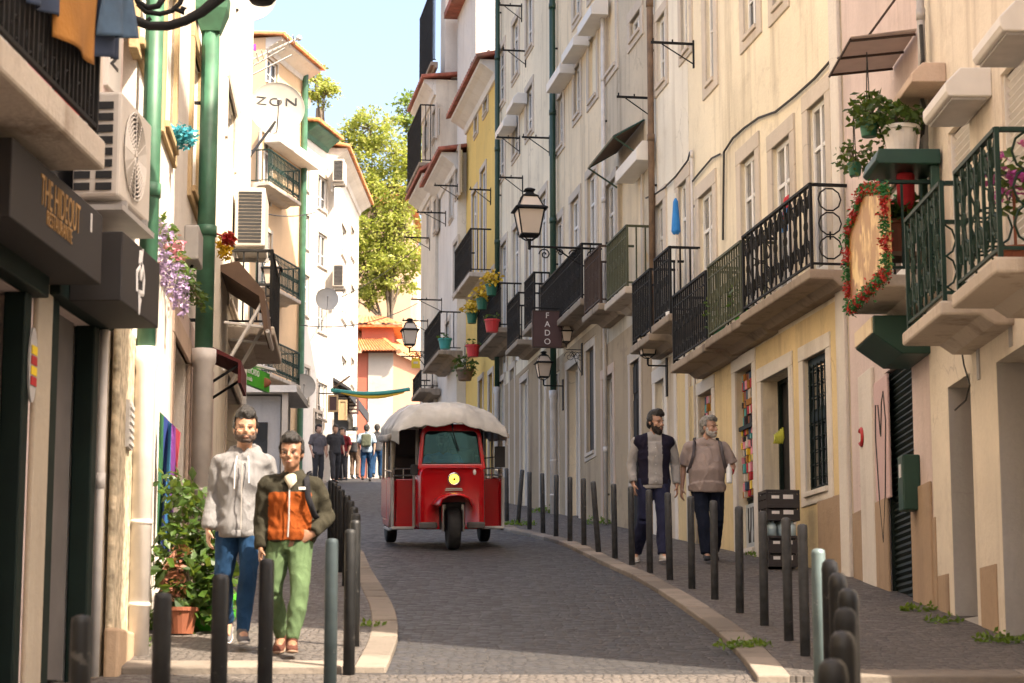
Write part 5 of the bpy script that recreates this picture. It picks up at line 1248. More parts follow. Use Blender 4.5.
mb.prism([(ua, zb_), (ub, zb_), (ub, zt - .1), ((ua + ub) / 2, top_), (ua, zt - .1)], o - .02, o + .02); build(mb, 'panel', m, t)
rnd = random.Random(5); mb = MB(); loop = [(ua, zb_), (ub, zb_), (ub, zt - .1), ((ua + ub) / 2, top_), (ua, zt - .1), (ua, zb_)]; acc = 0
for (a, b_), (c_, d_) in zip(loop, loop[1:]):
    L = math.hypot(c_ - a, d_ - b_); k = 0
    while k < L:
        q = k / L; 
        for _ in range(34): leaf(mb, (a + (c_ - a) * q + rnd.gauss(0, .022), o + .03 + rnd.gauss(0, .022), b_ + (d_ - b_) * q + rnd.gauss(0, .022)), .034, rnd, int((acc + k) / .16) % 2)
        k += .03
    acc += L
build(mb, 'tinsel_garland', [M['tinsel_red'], M['tinsel_green']], t)
# ---- rusty canopy above
a = fpt(FR1, 917, 30, .02); b = fpt(FR1, 871, 35, .02)
mb = MB(); z0 = a[2]; u0, u1 = min(a[0], b[0]) + .02, FR1.hit(892, 80, .02)[0]
mb.add([(u0, .02, z0), (u1, .02, z0), (u1, .62, z0 - .07), (u0, .62, z0 - .07), (u0, .02, z0 + .02), (u1, .02, z0 + .02), (u1, .62, z0 - .06), (u0, .62, z0 - .06)], [(0, 3, 2, 1), (4, 5, 6, 7), (0, 1, 5, 4), (1, 2, 6, 5), (2, 3, 7, 6), (3, 0, 4, 7)])
t = thing('canopy', 'sloping rusty sheet canopy above the hanging plants of the pink house', 'canopy', FR1, ((u0 + u1) / 2, 0, z0)); build(mb, 'sheet', M['rust'], t)
mb = MB(); 
for u in (u0 + .05, (u0 + u1) / 2, u1 - .05): mb.tube([(u, .02, z0 - .02), (u, .62, z0 - .085)], .013, 5)
mb.tube([(u0 + .05, .02, z0 + .55), (u0 + .05, .45, z0 - .04)], .012, 5); mb.tube([(u0, .62, z0 - .085), (u1, .62, z0 - .085)], .012, 5); build(mb, 'strut', M['iron_rust'], t)
u0, zt = FR1.hit(911, 62, .3); u1 = FR1.hit(881, 70, .3)[0]; zb_ = FR1.hit(911, 80, .3)[1]; mb = MB(); mb.prismx([(0.003, zb_ - .02), (.3, zb_ - .02), (.3, zt - .1), (.2, zt), (0.003, zt)], u0, u1 + .15)
build(mb, 'shutter_box', M['stone_pink'], r1b.root, bevel=.01)
# ---- flowers on the near balcony at the right edge, big plants by the left wall
t = thing('flowering_plant', 'magenta flowers in a pot on the green balcony at the right edge', 'potted plant', FR1, (-7.5, .3, zx(FR1, 1010, 262, .3)))
c = fpt(FR1, 1013, 170, .25); rnd = random.Random(9); mb = MB()
for k in range(7): petals(mb, (c[0] + rnd.uniform(-.15, .22), c[1] + rnd.uniform(-.1, .1), c[2] + rnd.uniform(-.2, .32)), (.06, .06, .06), 22, .07, rnd)
build(mb, 'flowers', M['petal_magenta'], t); mb = MB(); clump(mb, (c[0], c[1], c[2] - .1), (.2, .15, .3), 60, .09, rnd); build(mb, 'foliage', M['leaf'], t)
zf = zx(FR1, 1010, 262, .5); mb = MB(); mb.lathe(pot_prof(.14, .26), 16, M=Matrix.Translation((c[0], c[1], zf))); mb.tube([(c[0], c[1], zf + .2), (c[0], c[1], c[2])], .012, 5); build(mb, 'pot', M['terracotta'], t)
p = on_ground(188, 640); rnd = random.Random(11); zg = ground_z(p.y) + .045
t = thing('potted_plant', 'tall leafy plant in a terracotta pot behind the man in the grey hoodie', 'potted plant', None, (p.x, p.y, zg))
mb = MB(); mb.lathe(pot_prof(.12, .2), 18, M=Matrix.Translation((p.x - .05, p.y, zg))); build(mb, 'pot', M['terracotta'], t)
mb = MB()
for (px, py, r, n, s) in ((182, 500, .16, 90, .10), (200, 520, .18, 110, .10), (176, 545, .2, 130, .1), (205, 560, .2, 130, .11), (185, 580, .26, 190, .12), (210, 600, .2, 120, .12), (180, 610, .18, 80, .13), (220, 575, .14, 60, .12), (172, 485, .1, 40, .09)):
    q = at_depth(px, py, p.y + .1); clump(mb, q, (r, r, r * 1.1), n, s, rnd)
build(mb, 'foliage', M['leaf'], t); mb = MB()
for (px, py) in ((182, 500), (200, 520), (176, 545), (205, 560)): mb.tube([(p.x - .05, p.y, zg + .25), tuple(at_depth(190, 590, p.y)), tuple(at_depth(px, py, p.y + .1))], .012, 5)
build(mb, 'stems', M['bark'], t)
mb = MB(); rnd = random.Random(3)
for k in range(26): q = at_depth(rnd.uniform(166, 186), rnd.uniform(545, 600), p.y - .05); petals(mb, q, (.04, .04, .05), 6, .06, rnd)
build(mb, 'reddish_leaves', leafmat('reddish_leaf', (.16, .05, .03), (.3, .12, .07), .2), t)
p2 = on_ground(207, 637); t = thing('planter_bag', 'bright green planter bag on the ground beside the terracotta pot', 'planter', None, (p2.x, p2.y, ground_z(p2.y) + .045))
mb = MB(); mb.lathe([(.001, 0), (.15, 0), (.2, .12), (.2, .3), (.18, .31), (.17, .2), (.001, .2)], 14, M=Matrix.Translation((p2.x, p2.y + .15, ground_z(p2.y) + .045))); build(mb, 'bag', M['green_sign'], t, smooth=True)
def weeds(px, py, r, n, s, label, h=.14, pts=None):
    q = on_ground(px, py); rnd = random.Random(px); mb = MB(); z = ground_z(q.y) + .045
    for _ in range(n):
        a, rr = rnd.uniform(0, 6.28), r * math.sqrt(rnd.random()); x, y = q.x + rr * math.cos(a), q.y + rr * math.sin(a) * .7
        hh = h * rnd.uniform(.3, 1) * (1.2 - rr / r); leaf(mb, (x, y, ground_z(y) + .045 + rnd.uniform(0, hh)), s, rnd, 0, -.5)
    solo(mb, 'weed', M['weed'], label, 'weed', None, (q.x, q.y, z), 'weeds at the foot of the walls')
weeds(138, 634, .26, 200, .07, 'weed tuft at the foot of the sunlit stone pier', .35); weeds(125, 652, .2, 120, .06, 'low grass beside the base of the stone pier', .12)
weeds(918, 616, .16, 80, .05, 'weed tuft below the dark green roller shutter', .12); weeds(1000, 648, .2, 90, .05, 'low weeds at the wall foot by the right edge', .1); weeds(945, 628, .16, 60, .045, 'thin weeds between the two grey doorways', .08)
weeds(516, 528, .35, 140, .06, 'grass round the foot of the first right bollard', .12); weeds(598, 527, .25, 90, .06, 'grass patch at the wall foot behind the leaning bollard', .2); weeds(548, 515, .3, 90, .07, 'grass at the wall foot near the white drainpipe', .2)
weeds(742, 652, .22, 130, .045, 'green moss strip along the near end of the right kerb', .06); weeds(370, 632, .1, 30, .045, 'tiny weed on the left pavement beside the kerb stone', .06); weeds(765, 560, .25, 60, .05, 'weeds at the wall foot left of the crates', .1)
# ---- wisteria garland on the white building, pompoms, speaker, flag
t = thing('flower_garland', 'garland of lilac and pink blossoms over the door of the white building', 'garland', FL2, fpt(FL2, 165, 230, .1)); rnd = random.Random(21); g = MB(); l_ = MB(); k_ = MB(); P = [(161, 225), (168, 240), (176, 258), (184, 272), (192, 288), (203, 306)]; P3 = [Vector(fpt(FL2, x, y, .12)) for x, y in P]
for a, b in zip(P3, P3[1:]):
    for k in range(4): clump(g, a.lerp(b, k / 4), (.16, .08, .09), 22, .07, rnd)
for (px, py, h) in ((163, 252, .4), (166, 275, .22), (176, 287, .34), (184, 296, .34)):
    q = fpt(FL2, px, py, .16); 
    for k in range(8): petals(l_, (q[0], q[1], q[2] - h * (k / 8 - .5)), (.09 * (1 - k / 11), .06 * (1 - k / 11), .05), 20, .042, rnd)
q = fpt(FL2, 173, 252, .2); petals(k_, q, (.13, .1, .14), 50, .06, rnd)
build(g, 'leaves', M['leaf'], t); build(l_, 'lilac_blossoms', M['petal_lilac'], t); build(k_, 'pink_blossoms', M['petal_pink'], t)
mb = MB(); mb.tube(P3, .015, 5); build(mb, 'stem', M['bark'], t)
def pompom(px, py, fac, o, r, mat, label, sz=1.0):
    q = fpt(fac, px, py, o); rnd = random.Random(px); mb = MB(); clump(mb, q, (r, r, r * sz), 320, .05, rnd, 0, .1); mb.tube([q, (q[0], .0, q[2] + .1)], .01, 4, 0); solo(mb, 'pompom', M[mat], label, 'decoration', fac, q, 'tinsel pompoms on the left facades')
pompom(184, 136, FL2, .12, .09, 'tinsel_teal', 'teal tinsel pompom on the white wall between the pipes', 1.2); pompom(225, 247, FL2, .2, .06, 'petal_yellow', 'long yellow tinsel garland behind the second drainpipe', 2.6); pompom(229, 238, FL2, .3, .05, 'tinsel_red', 'small red tinsel tuft beside the yellow garland')
q = fpt(FL2, 193, 246, .12); mb = MB(); mb.bx(q[0] - .25, q[0] + .25, .06, .19, q[2] - .17, q[2] + .14); t = thing('loudspeaker', 'dark grey outdoor speaker box on the white wall', 'speaker', FL2, (q[0], .0, q[2] - .17)); build(mb, 'casing', M['grey_plastic'], t, bevel=.015)
mb = MB(); mb.tube([(q[0], .12, q[2] - .17), (q[0], 0, q[2] - .45)], .014, 5); build(mb, 'bracket', M['iron'], t)
cb = MB(); q = fpt(FL2, 169, 412, .1); cols = ['cloth_red', 'yellow_sign', 'green_sign', 'cloth_blue', 'cloth_magenta']
m, nt, b = nmat('rainbow_flag'); tc = N(nt, 'ShaderNodeTexCoord'); sx_ = N(nt, 'ShaderNodeSeparateXYZ'); nt.links.new(tc.outputs['Generated'], sx_.inputs[0]); rp = N(nt, 'ShaderNodeValToRGB'); rp.color_ramp.interpolation = 'CONSTANT'
for k, cl in enumerate(((.01, .08, .03), (.01, .03, .16), (.01, .09, .2), (.1, .015, .14), (.2, .015, .03))):
    e = rp.color_ramp.elements[k] if k < 2 else rp.color_ramp.elements.new(k / 5); e.position = k / 5; e.color = (*cl, 1)
nt.links.new(sx_.outputs[1], rp.inputs[0]); nt.links.new(rp.outputs[0], b.inputs['Base Color']); b.inputs['Roughness'].default_value = .9
zt, zb_ = q[2], fpt(FL2, 169, 545, .1)[2]; vs = []; n = 10
for i in range(n + 1):
    for j in range(9): vs.append((q[0] + .05 * math.sin(j * 1.4 + i * .3), .03 + .16 * j / 8 * (1 - .35 * i / n), zt + (zb_ - zt) * i / n - .02 * j))
cb.add(vs, [(i * 9 + j, i * 9 + j + 1, (i + 1) * 9 + j + 1, (i + 1) * 9 + j) for i in range(n) for j in range(8)])
fl = solo(cb, 'flag', m, 'narrow striped flag hanging behind the white drainpipe', 'flag', FL2, (q[0], .05, zt)); sf = fl.modifiers.new('s', 'SOLIDIFY'); sf.thickness = .004
# ---- laundry
def cloth(name, label, mat, pts_top, drop, fac=None, off=None, folds=3, amp=.04, hem=0, group='washing hung out to dry', taper=0):
    """cloth hanging from a line given by two end points (world); drop in metres"""
    a, b = Vector(pts_top[0]), Vector(pts_top[1]); d = (b - a); n = Vector((-d.y, d.x, 0)).normalized(); mb = MB(); I, J = 14, 16; rnd = random.Random(len(label))
    ph = rnd.uniform(0, 6)
    for i in range(I + 1):
        for j in range(J + 1):
            s, t_ = j / J, i / I
            w_ = .5 + (s - .5) * (1 - taper * t_)
            p = a + d * w_ + n * (amp * (t_ ** .6) * math.sin(folds * PI * s + ph + t_)) - Vector((0, 0, drop * t_ * (1 + hem * (s - .5))))
            mb.v.append(tuple(p))
    for i in range(I):
        for j in range(J): mb.f.append((i * (J + 1) + j, i * (J + 1) + j + 1, (i + 1) * (J + 1) + j + 1, (i + 1) * (J + 1) + j)); mb.m.append(0)
    o = solo(mb, name, M[mat], label, 'laundry', None, tuple(a), group, smooth=True); s_ = o.modifiers.new('s', 'SOLIDIFY'); s_.thickness = .006; return o
def lw(px, py, o): u, z_ = FL1.hit(px, py, o); return FL1.world(u, o, z_)
cloth('towel', 'mustard towel hanging over the dark balcony railing', 'cloth_mustard', (lw(58, -38, .56), lw(99, -12, .56)), .42, hem=.1, folds=2, amp=.03)
cloth('jeans', 'dark navy trousers hanging beside the mustard towel', 'cloth_navy', (lw(97, -20, .54), lw(124, 0, .54)), .40, folds=2, amp=.04, hem=-.2)
cloth('denim_shirt', 'grey blue denim garment at the right end of the washing', 'cloth_denim', (lw(106, -22, .6), lw(131, -6, .6)), .30, folds=3, amp=.05, hem=-.2)
cloth('dark_blanket', 'dark blue blanket over the balcony railing left of the towel', 'cloth_navy', (lw(30, -40, .55), lw(58, -24, .55)), .22, folds=3, amp=.03)
cloth('red_shirt', 'crumpled red clothes low behind the balcony bars', 'cloth_red', (lw(55, 88, .42), lw(80, 112, .42)), .2, folds=3, amp=.05)
cloth('pink_shirt', 'pink clothes behind the balcony bars left of the red ones', 'cloth_pink', (lw(28, 62, .42), lw(50, 84, .42)), .18, folds=3, amp=.05)
for (x0, x1, y, h, Y, mt, l) in ((237, 244, 24, .32, 31.5, 'cloth_dark', 'dark garment hanging under the top dish'), (243, 249, 24, .38, 31.5, 'cloth_brown', 'grey brown garment hanging under the top dish'), (249, 254, 22, .2, 31.5, 'cloth_blue', 'bright blue garment hanging under the top dish'), (248, 256, 44, .1, 31.4, 'cloth_magenta', 'magenta garment hanging below the bright blue one')):
    cloth('garment', l, mt, (at_depth(x0, y, Y), at_depth(x1, y, Y)), h, folds=2, amp=.03)
for (x0, x1, y, h, mt, l) in ((423.5, 428.5, 316, .8, 'cloth_teal', 'teal garment on the lowest bracket at the end of the street'), (424.5, 428.5, 333, .45, 'cloth_denim', 'blue garment below the teal one'), (430, 437, 312, .7, 'cloth_dark', 'grey garment right of the teal one')):
    cloth('garment', l, mt, (at_depth(x0, y, 59.5), at_depth(x1, y, 59.5)), h, folds=2, amp=.05)
u, z = FR2.hit(672, 196, .35); t = thing('parasol', 'closed blue parasol standing on the balcony of the white house', 'parasol', FR2, (u, .3, z3)); mb = MB()
mb.lathe([(.001, z - z3 + .0), (.035, z - z3 - .08), (.065, z - z3 - .5), (.04, z - z3 - .54), (.001, z - z3 - .54)], 10, M=Matrix.Translation((u, .3, z3))); build(mb, 'canopy', M['cloth_blue'], t)
mb = MB(); mb.tube([(u, .3, z3), (u, .3, z + .04)], .015, 6); mb.lathe([(.001, 0), (.16, 0), (.16, .05), (.001, .06)], 12, M=Matrix.Translation((u, .3, z3))); build(mb, 'pole', M['white_plastic'], t)
for px, py, mt, l in ((789, 205, 'cloth_red', 'red garment behind the scroll railing'), (788, 218, 'cloth_blue', 'blue bag hanging behind the scroll railing')):
    u, z = FR2.hit(px, py, .3); cloth('garment', l, mt, (FR2.world(u + .1, .33, z + .1), FR2.world(u - .1, .33, z + .1)), .25, folds=2, amp=.02)
# ---- pots on the far right balconies
def pot_at(px, py, fac, o, r, h, pm, label, fl=None, flm='petal_yellow'):
    u, z = fac.hit(px, py, o); t = thing('flower_pot', label, 'flower pot', fac, (u, o, z - h / 2), 'flower pots hung on the balconies'); mb = MB(); mb.lathe(pot_prof(r, h), 14, M=Matrix.Translation((u, o, z - h / 2))); build(mb, 'pot', M[pm], t)
    rnd = random.Random(px)
    if fl: mb = MB(); petals(mb, (u, o, z + h * .5 + .12), (.32, .22, .16), 130, .1, rnd); build(mb, 'flowers', M[flm], t)
    mb = MB(); clump(mb, (u, o, z + h / 2 + .04), (r * 1.1, r * 1.1, .1), 30, .09, rnd); build(mb, 'leaves', M['leaf'], t)
    mb = MB(); mb.tube([(u, o, z + h * .45), (u, o - .15, z + h * .5)], .01, 4); build(mb, 'hook', M['iron'], t)
pot_at(491.5, 290, FR2, .6, .13, .24, 'pot_green', 'green pot with yellow flowers, highest on the yellow house', 1); pot_at(482, 304, FR2, .6, .13, .24, 'pot_green', 'green pot with yellow flowers, middle of three on the yellow house', 1); pot_at(472, 318, FR2, .6, .13, .24, 'pot_green', 'green pot with yellow flowers, lowest of three on the yellow house', 1)
pot_at(492, 326, FR2, .62, .16, .26, 'pot_red', 'red pot on the balcony of the yellow house, upper'); pot_at(473, 351, FR2, .62, .16, .26, 'pot_red', 'red pot further down the yellow house, lower'); pot_at(445, 344, FR2, .85, .16, .24, 'pot_teal', 'teal pot on the far white balcony')
u, z = FR2.hit(467, 372, .4); potted('hanging_plant', 'big dark hanging basket below the red pots', FR2, (u, .45, z - .2), .2, .25, 'brown_wood', [(0, 0, .1, (.38, .3, .25), 150, .12)], hang=.6)
for px, py, s, l in ((739, 296, 12, 'lime green pot plant at the foot of the beige balcony railing'), (716, 290, 10, 'leafy plant trailing through the olive balcony railing')):
    u, z = FR2.hit(px, py, .32); potted('potted_plant', l, FR2, (u, .3, zb1 + .003), .1, .18, 'green_sign' if s == 12 else 'pot_green', [(0, .05, .12, (.2, .12, .25), 90, .07)])
# ---- shop goods and crates by the yellow shop
zbk = {}
def shop_display(pxN, pxF, yt, yb, label, seed, depth=.12):
    u0, u1, z0, z1 = r2.span(pxN, yt, yb, pxF); rnd = random.Random(seed); cols = ['cloth_red', 'cloth_mustard', 'cloth_denim', 'cloth_pink', 'stone', 'pot_teal', 'cloth_mustard', 'terracotta', 'cloth_dark', 'yellow_sign']
    t = thing('shop_display', label, 'display', FR2, ((u0 + u1) / 2, -.05, z0)); mb = MB(); mb.bx(u0 + .01, u1 - .01, -depth + .002, -depth + .02, z0 + .02, z1 - .02); build(mb, 'rack', M['black'], t)
    mb = MB(); z = z0 + .05; ri = 0
    while z < z1 - .1:
        h = rnd.uniform(.07, .13); u = u0 + .03
        while u < u1 - .05:
            w_ = rnd.uniform(.05, .1); w_ = min(w_, u1 - .03 - u); dd = rnd.uniform(.03, .08); mb.bx(u, u + w_ - .008, -depth + .021, -depth + .02 + dd, z, z + h - .012, rnd.randrange(10)); u += w_
        z += h
    build(mb, 'packets', [M[c] for c in cols], t); mb = MB(); mb.bx(u0, u1, -.03, -.01, z0 + (z1 - z0) * .54, z0 + (z1 - z0) * .57); mb.bx(u0, u0 + .04, -.05, -.01, z0, z1); build(mb, 'rail', M['green_door'], t)
shop_display(755, 738, 362, 497, 'tall rack of colourful packets in the white framed shop opening', 3); shop_display(713.5, 700, 388, 470, 'orange and red posters in the small window behind the polo shirt man', 8)
u0, u1, z0, z1 = r2.span(755, 499, 547, 738); mb = MB(); mb.bx(u0 + .01, u1 - .01, -.119, -.09, z0 + .01, z1 - .01); g = MB(); rnd = random.Random(2)
t = thing('graffiti_board', 'pale blue white board with black scribbles below the packet rack', 'board', FR2, ((u0 + u1) / 2, -.1, z0)); build(mb, 'board', plain('pale_blue_board', (.42, .45, .47), .6, 0, .15, 3), t)
for k in range(5): a = u0 + .1 + (u1 - u0 - .2) * k / 5; g.tube([(a + rnd.uniform(0, .06), -.088, z0 + (z1 - z0) * q) for q in (.15, .35, .5, .7, .9)], .012, 4)
build(g, 'scribble', M['letter_black'], t)
u, z = FR2.hit(783, 436, -.1); mb = MB(); 
for k in range(5): mb.tube([(u + .02 * k, -.1 + .02 * k, z + .1 - .02 * k), (u - .03, -.09 + .022 * k, z - .02), (u - .06, -.07 + .025 * k, z - .1)], [.014, .02, .01], 7)
solo(mb, 'banana_bunch', M['banana'], 'yellow green bananas hanging in the dark shop doorway', 'fruit', FR2, (u, -.1, z + .2), smooth=True)
def crate(fac, c, w_, d, h, label, mat='crate', tags=True):
    t = thing('crate', label, 'crate', fac, c, 'plastic crates stacked by the shop door'); mb = MB(); u, o, z = c; e = .018
    mb.bx(u - w_ / 2, u + w_ / 2, o, o + d, z, z + .02)
    for a, b in ((o, o + e), (o + d - e, o + d)):
        mb.bx(u - w_ / 2, u + w_ / 2, a, b, z + .02, z + h * .34); mb.bx(u - w_ / 2, u + w_ / 2, a, b, z + h * .42, z + h * .72); mb.bx(u - w_ / 2, u + w_ / 2, a, b, z + h * .82, z + h)
        for s in (-.5, -.17, .17, .5): mb.bx(u + s * (w_ - .03) - .015, u + s * (w_ - .03) + .015, a + .001, b - .001, z + .02, z + h - .002)
    for a, b in ((u - w_ / 2, u - w_ / 2 + e), (u + w_ / 2 - e, u + w_ / 2)): mb.bx(a, b, o + e, o + d - e, z + .02, z + h * .7); mb.bx(a, b, o + e, o + d - e, z + h * .82, z + h)
    build(mb, 'box', M[mat], t)
    mb = MB(); mb.bx(u - w_ / 2 - .004, u - w_ / 2 - .001, o + d * .2, o + d * .5, z + h * .4, z + h * .68); mb.bx(u - w_ / 2 - .004, u - w_ / 2 - .001, o + d * .62, o + d * .85, z + h * .42, z + h * .62); build(mb, 'paper_label', M['letter_white'], t)
    mb = MB(); mb.bx(u - w_ / 2 + .02, u + w_ / 2 - .02, o + .02, o + d - .02, z + .02, z + h * .55); build(mb, 'contents', M['cloth_dark'], t)
    return t
q = on_ground(778, 572); uu = FR2.hit(778, 572, .3)[0]; d_ = Vector((q.x, q.y)) - FR2.o; uc, oc = d_.dot(FR2.d) - .12, d_.dot(FR2.n) + .1; zg = ground_z(q.y) + .045
crate(FR2, (uc, oc - .26, zg), .32, .34, .18, 'black crate on the pavement at the bottom of the stack by the shop door'); crate(FR2, (uc, oc - .26, zg + .181), .32, .34, .16, 'dark crate second from the ground under the water bottles')
mb = MB()
for i in range(3):
    for j in range(3): mb.lathe([(.001, 0), (.048, 0), (.048, .1), (.04, .12), (.018, .145), (.018, .165), (.001, .165)], 10, M=Matrix.Translation((uc - .11 + .11 * i, oc - .2 + .11 * j, zg + .342)))
solo(mb, 'water_bottles', glass('water_bottle_plastic', (.28, .38, .42), .15), 'shrink wrapped pack of pale blue water bottles between the crates', 'bottles', FR2, (uc, oc - .1, zg + .342), smooth=True)
crate(FR2, (uc, oc - .28, zg + .508), .36, .38, .17, 'wide black crate with white labels resting on the water bottles'); crate(FR2, (uc, oc - .28, zg + .679), .36, .38, .17, 'topmost black crate of the stack by the shop door')
# ---- green framed awning on the grey house
u0, z0 = FR2.hit(645, 120); u1 = FR2.hit(618, 130)[0]
t = thing('framed_awning', 'small dark awning on a green iron frame on the stained grey house', 'awning', FR2, ((u0 + u1) / 2, 0, z0)); mb = MB()
mb.add([(u0, .01, z0), (u1, .01, z0), (u1, .5, z0 - .28), (u0, .5, z0 - .28), (u0, .01, z0 + .02), (u1, .01, z0 + .02), (u1, .5, z0 - .26), (u0, .5, z0 - .26)], [(0, 3, 2, 1), (4, 5, 6, 7), (0, 1, 5, 4), (1, 2, 6, 5), (2, 3, 7, 6), (3, 0, 4, 7)]); build(mb, 'sheet', M['cloth_brown'], t)
mb = MB()
for u in (u0, u1): mb.tube([(u, .02, z0 - .6), (u, .5, z0 - .29)], .016, 5); mb.tube([(u, .02, z0), (u, .5, z0 - .29)], .016, 5)
mb.tube([(u0, .5, z0 - .29), (u1, .5, z0 - .29)], .016, 5); build(mb, 'frame', M['pipe_dark'], t)
# ---- left clutter under the second air conditioner
t = thing('restaurant_awning', 'folded brown restaurant awning with pale arms left of the green sign', 'awning', FL2, fpt(FL2, 240, 320, .0)); u, z = FL2.hit(240, 312, .2)
mb = MB(); mb.prismx([(.0, z + .45), (.2, z + .5), (.5, z + .15), (.55, z - .3), (.5, z - .3), (.44, z + .1), (.0, z + .38)], u - .8, u + .5); build(mb, 'cloth', M['cloth_brown'], t)
mb = MB()
for a in (-.75, .45): mb.tube([(u + a, .05, z - .75), (u + a, .5, z + .08)], .022, 6); mb.tube([(u + a, .05, z - .2), (u + a, .5, z - .25)], .018, 6)
mb.tube([(u - .8, .54, z - .3), (u + .5, .54, z - .3)], .025, 6); build(mb, 'folding_arm', M['white_plastic'], t)
t = thing('awning_box', 'dark red shop awning hanging above the red number sign', 'awning', FL2, fpt(FL2, 232, 365, 0)); u, z = FL2.hit(232, 368, .3); mb = MB(); mb.prismx([(.0, z + .2), (.42, z), (.42, z - .22), (.39, z - .22), (.39, z - .02), (.0, z + .15)], u - .5, u + .5); build(mb, 'cloth', plain('dark_red_awning', (.12, .02, .02), .9), t)
mb = MB(); mb.tube([(u - .45, .0, z - .3), (u - .45, .39, z - .04)], .015, 5); mb.tube([(u + .45, .0, z - .3), (u + .45, .39, z - .04)], .015, 5); build(mb, 'arm', M['iron'], t)
a, b = at_depth(237.5, 361, 32), at_depth(268, 374, 33.4)
t = thing('green_sign', 'bright green restaurant sign with white lettering above the heads of the two men', 'sign', None, a.lerp(b, .5) - Vector((0, 0, .17))); d = (b - a).normalized(); n = Vector((d.y, -d.x, 0)).normalized(); h = .29
mb = MB(); vs = [a, b, b - Vector((0, 0, h)), a - Vector((0, 0, h))]; mb.add([p + n * .03 for p in vs] + [p - n * .03 for p in vs], [(0, 1, 2, 3), (7, 6, 5, 4), (0, 4, 5, 1), (1, 5, 6, 2), (2, 6, 7, 3), (3, 7, 4, 0)]); bd = build(mb, 'board', M['green_sign'], t)
up = n.cross(d) * 1; up = up if up.z > 0 else -up; L = (b - a).length
text_mesh('lettering', 'MERCADO', .13, basis(a + d * (L * .42) + n * .032 + up * (-.08), d, up, n), M['letter_white'], bd); text_mesh('lettering', 'Comida', .10, basis(a + d * (L * .3) + n * .032 + up * (-.2), d, up, n), M['letter_white'], bd)
mb = MB(); c = a + d * (L * .82) + n * .034 - Vector((0, 0, .17)); mb.ell(c, (.1, .02, .075), 12, 8); build(mb, 'dish_picture', M['terracotta'], bd, smooth=True)
mb = MB(); mb.tube([a + Vector((-.3, .1, .08)), b + Vector((.1, 0, .06))], .03, 6); mb.tube([a + Vector((.1, .05, 0)), a + Vector((.1, .05, .1))], .015, 5); build(mb, 'pole', M['white_plastic'], t)
c = at_depth(225, 385, 30.5); t = thing('number_sign', 'small dark red sign with a white 7 beside the second drainpipe', 'sign', None, c - Vector((0, 0, .17))); mb = MB(); mb.bx(c.x - .13, c.x + .2, c.y, c.y + .05, c.z - .17, c.z + .17); build(mb, 'board', M['red_sign'], t, bevel=.006); text_mesh('lettering', '7', .26, basis((c.x + .03, c.y - .003, c.z), (1, 0, 0), (0, 0, 1), (0, -1, 0)), M['letter_white'], t)
mb = MB(); mb.tube([(c.x - .7, c.y + .03, c.z + .1), (c.x - .1, c.y + .03, c.z + .1)], .015, 5); build(mb, 'arm', M['iron'], t)
c = at_depth(258, 420, 44); t = thing('kiosk', 'low grey kiosk with a flat white roof edge behind the two men', 'kiosk', None, (c.x, 44, ground_z(44))); mb = MB(); mb.bx(c.x - 1.3, c.x + .45, 44, 46, ground_z(44) - .2, at_depth(258, 396, 44).z); build(mb, 'wall', M['reveal'], t); z = at_depth(258, 394, 44).z; mb = MB(); mb.bx(c.x - 1.4, c.x + .8, 43.7, 46.2, z, z + .14); build(mb, 'roof', M['white'], t); mb = MB(); mb.bx(c.x + .5, c.x + .62, 43.8, 43.92, ground_z(44) - .2, z); build(mb, 'post', M['stone'], t)
mb = MB(); mb.bx(c.x - .5, c.x + .2, 43.97, 44.02, ground_z(44) + .9, ground_z(44) + 1.75); build(mb, 'window', M['glass'], t)
# ---- far signs and bunting at the head of the street
def far_sign(x0, x1, y0, y1, Y, mat, label, lines=0):
    a, b = at_depth(x0, y0, Y), at_depth(x1, y1, Y); t = thing('shop_sign', label, 'sign', None, ((a.x + b.x) / 2, Y, b.z)); mb = MB(); mb.bx(a.x, b.x, Y, Y + .06, b.z, a.z); build(mb, 'board', M[mat], t)
    mb = MB()
    for k in range(lines): z = a.z + (b.z - a.z) * (k + .7) / (lines + .5); mb.bx(a.x + .06, b.x - .06, Y - .012, Y - .002, z - .03, z + .03)
    if lines: build(mb, 'printed_lines', M['stone'], t)
    else:
        w = .05
        for q in ((a.x, b.x, a.z - w, a.z), (a.x, b.x, b.z, b.z + w), (a.x, a.x + w, b.z + w, a.z - w), (b.x - w, b.x, b.z + w, a.z - w)): mb.bx(q[0], q[1], Y - .02, Y - .002, q[2], q[3])
        build(mb, 'frame', M['stone_yellow'], t)
    mb = MB(); mb.tube([(a.x - .3, Y + .03, a.z + .05), (b.x, Y + .03, a.z + .05)], .02, 5); build(mb, 'arm', M['iron'], t)
far_sign(328, 338, 395, 412, 66, 'sign_maroon', 'small framed dark sign on the far left wall under the bunting'); far_sign(338.5, 347, 400, 420, 67, 'stone_yellow', 'ochre framed sign right of the small dark one'); far_sign(347.5, 358.5, 398, 414, 69, 'sign_maroon', 'dark maroon menu sign in front of the coral house', 4); far_sign(346, 356, 431, 442, 69, 'letter_white', 'white and blue board at the head of the street', 2)
t = thing('bunting', 'green and yellow festival garland stretched across the top of the street', 'garland', None, at_depth(370, 392, 64)); mb = MB(); A, B = at_depth(331, 390, 64), at_depth(410, 389, 64); mb.tube([A.lerp(B, k / 10) - Vector((0, 0, .12 * math.sin(PI * k / 10))) for k in range(11)], .06, 6); build(mb, 'rope', M['pot_teal'], t)
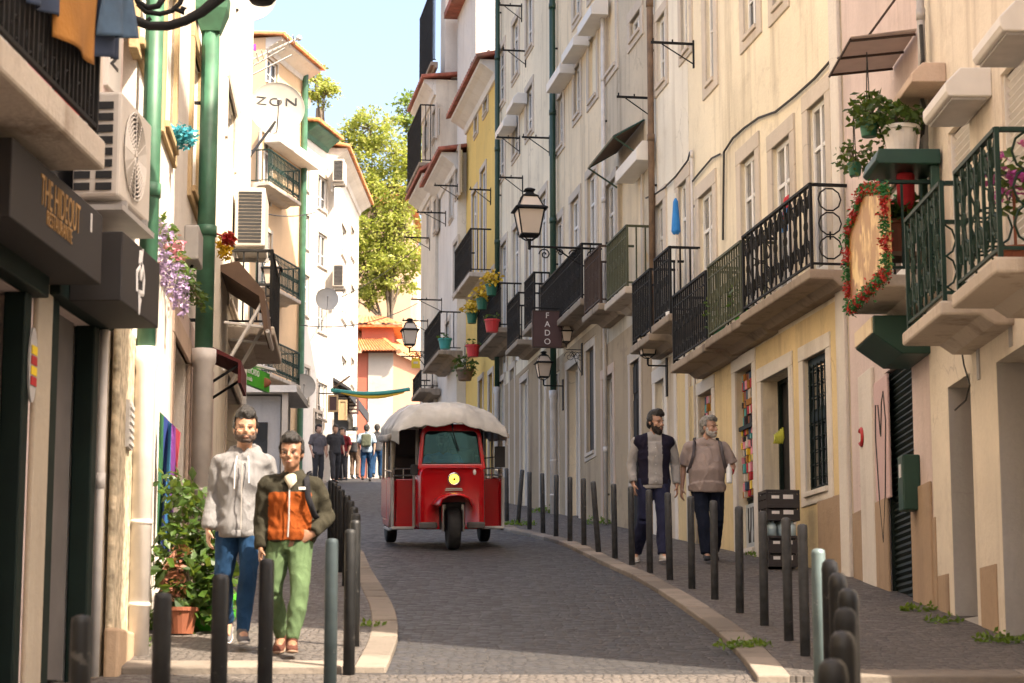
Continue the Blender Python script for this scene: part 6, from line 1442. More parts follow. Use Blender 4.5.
mb = MB(); A, B = at_depth(341, 393, 64), at_depth(404, 392.5, 64); mb.tube([A.lerp(B, k / 10) - Vector((0, 0, .13 * math.sin(PI * k / 10))) for k in range(11)], [(.02 + .03 * math.sin(PI * k / 10), .05) for k in range(11)], 6, up=(0, 0, 1)); build(mb, 'streamer', M['petal_yellow'], t)
mb = MB(); mb.tube([at_depth(331, 390, 64), at_depth(350, 376, 64)], .03, 5); build(mb, 'pole', M['brown_wood'], t)
far_sign(411.5, 420, 358, 368, 62, 'yellow_sign', 'yellow sign under the lowest balcony at the end of the street', 1)
# ------------------------------------------------------------------ trees beyond the houses
def tree(name, label, base, h, crowns, leafmat_, nleaf, ls, seed, trunk_r=.28, group='trees beyond the houses'):
    rnd = random.Random(seed); t = thing(name, label, 'tree', None, base, group); mb = MB(); b = Vector(base); topz = h
    mb.tube([b - Vector((0, 0, .3)), b + Vector((.1, 0, h * .35)), b + Vector((-.1, .1, h * .7)), b + Vector((0, 0, h))], [trunk_r * 1.25, trunk_r, trunk_r * .8, trunk_r * .5], 8)
    lf = MB(); cl = 0
    for (c, r, n) in crowns:
        c = Vector(c); start = b + Vector((0, 0, h * rnd.uniform(.55, .95))); mid = start.lerp(c, .5) + Vector((rnd.uniform(-.3, .3), rnd.uniform(-.3, .3), .3))
        mb.tube([start, mid, c], [trunk_r * .45, trunk_r * .3, trunk_r * .08], 6)
        for _ in range(max(7, n // 34)):
            v = Vector((rnd.gauss(0, 1), rnd.gauss(0, 1), rnd.gauss(0, 1))).normalized() * rnd.uniform(.35, 1) ** .6
            q = c + Vector((v.x * r[0], v.y * r[1], v.z * r[2])); mb.tube([c.lerp(q, .1), c.lerp(q, .6) + Vector((0, 0, .1)), q], [trunk_r * .14, trunk_r * .08, .012], 4)
            rr = rnd.uniform(.25, .5) * min(r) 
            clump(lf, q, (rr * 1.5, rr * 1.5, rr * .9), 42, ls * rnd.uniform(.6, 1.15), rnd, 0, .1)
    build(mb, 'trunk', M['bark'], t); build(lf, 'crown', M[leafmat_], t); return t
YT = 100
def tp(px, py, Y=YT): return at_depth(px, py, Y)
cr = []
for (px, py, rx, rz, n) in ((370, 128, 1.3, .9, 700), (352, 150, 1.0, .9, 500), (392, 152, 1.3, 1.0, 700), (362, 185, 1.4, 1.1, 900), (395, 190, 1.4, 1.2, 900), (412, 175, 1.0, 1.1, 500), (378, 225, 1.5, 1.1, 1000), (405, 232, 1.2, 1.1, 700), (356, 245, 1.1, 1.0, 600), (390, 260, 1.2, .8, 600), (362, 275, 1.0, .8, 420), (376, 290, .8, .6, 220), (352, 298, .6, .5, 120), (346, 215, .9, .9, 400)): cr.append((tp(px, py), (rx * 1.05, rx, rz), int(n * 1.7)))
cr += [(tp(384, 268), (1.0, 1.0, .7), 600), (tp(400, 282), (.9, .9, .6), 420), (tp(374, 256), (1.0, 1.0, .7), 500), (tp(408, 262), (.8, .8, .8), 420), (tp(366, 300), (.7, .7, .4), 150)]
b_ = tp(392, 300); tree('leafy_tree', 'large yellow green tree rising behind the coral house roof', (b_.x, YT, ground_z(YT)), tp(380, 225).z - ground_z(YT), cr, 'leaf_yellow', 0, .21, 4, .17)
cr = [(tp(418, 112, 104), (1.2, 1.2, .9), 500), (tp(424, 135, 104), (1.2, 1.2, 1.0), 500), (tp(408, 128, 104), (.8, .8, .6), 260)]
b_ = tp(432, 300, 104); tree('leafy_tree', 'darker green treetop behind the roofs of the last beige house', (b_.x, 104, ground_z(104)), tp(426, 150, 104).z - ground_z(104), cr, 'leaf_dark', 0, .24, 6)
cr = [(tp(316, 82, 84), (.9, .9, .7), 350), (tp(323, 96, 84), (.7, .7, .6), 220), (tp(306, 92, 84), (.8, .8, .8), 250)]
b_ = tp(312, 300, 84); tree('leafy_tree', 'small treetop peeking over the roof of the far white townhouse', (b_.x, 86, ground_z(84)), tp(314, 95, 84).z - ground_z(84), cr, 'leaf_yellow', 0, .22, 8)
# haze of distance is slight here; none is built
# ------------------------------------------------------------------ red three wheeler
def sky_tint_glass(name, tint, mix=.35):
    m = bpy.data.materials.new(name); m.use_nodes = True; nt = m.node_tree; nt.nodes.remove(nt.nodes['Principled BSDF'])
    tr = N(nt, 'ShaderNodeBsdfTransparent'); tr.inputs[0].default_value = (*tint, 1); gl = N(nt, 'ShaderNodeBsdfGlossy'); gl.inputs['Roughness'].default_value = .04; gl.inputs[0].default_value = (.20, .52, .62, 1)  # reflected blue sky is put into the teal gloss colour
    fr = N(nt, 'ShaderNodeFresnel'); fr.inputs[0].default_value = 1.5; ad = N(nt, 'ShaderNodeMath', operation='ADD'); ad.inputs[1].default_value = mix * .25; nt.links.new(fr.outputs[0], ad.inputs[0])
    mx = N(nt, 'ShaderNodeMixShader'); nt.links.new(ad.outputs[0], mx.inputs[0]); nt.links.new(tr.outputs[0], mx.inputs[1]); nt.links.new(gl.outputs[0], mx.inputs[2]); nt.links.new(mx.outputs[0], nt.nodes['Material Output'].inputs[0]); return m
q = on_ground(453, 550)
tk = thing('three_wheeler', 'red three wheeled taxi with a cream canvas roof coming down the road', 'tuk tuk', None, (q.x, q.y, ground_z(q.y) + .005))
OFF[tk.name] = (0, 0, 0); tk.rotation_mode = 'XYZ'
tk.rotation_euler = (Matrix.Rotation(math.atan(GRADE), 3, 'X') @ Matrix.Rotation(R(8), 3, 'Z')).to_euler(); tk.location = Vector(tk.location) + tk.rotation_euler.to_matrix() @ Vector((0, .42, 0))
def sect(y, pts): return [(x, y, z) for x, z in pts]
def half(pts): return pts + [(-x, z) for x, z in reversed(pts)]
# cab shell: rounded box lofted from the nose backwards
def cabsec(y, w, z0, z1, r=.1):
    P = []
    for cx, cz, a0 in ((w - r, z0 + r * .5, -90), (w - r, z1 - r, 0), (-w + r, z1 - r, 90), (-w + r, z0 + r * .5, 180)):
        for k in range(5):
            a = R(a0 + 90 * k / 4); rz_ = r if cz > .6 else r * .5; P.append((cx + r * math.cos(a), cz + rz_ * math.sin(a)))
    return sect(y, P)
mb = MB(); mb.loft([cabsec(-.30, .38, .30, 1.06), cabsec(-.33, .42, .27, 1.08), cabsec(-.27, .445, .26, 1.1), cabsec(.0, .46, .26, 1.1)], cap=True)
mb.loft([cabsec(.0, .46, .26, 1.1), cabsec(.12, .46, .26, 1.1)]); body = build(mb, 'body', M['red_paint'], tk, smooth=True); body.modifiers.new('e', 'EDGE_SPLIT').split_angle = R(50)
# windscreen surround (pillars and red brow)
def arch(w0, w1, z0, z1, n=8, r=.14):
    P = [(-w0, z0)]
    for k in range(n + 1): a = PI - PI / 2 * k / n; P.append((-w1 + r + r * math.cos(a), z1 - r + r * math.sin(a)))
    for k in range(n + 1): a = PI / 2 - PI / 2 * k / n; P.append((w1 - r + r * math.cos(a), z1 - r + r * math.sin(a)))
    P.append((w0, z0)); return P
outp = arch(.455, .41, 1.06, 1.66, r=.17); inp = arch(.395, .355, 1.13, 1.565, r=.07)
def lean(y, z): return y + (z - 1.06) * .22
mb = MB(); n = len(outp)
for yo in (-.27, -.21): mb.v += [(x, lean(yo, z), z) for x, z in outp] + [(x, lean(yo, z), z) for x, z in inp]
for b in range(2):
    for i in range(n): j = (i + 1) % n; o_ = b * 2 * n; mb.f.append((o_ + i, o_ + j, o_ + n + j, o_ + n + i)); mb.m.append(0)
for i in range(n): j = (i + 1) % n; mb.f.append((i, j, 2 * n + j, 2 * n + i)); mb.f.append((n + i, n + j, 3 * n + j, 3 * n + i)); mb.m += [0, 0]
wf = build(mb, 'windscreen_frame', M['red_paint'], tk, bevel=.012)
mb = MB(); k_ = [(x * 1.0, lean(-.255, z), z) for x, z in inp]; mb.tube(k_ + [k_[0]], .013, 5); build(mb, 'rubber_seal', M['rubber'], wf)
mb = MB(); mb.add([(x, lean(-.24, z), z) for x, z in inp], [tuple(range(n))]); build(mb, 'windscreen', sky_tint_glass('windscreen_sky_tint', (.13, .31, .40)), wf)
mb = MB(); mb.tube([(.02, -.19, 1.66), (.01, -.24, 1.6), (.06, -.23, 1.42), (.1, -.24, 1.3)], .009, 5); mb.tube([(.0, -.17, 1.655), (.0, -.2, 1.7)], .03, 6); build(mb, 'wiper', M['black'], wf)
# cab roof and rear frame posts
mb = MB(); 
for s in (-1, 1):
    mb.tube([(s * .43, .1, 1.08), (s * .42, .16, 1.62)], .022, 6); mb.tube([(s * .74, .45, .35), (s * .74, .45, 1.62)], .022, 6); mb.tube([(s * .74, 1.95, .5), (s * .72, 1.95, 1.62)], .022, 6); mb.tube([(s * .74, 1.2, .9), (s * .73, 1.2, 1.62)], .018, 6); mb.tube([(s * .43, .0, 1.6), (s * .73, .45, 1.62), (s * .72, 1.95, 1.62)], .02, 6)
mb.tube([(-.73, .45, 1.62), (.73, .45, 1.62)], .02, 6); mb.tube([(-.72, 1.95, 1.62), (.72, 1.95, 1.62)], .02, 6); build(mb, 'roof_frame', M['canvas_dirty'], tk)
# passenger tub with side panels
def panel(s):
    m_ = MB(); P = [(.30, .27), (.46, .24), (1.1, .24), (1.1, .93), (.46, .93), (.22, .90)]
    m_.prismx(P, s * .70 if s > 0 else -.76, .76 if s > 0 else -.70); 
    return m_
for s in (-1, 1):
    sp = build(panel(s), 'side_panel', M['red_paint'], tk, bevel=.02)
    mb = MB(); mb.bx(-.70 if s < 0 else .445, -.445 if s < 0 else .70, .22, .25, .27, .92); fp_ = build(mb, 'front_apron', M['red_paint'], tk, bevel=.012)
    mb = MB()
    for pts in ([(s * .75, .215, .27), (s * .75, .2, .94)], [(s * .46, .215, .27), (s * .455, .215, 1.05)], [(s * .46, .2, .26), (s * .75, .2, .26), (s * .775, .46, .23), (s * .775, 1.1, .23)]): mb.tube(pts, .022, 6)
    build(mb, 'piping', M['canvas'], fp_)
    mb = MB()
    for z in (.97, 1.06): mb.tube([(s * .47, .24, z), (s * .74, .24, z)], .012, 5)
    mb.tube([(s * .76, .3, 1.02), (s * .77, 1.1, 1.02)], .012, 5); mb.tube([(s * .6, .24, .92), (s * .6, .24, 1.06)], .01, 5); build(mb, 'grab_rail', M['chrome'], tk)
mb = MB(); mb.bx(-.74, .74, .3, 2.0, .24, .34); mb.bx(-.76, -.70, 1.1, 2.0, .34, .9); mb.bx(.70, .76, 1.1, 2.0, .34, .9); mb.bx(-.70, .70, 1.94, 2.0, .34, .95); build(mb, 'tub', M['red_paint'], tk, bevel=.02)
mb = MB(); mb.bx(-.68, .68, 1.25, 1.7, .36, .72); mb.bx(-.68, .68, 1.7, 1.85, .36, 1.22); build(mb, 'bench_seat', M['leather'], tk, bevel=.05)
mb = MB(); mb.bx(-.40, .3, .58, .64, .55, 1.2); mb.bx(-.32, .32, .28, .58, .5, .66); build(mb, 'driver_seat', M['cloth_blue'], tk, bevel=.05)  # blue cover stands in for the reflection in the windscreen
mb = MB(); mb.bx(-.7, .7, 1.9, 1.935, .95, 1.62); build(mb, 'rear_curtain', M['leather'], tk)
mb = MB(); mb.bx(.05, .40, .5, .56, .6, 1.32); build(mb, 'partition', M['canvas_dirty'], tk, bevel=.03)
mb = MB(); mb.tube([(-.2, .06, 1.06), (0, .0, 1.09), (.2, .06, 1.06)], .018, 6); mb.tube([(0, .0, 1.09), (0, -.08, .7)], .02, 6); build(mb, 'handlebar', M['black'], tk)
# nose details
def disc(c, r, name, mat, prof=None, parent=tk):
    m_ = MB(); m_.lathe(prof or [(.001, 0), (r, 0), (r, .02), (r * .8, .045), (.001, .06)], 24, M=Matrix.Translation(c) @ Matrix.Rotation(PI / 2, 4, 'X')); return build(m_, name, mat, parent, smooth=True)
hl = disc((0.02, -.325, .93), .085, 'headlight', M['chrome'], [(.001, 0), (.088, 0), (.092, .03), (.08, .05), (.07, .045), (.001, .04)])
disc((0.02, -.365, .93), .068, 'lens', M['lamp_on'], [(.001, 0), (.068, 0), (.06, .012), (.001, .025)], hl); disc((0.02, -.388, .93), .018, 'bulb', M['leather'], [(.001, 0), (.018, 0), (.001, .012)], hl)
mb = MB(); mb.bx(-.1, .14, -.345, -.32, .775, .79); mb.bx(-.09, .13, -.35, -.32, .795, .812); build(mb, 'grille_bar', M['chrome'], tk)
mb = MB(); mb.lathe([(.001, 0), (.028, 0), (.022, .012), (.001, .014)], 12, M=Matrix.Translation((.30, -.315, 1.02)) @ Matrix.Rotation(PI / 2, 4, 'X') @ Matrix.Diagonal((.8, 1.4, 1, 1))); build(mb, 'sticker', M['letter_white'], tk)
for s in (-1, 1): mb = MB(); mb.bx(min(s * .2, s * .44), max(s * .2, s * .44), -.34, -.27, .27, .36); build(mb, 'bumper_pad', M['grey_plastic'] if False else plain('grey_bumper', (.10, .09, .085), .7), tk, bevel=.02)
# mudguard, fork, wheels
mb = MB(); rings = []
for k in range(9):
    t_ = k / 8; yy = -.78 + .5 * t_; hz = .085 + .075 * math.sin(PI * min(1, .25 + t_ * .6)); wd = .17 + .11 * math.sin(PI * min(.5, .12 + t_ * .5)); top = []; bot = []
    for m_ in range(13):
        x = -1 + 2 * m_ / 12; zz = .60 + hz * math.sqrt(max(0, 1 - abs(x) ** 2.3)); top.append((x * wd, yy, zz)); bot.append((x * wd * .96, yy + .01, zz - .018))
    rings.append(top + bot[::-1])
mb.loft(rings); build(mb, 'mudguard', M['red_paint'], tk, smooth=True)
mb = MB(); mb.bx(-.17, .17, -.345, -.2, .26, .62); build(mb, 'wheel_gap_shade', M['black'], tk)  # black block stands in for the shaded gap round the front wheel
for s_ in (-1, 1):
    mb = MB(); mb.tube([(s_ * .125, -.42, .24), (s_ * .125, -.44, .6)], [.03, .026], 8); build(mb, 'fork_leg', M['chrome'], tk)
def wheel(x, y, r, w_):
    T = Matrix.Translation((x, y, r)) @ Matrix.Rotation(PI / 2, 4, 'Y'); m_ = MB(); m_.lathe([(r * .6, -w_ * .45), (r * .85, -w_ * .5), (r * .97, -w_ * .4), (r, -w_ * .2), (r, w_ * .2), (r * .97, w_ * .4), (r * .85, w_ * .5), (r * .6, w_ * .45)], 28, M=T); wo = build(m_, 'wheel', M['rubber'], tk, smooth=True)
    m_ = MB(); m_.lathe([(.001, -w_ * .3), (r * .3, -w_ * .32), (r * .6, -w_ * .42), (r * .6, w_ * .42), (r * .3, w_ * .32), (.001, w_ * .3)], 20, M=T); build(m_, 'rim', M['grey_plastic'], wo, smooth=True)
wheel(0, -.42, .275, .17); wheel(-.66, 1.55, .24, .15); wheel(.66, 1.55, .24, .15)
# canvas roof with a loose front flap
rnd = random.Random(4); mb = MB(); rows = []
from mathutils import noise as cnoise
KX, KY = 65, 44
for i in range(KY + 1):
    f = i / KY; y = -.36 + 2.44 * f; row = []
    yp = min(1, f * 6); zc = 1.665 + .30 * yp ** .45 - .04 * max(0, f - .8) * 5; ze = 1.53 + .09 * yp ** .5
    for k in range(KX):
        s = -1 + 2 * k / (KX - 1); e = abs(s); w_ = .765 if i > 1 else .75
        x = w_ * min(1, e / .84) * (1 if s > 0 else -1); top = zc - (.0 if s < .1 else .16 * (s - .1) ** 1.2) - (.10 * max(0, -s - .55))
        z = top + (ze - top) * min(1, e / .84) ** 4.5
        if e > .84: z = ze - (e - .84) * 1.0
        q = Vector((x * 3.2, y * 2.6, s)); wr = .02 * cnoise.noise(q) - .055 * abs(cnoise.noise(q * 1.5 + Vector((3, 1, 2)))) - .03 * abs(cnoise.noise(q * 3.4)) + .01 * cnoise.noise(q * 9)
        if i == 0: z += .018 * math.sin(s * 5.2 + .6) + .014 * math.sin(s * 13)
        if e > .84: x += .03 * math.sin(y * 11 + s); 
        row.append((x, y + .03 * cnoise.noise(q * 2), z + wr * (1.0 if e < .84 else .5)))
    rows.append(row)
for r_ in rows: mb.v += r_
for i in range(len(rows) - 1):
    for k in range(KX - 1):
        a = i * KX + k; mb.f.append((a, a + 1, a + KX + 1, a + KX)); mb.m.append(1 if (10 <= i <= 22 and 11 <= k <= 24) or (13 <= i <= 26 and 44 <= k <= 54) else 0)
cn = build(mb, 'canvas_roof', [M['canvas'], M['clear_vinyl']], tk, smooth=True); s_ = cn.modifiers.new('s', 'SOLIDIFY'); s_.thickness = .012; ss = cn.modifiers.new('ss', 'SUBSURF'); ss.levels = 1; ss.render_levels = 1
mb = MB(); mb.tube([(-.77, -.1, 1.5), (-.79, .5, 1.47), (-.79, 1.9, 1.46)], [(.05, .03)] * 3, 6); mb.tube([(.77, -.1, 1.5), (.79, .5, 1.48), (.79, 1.9, 1.46)], [(.045, .03)] * 3, 6); build(mb, 'rolled_curtain', M['canvas_dirty'], tk, smooth=True)
mb = MB(); mb.tube([(-.72, .42, 1.56), (-.73, .43, 1.1), (-.74, .42, .5), (-.76, .44, .26)], [.045, .03, .03, .03], 7); build(mb, 'gathered_curtain', M['canvas_dirty'], tk, smooth=True); mb = MB(); mb.tube([(.74, .42, 1.56), (.75, .43, 1.1), (.76, .42, .5)], [.035, .025, .025], 7); build(mb, 'gathered_curtain', M['canvas_dirty'], tk, smooth=True)
mb = MB(); mb.tube([(.46, .0, 1.2), (.62, -.06, 1.22)], .01, 5); mb.bx(.60, .74, -.1, -.06, 1.08, 1.36); build(mb, 'mirror', M['black'], tk, bevel=.025)
mb = MB(); mb.tube([(-.45, -.1, 1.02), (-.5, -.16, 1.04)], .01, 5); mb.bx(-.54, -.44, -.2, -.16, .98, 1.12); build(mb, 'mirror', M['black'], tk, bevel=.02)
# ------------------------------------------------------------------ people
from mathutils import noise as mnoise
def skin(name, col):
    m, nt, b = nmat(name); tc = N(nt, 'ShaderNodeTexCoord'); n = noise(nt, tc.outputs['Object'], 14, 4)
    nt.links.new(mixc(nt, ramp(nt, n, .35, .65), [c * .88 for c in col], [min(1, c * 1.1) for c in col]), b.inputs['Base Color']); b.inputs['Roughness'].default_value = .5
    b.inputs['Subsurface Weight'].default_value = .12; b.inputs['Subsurface Radius'].default_value = (.01, .004, .002); return m
def fabric(name, col, var=.12, sc=9):
    """woven cloth: slight tone changes, long creases and a fine weave in the bump"""
    m = plain(name, col, .92, 0, var, sc, .3, 220, .15); nt = m.node_tree; b = nt.nodes['Principled BSDF']; old = b.inputs['Normal'].links[0].from_socket
    tc = N(nt, 'ShaderNodeTexCoord'); mp = N(nt, 'ShaderNodeMapping'); mp.inputs['Scale'].default_value = (1, 1, .55); mp.inputs['Rotation'].default_value = (.3, .5, 0); nt.links.new(tc.outputs['Object'], mp.inputs['Vector'])
    n = N(nt, 'ShaderNodeTexNoise'); n.noise_type = 'RIDGED_MULTIFRACTAL'; n.inputs['Offset'].default_value = .9; n.inputs['Gain'].default_value = 1.2
    n.inputs['Scale'].default_value = 7; n.inputs['Detail'].default_value = 3; n.inputs['Distortion'].default_value = .6; nt.links.new(mp.outputs[0], n.inputs['Vector'])
    bu = N(nt, 'ShaderNodeBump'); bu.inputs['Strength'].default_value = .5; bu.inputs['Distance'].default_value = .018; nt.links.new(n.outputs['Fac'], bu.inputs['Height']); nt.links.new(old, bu.inputs['Normal']); nt.links.new(bu.outputs['Normal'], b.inputs['Normal'])
    return m
def remesh(mb, name, mat, parent, vox, smooth=3, wr=0, wf=7, seed=0, stretch=(1, 1, .55)):
    me = bpy.data.meshes.new('r'); me.from_pydata(mb.v, [], mb.f); bm = bmesh.new(); bm.from_mesh(me); bmesh.ops.recalc_face_normals(bm, faces=bm.faces); bm.to_mesh(me); bm.free()
    ob = bpy.data.objects.new('r', me); COL.objects.link(ob); md = ob.modifiers.new('r', 'REMESH'); md.mode = 'VOXEL'; md.voxel_size = vox
    if smooth: sm = ob.modifiers.new('s', 'SMOOTH'); sm.factor = .5; sm.iterations = smooth
    dg = bpy.context.evaluated_depsgraph_get(); dg.update(); m2 = bpy.data.meshes.new_from_object(ob.evaluated_get(dg)); bpy.data.objects.remove(ob)
    m2.name = name
    if wr:
        S = Vector((seed * 3.1, seed * 1.7, seed)); co = [v.co.copy() for v in m2.vertices]; no = [v.normal.copy() for v in m2.vertices]
        for v, c, n in zip(m2.vertices, co, no):
            q = Vector((c.x * stretch[0], c.y * stretch[1], c.z * stretch[2])) * wf + S
            d = mnoise.noise(q) ; r_ = 1 - abs(mnoise.noise(q * 1.9 + Vector((5, 2, 1)))) * 2
            v.co = c + n * wr * (d * .7 + r_ * .5)
    m2.materials.clear(); m2.materials.append(mat); m2.polygons.foreach_set('use_smooth', [True] * len(m2.polygons))
    o = bpy.data.objects.new(name, m2); link(o, parent); OFF[o.name] = (0, 0, 0); return o
V = Vector
def hand(mb, w_, d, palm, s=1.0, curl=.5, thumb_side=1):
    """five fingers; w_ wrist, d direction of the fingers, palm normal"""
    d = V(d).normalized(); pn = V(palm); pn = (pn - d * pn.dot(d)).normalized(); sd = d.cross(pn) * thumb_side; w_ = V(w_)
    mb.tube([w_ - d * .03, w_ + d * .02 * s, w_ + d * .055 * s, w_ + d * .095 * s], [(.021, .029), (.018, .034), (.017, .041), (.013, .04)], 10, up=pn)
    for i, (L, off) in enumerate(((.07, .031), (.08, .0105), (.075, -.0105), (.058, -.031))):
        p = w_ + d * .085 * s + sd * off * s; q = [p]; a = curl * (.35 + .1 * i)
        for k, f in enumerate((.45, .32, .23)):
            dr = d * math.cos(a) + pn * math.sin(a); p = p + dr * L * f * s; q.append(p); a += curl * .75
        mb.tube(q, [.0095 * s, .009 * s, .0082 * s, .0065 * s], 7)
    p = w_ + d * .03 * s + sd * .03 * s; q1 = p + (d * .6 + sd * .65 + pn * .25).normalized() * .042 * s; q2 = q1 + (d * .85 + sd * .1 + pn * .5).normalized() * .034 * s
    mb.tube([w_ + d * .012 + sd * .012, p, q1, q2], [.016 * s, .014 * s, .0105 * s, .008 * s], 7)
def headmesh(mb, c, Rm, s=1.0, jaw=1.0):
    M4 = Matrix.Translation(c) @ Rm.to_4x4() @ Matrix.Diagonal((s, s, s, 1))
    mb.ell((0, .008, .035), (.076, .094, .086), 20, 14, 0, M4); mb.ell((0, -.022, -.035), (.062 * jaw, .066, .075), 18, 12, 0, M4); mb.ell((0, -.052, -.082), (.034 * jaw, .034, .03), 12, 8, 0, M4)
    mb.ell((0, -.071, .022), (.056, .017, .014), 12, 8, 0, M4)                     # brow
    mb.tube([(0, -.082, .018), (0, -.098, -.012), (0, -.108, -.03)], [.009, .0115, .014], 8, 0, M4); mb.ell((0, -.098, -.034), (.019, .012, .01), 10, 6, 0, M4)
    for q in (-1, 1):
        mb.ell((q * .044, -.062, -.022), (.024, .022, .02), 10, 8, 0, M4); mb.ell((q * .078, .012, -.005), (.008, .02, .032), 10, 8, 0, M4)
    mb.ell((0, -.088, -.06), (.026, .012, .006), 10, 6, 0, M4); mb.ell((0, -.086, -.071), (.022, .012, .007), 10, 6, 0, M4); return M4
def person(label, base, yaw, J, skinm, cl, group=None, head_yaw=0, head_pitch=0, s=1.0, vox=.0078, fine=True, build_=1.0, hair=None, beard=None, belly=0.0):
    t = thing('person', label, 'person', None, base, group); t.rotation_euler = (0, 0, yaw); OFF[t.name] = (0, 0, 0); t.scale = (s, s, s)
    g = {k: V(v) for k, v in J.items() if isinstance(v, tuple)}; w_ = build_
    Rm = (Matrix.Rotation(head_yaw, 3, 'Z') @ Matrix.Rotation(head_pitch, 3, 'X'))
    def torso(mb, e, zlo=None, ztop=True, k=1.0):
        pv, ch, nk = g['pelvis'], g['chest'], g['neck']; sl, sr = g['shL'], g['shR']
        waist = pv.lerp(ch, .5) + V((0, -belly * .4, 0))
        p = [pv - V((0, 0, .07)), pv, waist, ch, ch.lerp(nk, .55), nk - V((0, 0, .03))]
        r = [(.15 * w_, .11), (.165 * w_, .115 + belly * .5), (.15 * w_ + belly * .5, .105 + belly), (.17 * w_, .115 + belly * .35), (.145 * w_, .09), (.07, .065)]
        if zlo is not None: p = [V((pv.x, pv.y - belly * .3, zlo)), V((pv.x, pv.y - belly * .5, zlo + .06))] + p[1:]; r = [(.16 * w_ + belly * .3, .115 + belly * .6), (.165 * w_ + belly * .4, .122 + belly * .8)] + r[1:]
        if not ztop: p, r = p[:-1], r[:-1]
        mb.tube(p, [(a + e, b + e) for a, b in r], 20, up=(1, 0, 0))
        for sh in (sl, sr):
            s2 = sh + (sh - ch.lerp(nk, .6)).normalized() * .03 - V((0, 0, .02))
            mb.tube([nk - V((0, 0, .035)), nk.lerp(sh, .45) - V((0, 0, .035)), sh - V((0, 0, .03)), s2 - V((0, 0, .03))], [(.058 + e, .06 + e), (.056 + e, .064 + e), (.05 + e, .056 + e), (.022 + e, .03 + e)], 14); mb.tube([ch + V((0, 0, -.05)), (ch.lerp(nk, .2)).lerp(sh, .6), sh - V((0, 0, .04)), s2 - V((0, 0, .05))], [.08 + e, .08 + e, .05 + e, .02 + e], 12)
    def arm(mb, S, e, upto=1.0, cuff=0):
        a, b, c = g['sh' + S], g['el' + S], g['ha' + S]; c2 = b.lerp(c, upto)
        mb.ell(a - V((0, 0, .02)), (.05 + e, .054 + e, .056 + e), 14, 10); mb.tube([a.lerp(b, .06), a.lerp(b, .5), b], [.05 + e, .047 + e, .041 + e], 12); mb.ell(b, .041 + e, 12, 8); mb.tube([b, b.lerp(c2, .35), c2], [.042 + e, .041 + e, (.028 if upto > .95 else .034) + e + cuff], 12)
    def leg(mb, S, e, upto=1.0, flare=0):
        a, b, c = g['hip' + S], g['kn' + S], g['an' + S]; c2 = b.lerp(c, upto)
        mb.tube([a + V((0, 0, .05)), a.lerp(b, .4), b], [.09 + e, .078 + e, .056 + e], 14); mb.tube([b, b.lerp(c, .3), b.lerp(c, .65), c2], [.056 + e, .056 + e, .045 + e + flare, .036 + e + flare], 14)
    # body: one continuous surface
    mb = MB(); torso(mb, -.006); hc = g['head']
    mb.tube([g['neck'] - V((0, 0, .06)), g['neck'], hc + V((0, .015, -.05))], [.06, .055, .056], 14)
    M4 = headmesh(mb, hc, Rm, 1.04, 1.05)
    for S, q in (('L', 1), ('R', -1)):
        arm(mb, S, -.004); d = (g['ha' + S] - g['el' + S]).normalized()
        d2 = J.get('fd' + S, d); hand(mb, g['ha' + S], d2, J.get('pl' + S, (q * 1.0, .25, 0)), 1.0, J.get('curl' + S, .55), 1 if S == 'L' else -1)
        leg(mb, S, -.02); mb.tube([g['an' + S] + V((0, .02, -.01)), g['an' + S] + V(J.get('ft' + S, (0, -.13, -.05)))], [.04, .03], 10)
    remesh(mb, 'body', skinm, t, vox, 4)
    if fine:
        mb = MB()
        for q in (-1, 1):
            mb.ell((q * .032, -.0815, .002), (.0125, .005, .0036), 10, 6, 1, M4)
            mb.tube([(q * .014, -.094, .021), (q * .034, -.093, .027), (q * .054, -.08, .021)], [.002, .003, .0015], 6, 1, M4)
        mb.tube([(-.024, -.098, -.0655), (0, -.1015, -.0645), (.024, -.098, -.0655)], [.002, .0032, .002], 6, 2, M4)
        build(mb, 'eyes_and_mouth', [M['leather'], M['letter_black'], plain('lip', (.22, .09, .07), .6)], t, smooth=True)
    if hair:
        mb = MB(); hm, top_, side, lng = hair
        mb.ell((0, .016, .048), (.084, .098, .088 + top_ * .5), 20, 12, 0, M4)
        mb.ell((0, -.035, .098 + top_ * .3), (.064, .055, .03 + top_), 14, 10, 0, M4); mb.ell((.015, -.06, .092 + top_ * .3), (.05, .034, .022 + top_ * .6), 12, 8, 0, M4)
        mb.ell((0, .06, .0), (.07, .05, .07 + lng), 14, 10, 0, M4)
        for q in (-1, 1): mb.ell((q * .074, .01 + side, .03), (.014, .03, .035), 10, 8, 0, M4)
        # cut away the face: keep only what lies behind and above the hairline
        o = remesh(mb, 'hair', hm, t, .009, 1, .012, 26, 3, (1, 1, 1)); inv = M4.inverted(); bm = bmesh.new(); bm.from_mesh(o.data)
        kill = [v for v in bm.verts if (lambda p: p.y < -.02 and p.z < .072 + .25 * (p.y + .05) and abs(p.x) < .074)(inv @ v.co)]
        bmesh.ops.delete(bm, geom=kill, context='VERTS'); bm.to_mesh(o.data); bm.free()
    if beard:
        bmat, bl, must = beard; mb = MB()
        mb.ell((0, -.03, -.062), (.064, .066, .05 + bl), 18, 12, 0, M4); mb.ell((0, -.058, -.092 - bl * .5), (.04, .042, .03 + bl), 12, 8, 0, M4)
        for q in (-1, 1): mb.ell((q * .064, -.012, -.035), (.01, .022, .04), 8, 8, 0, M4)
        if must: mb.ell((0, -.098, -.052), (.03, .01, .0065), 10, 6, 0, M4)
        o = remesh(mb, 'beard', bmat, t, .0065, 1, .006, 40, 5, (1, 1, 1)); inv = M4.inverted(); bm = bmesh.new(); bm.from_mesh(o.data)
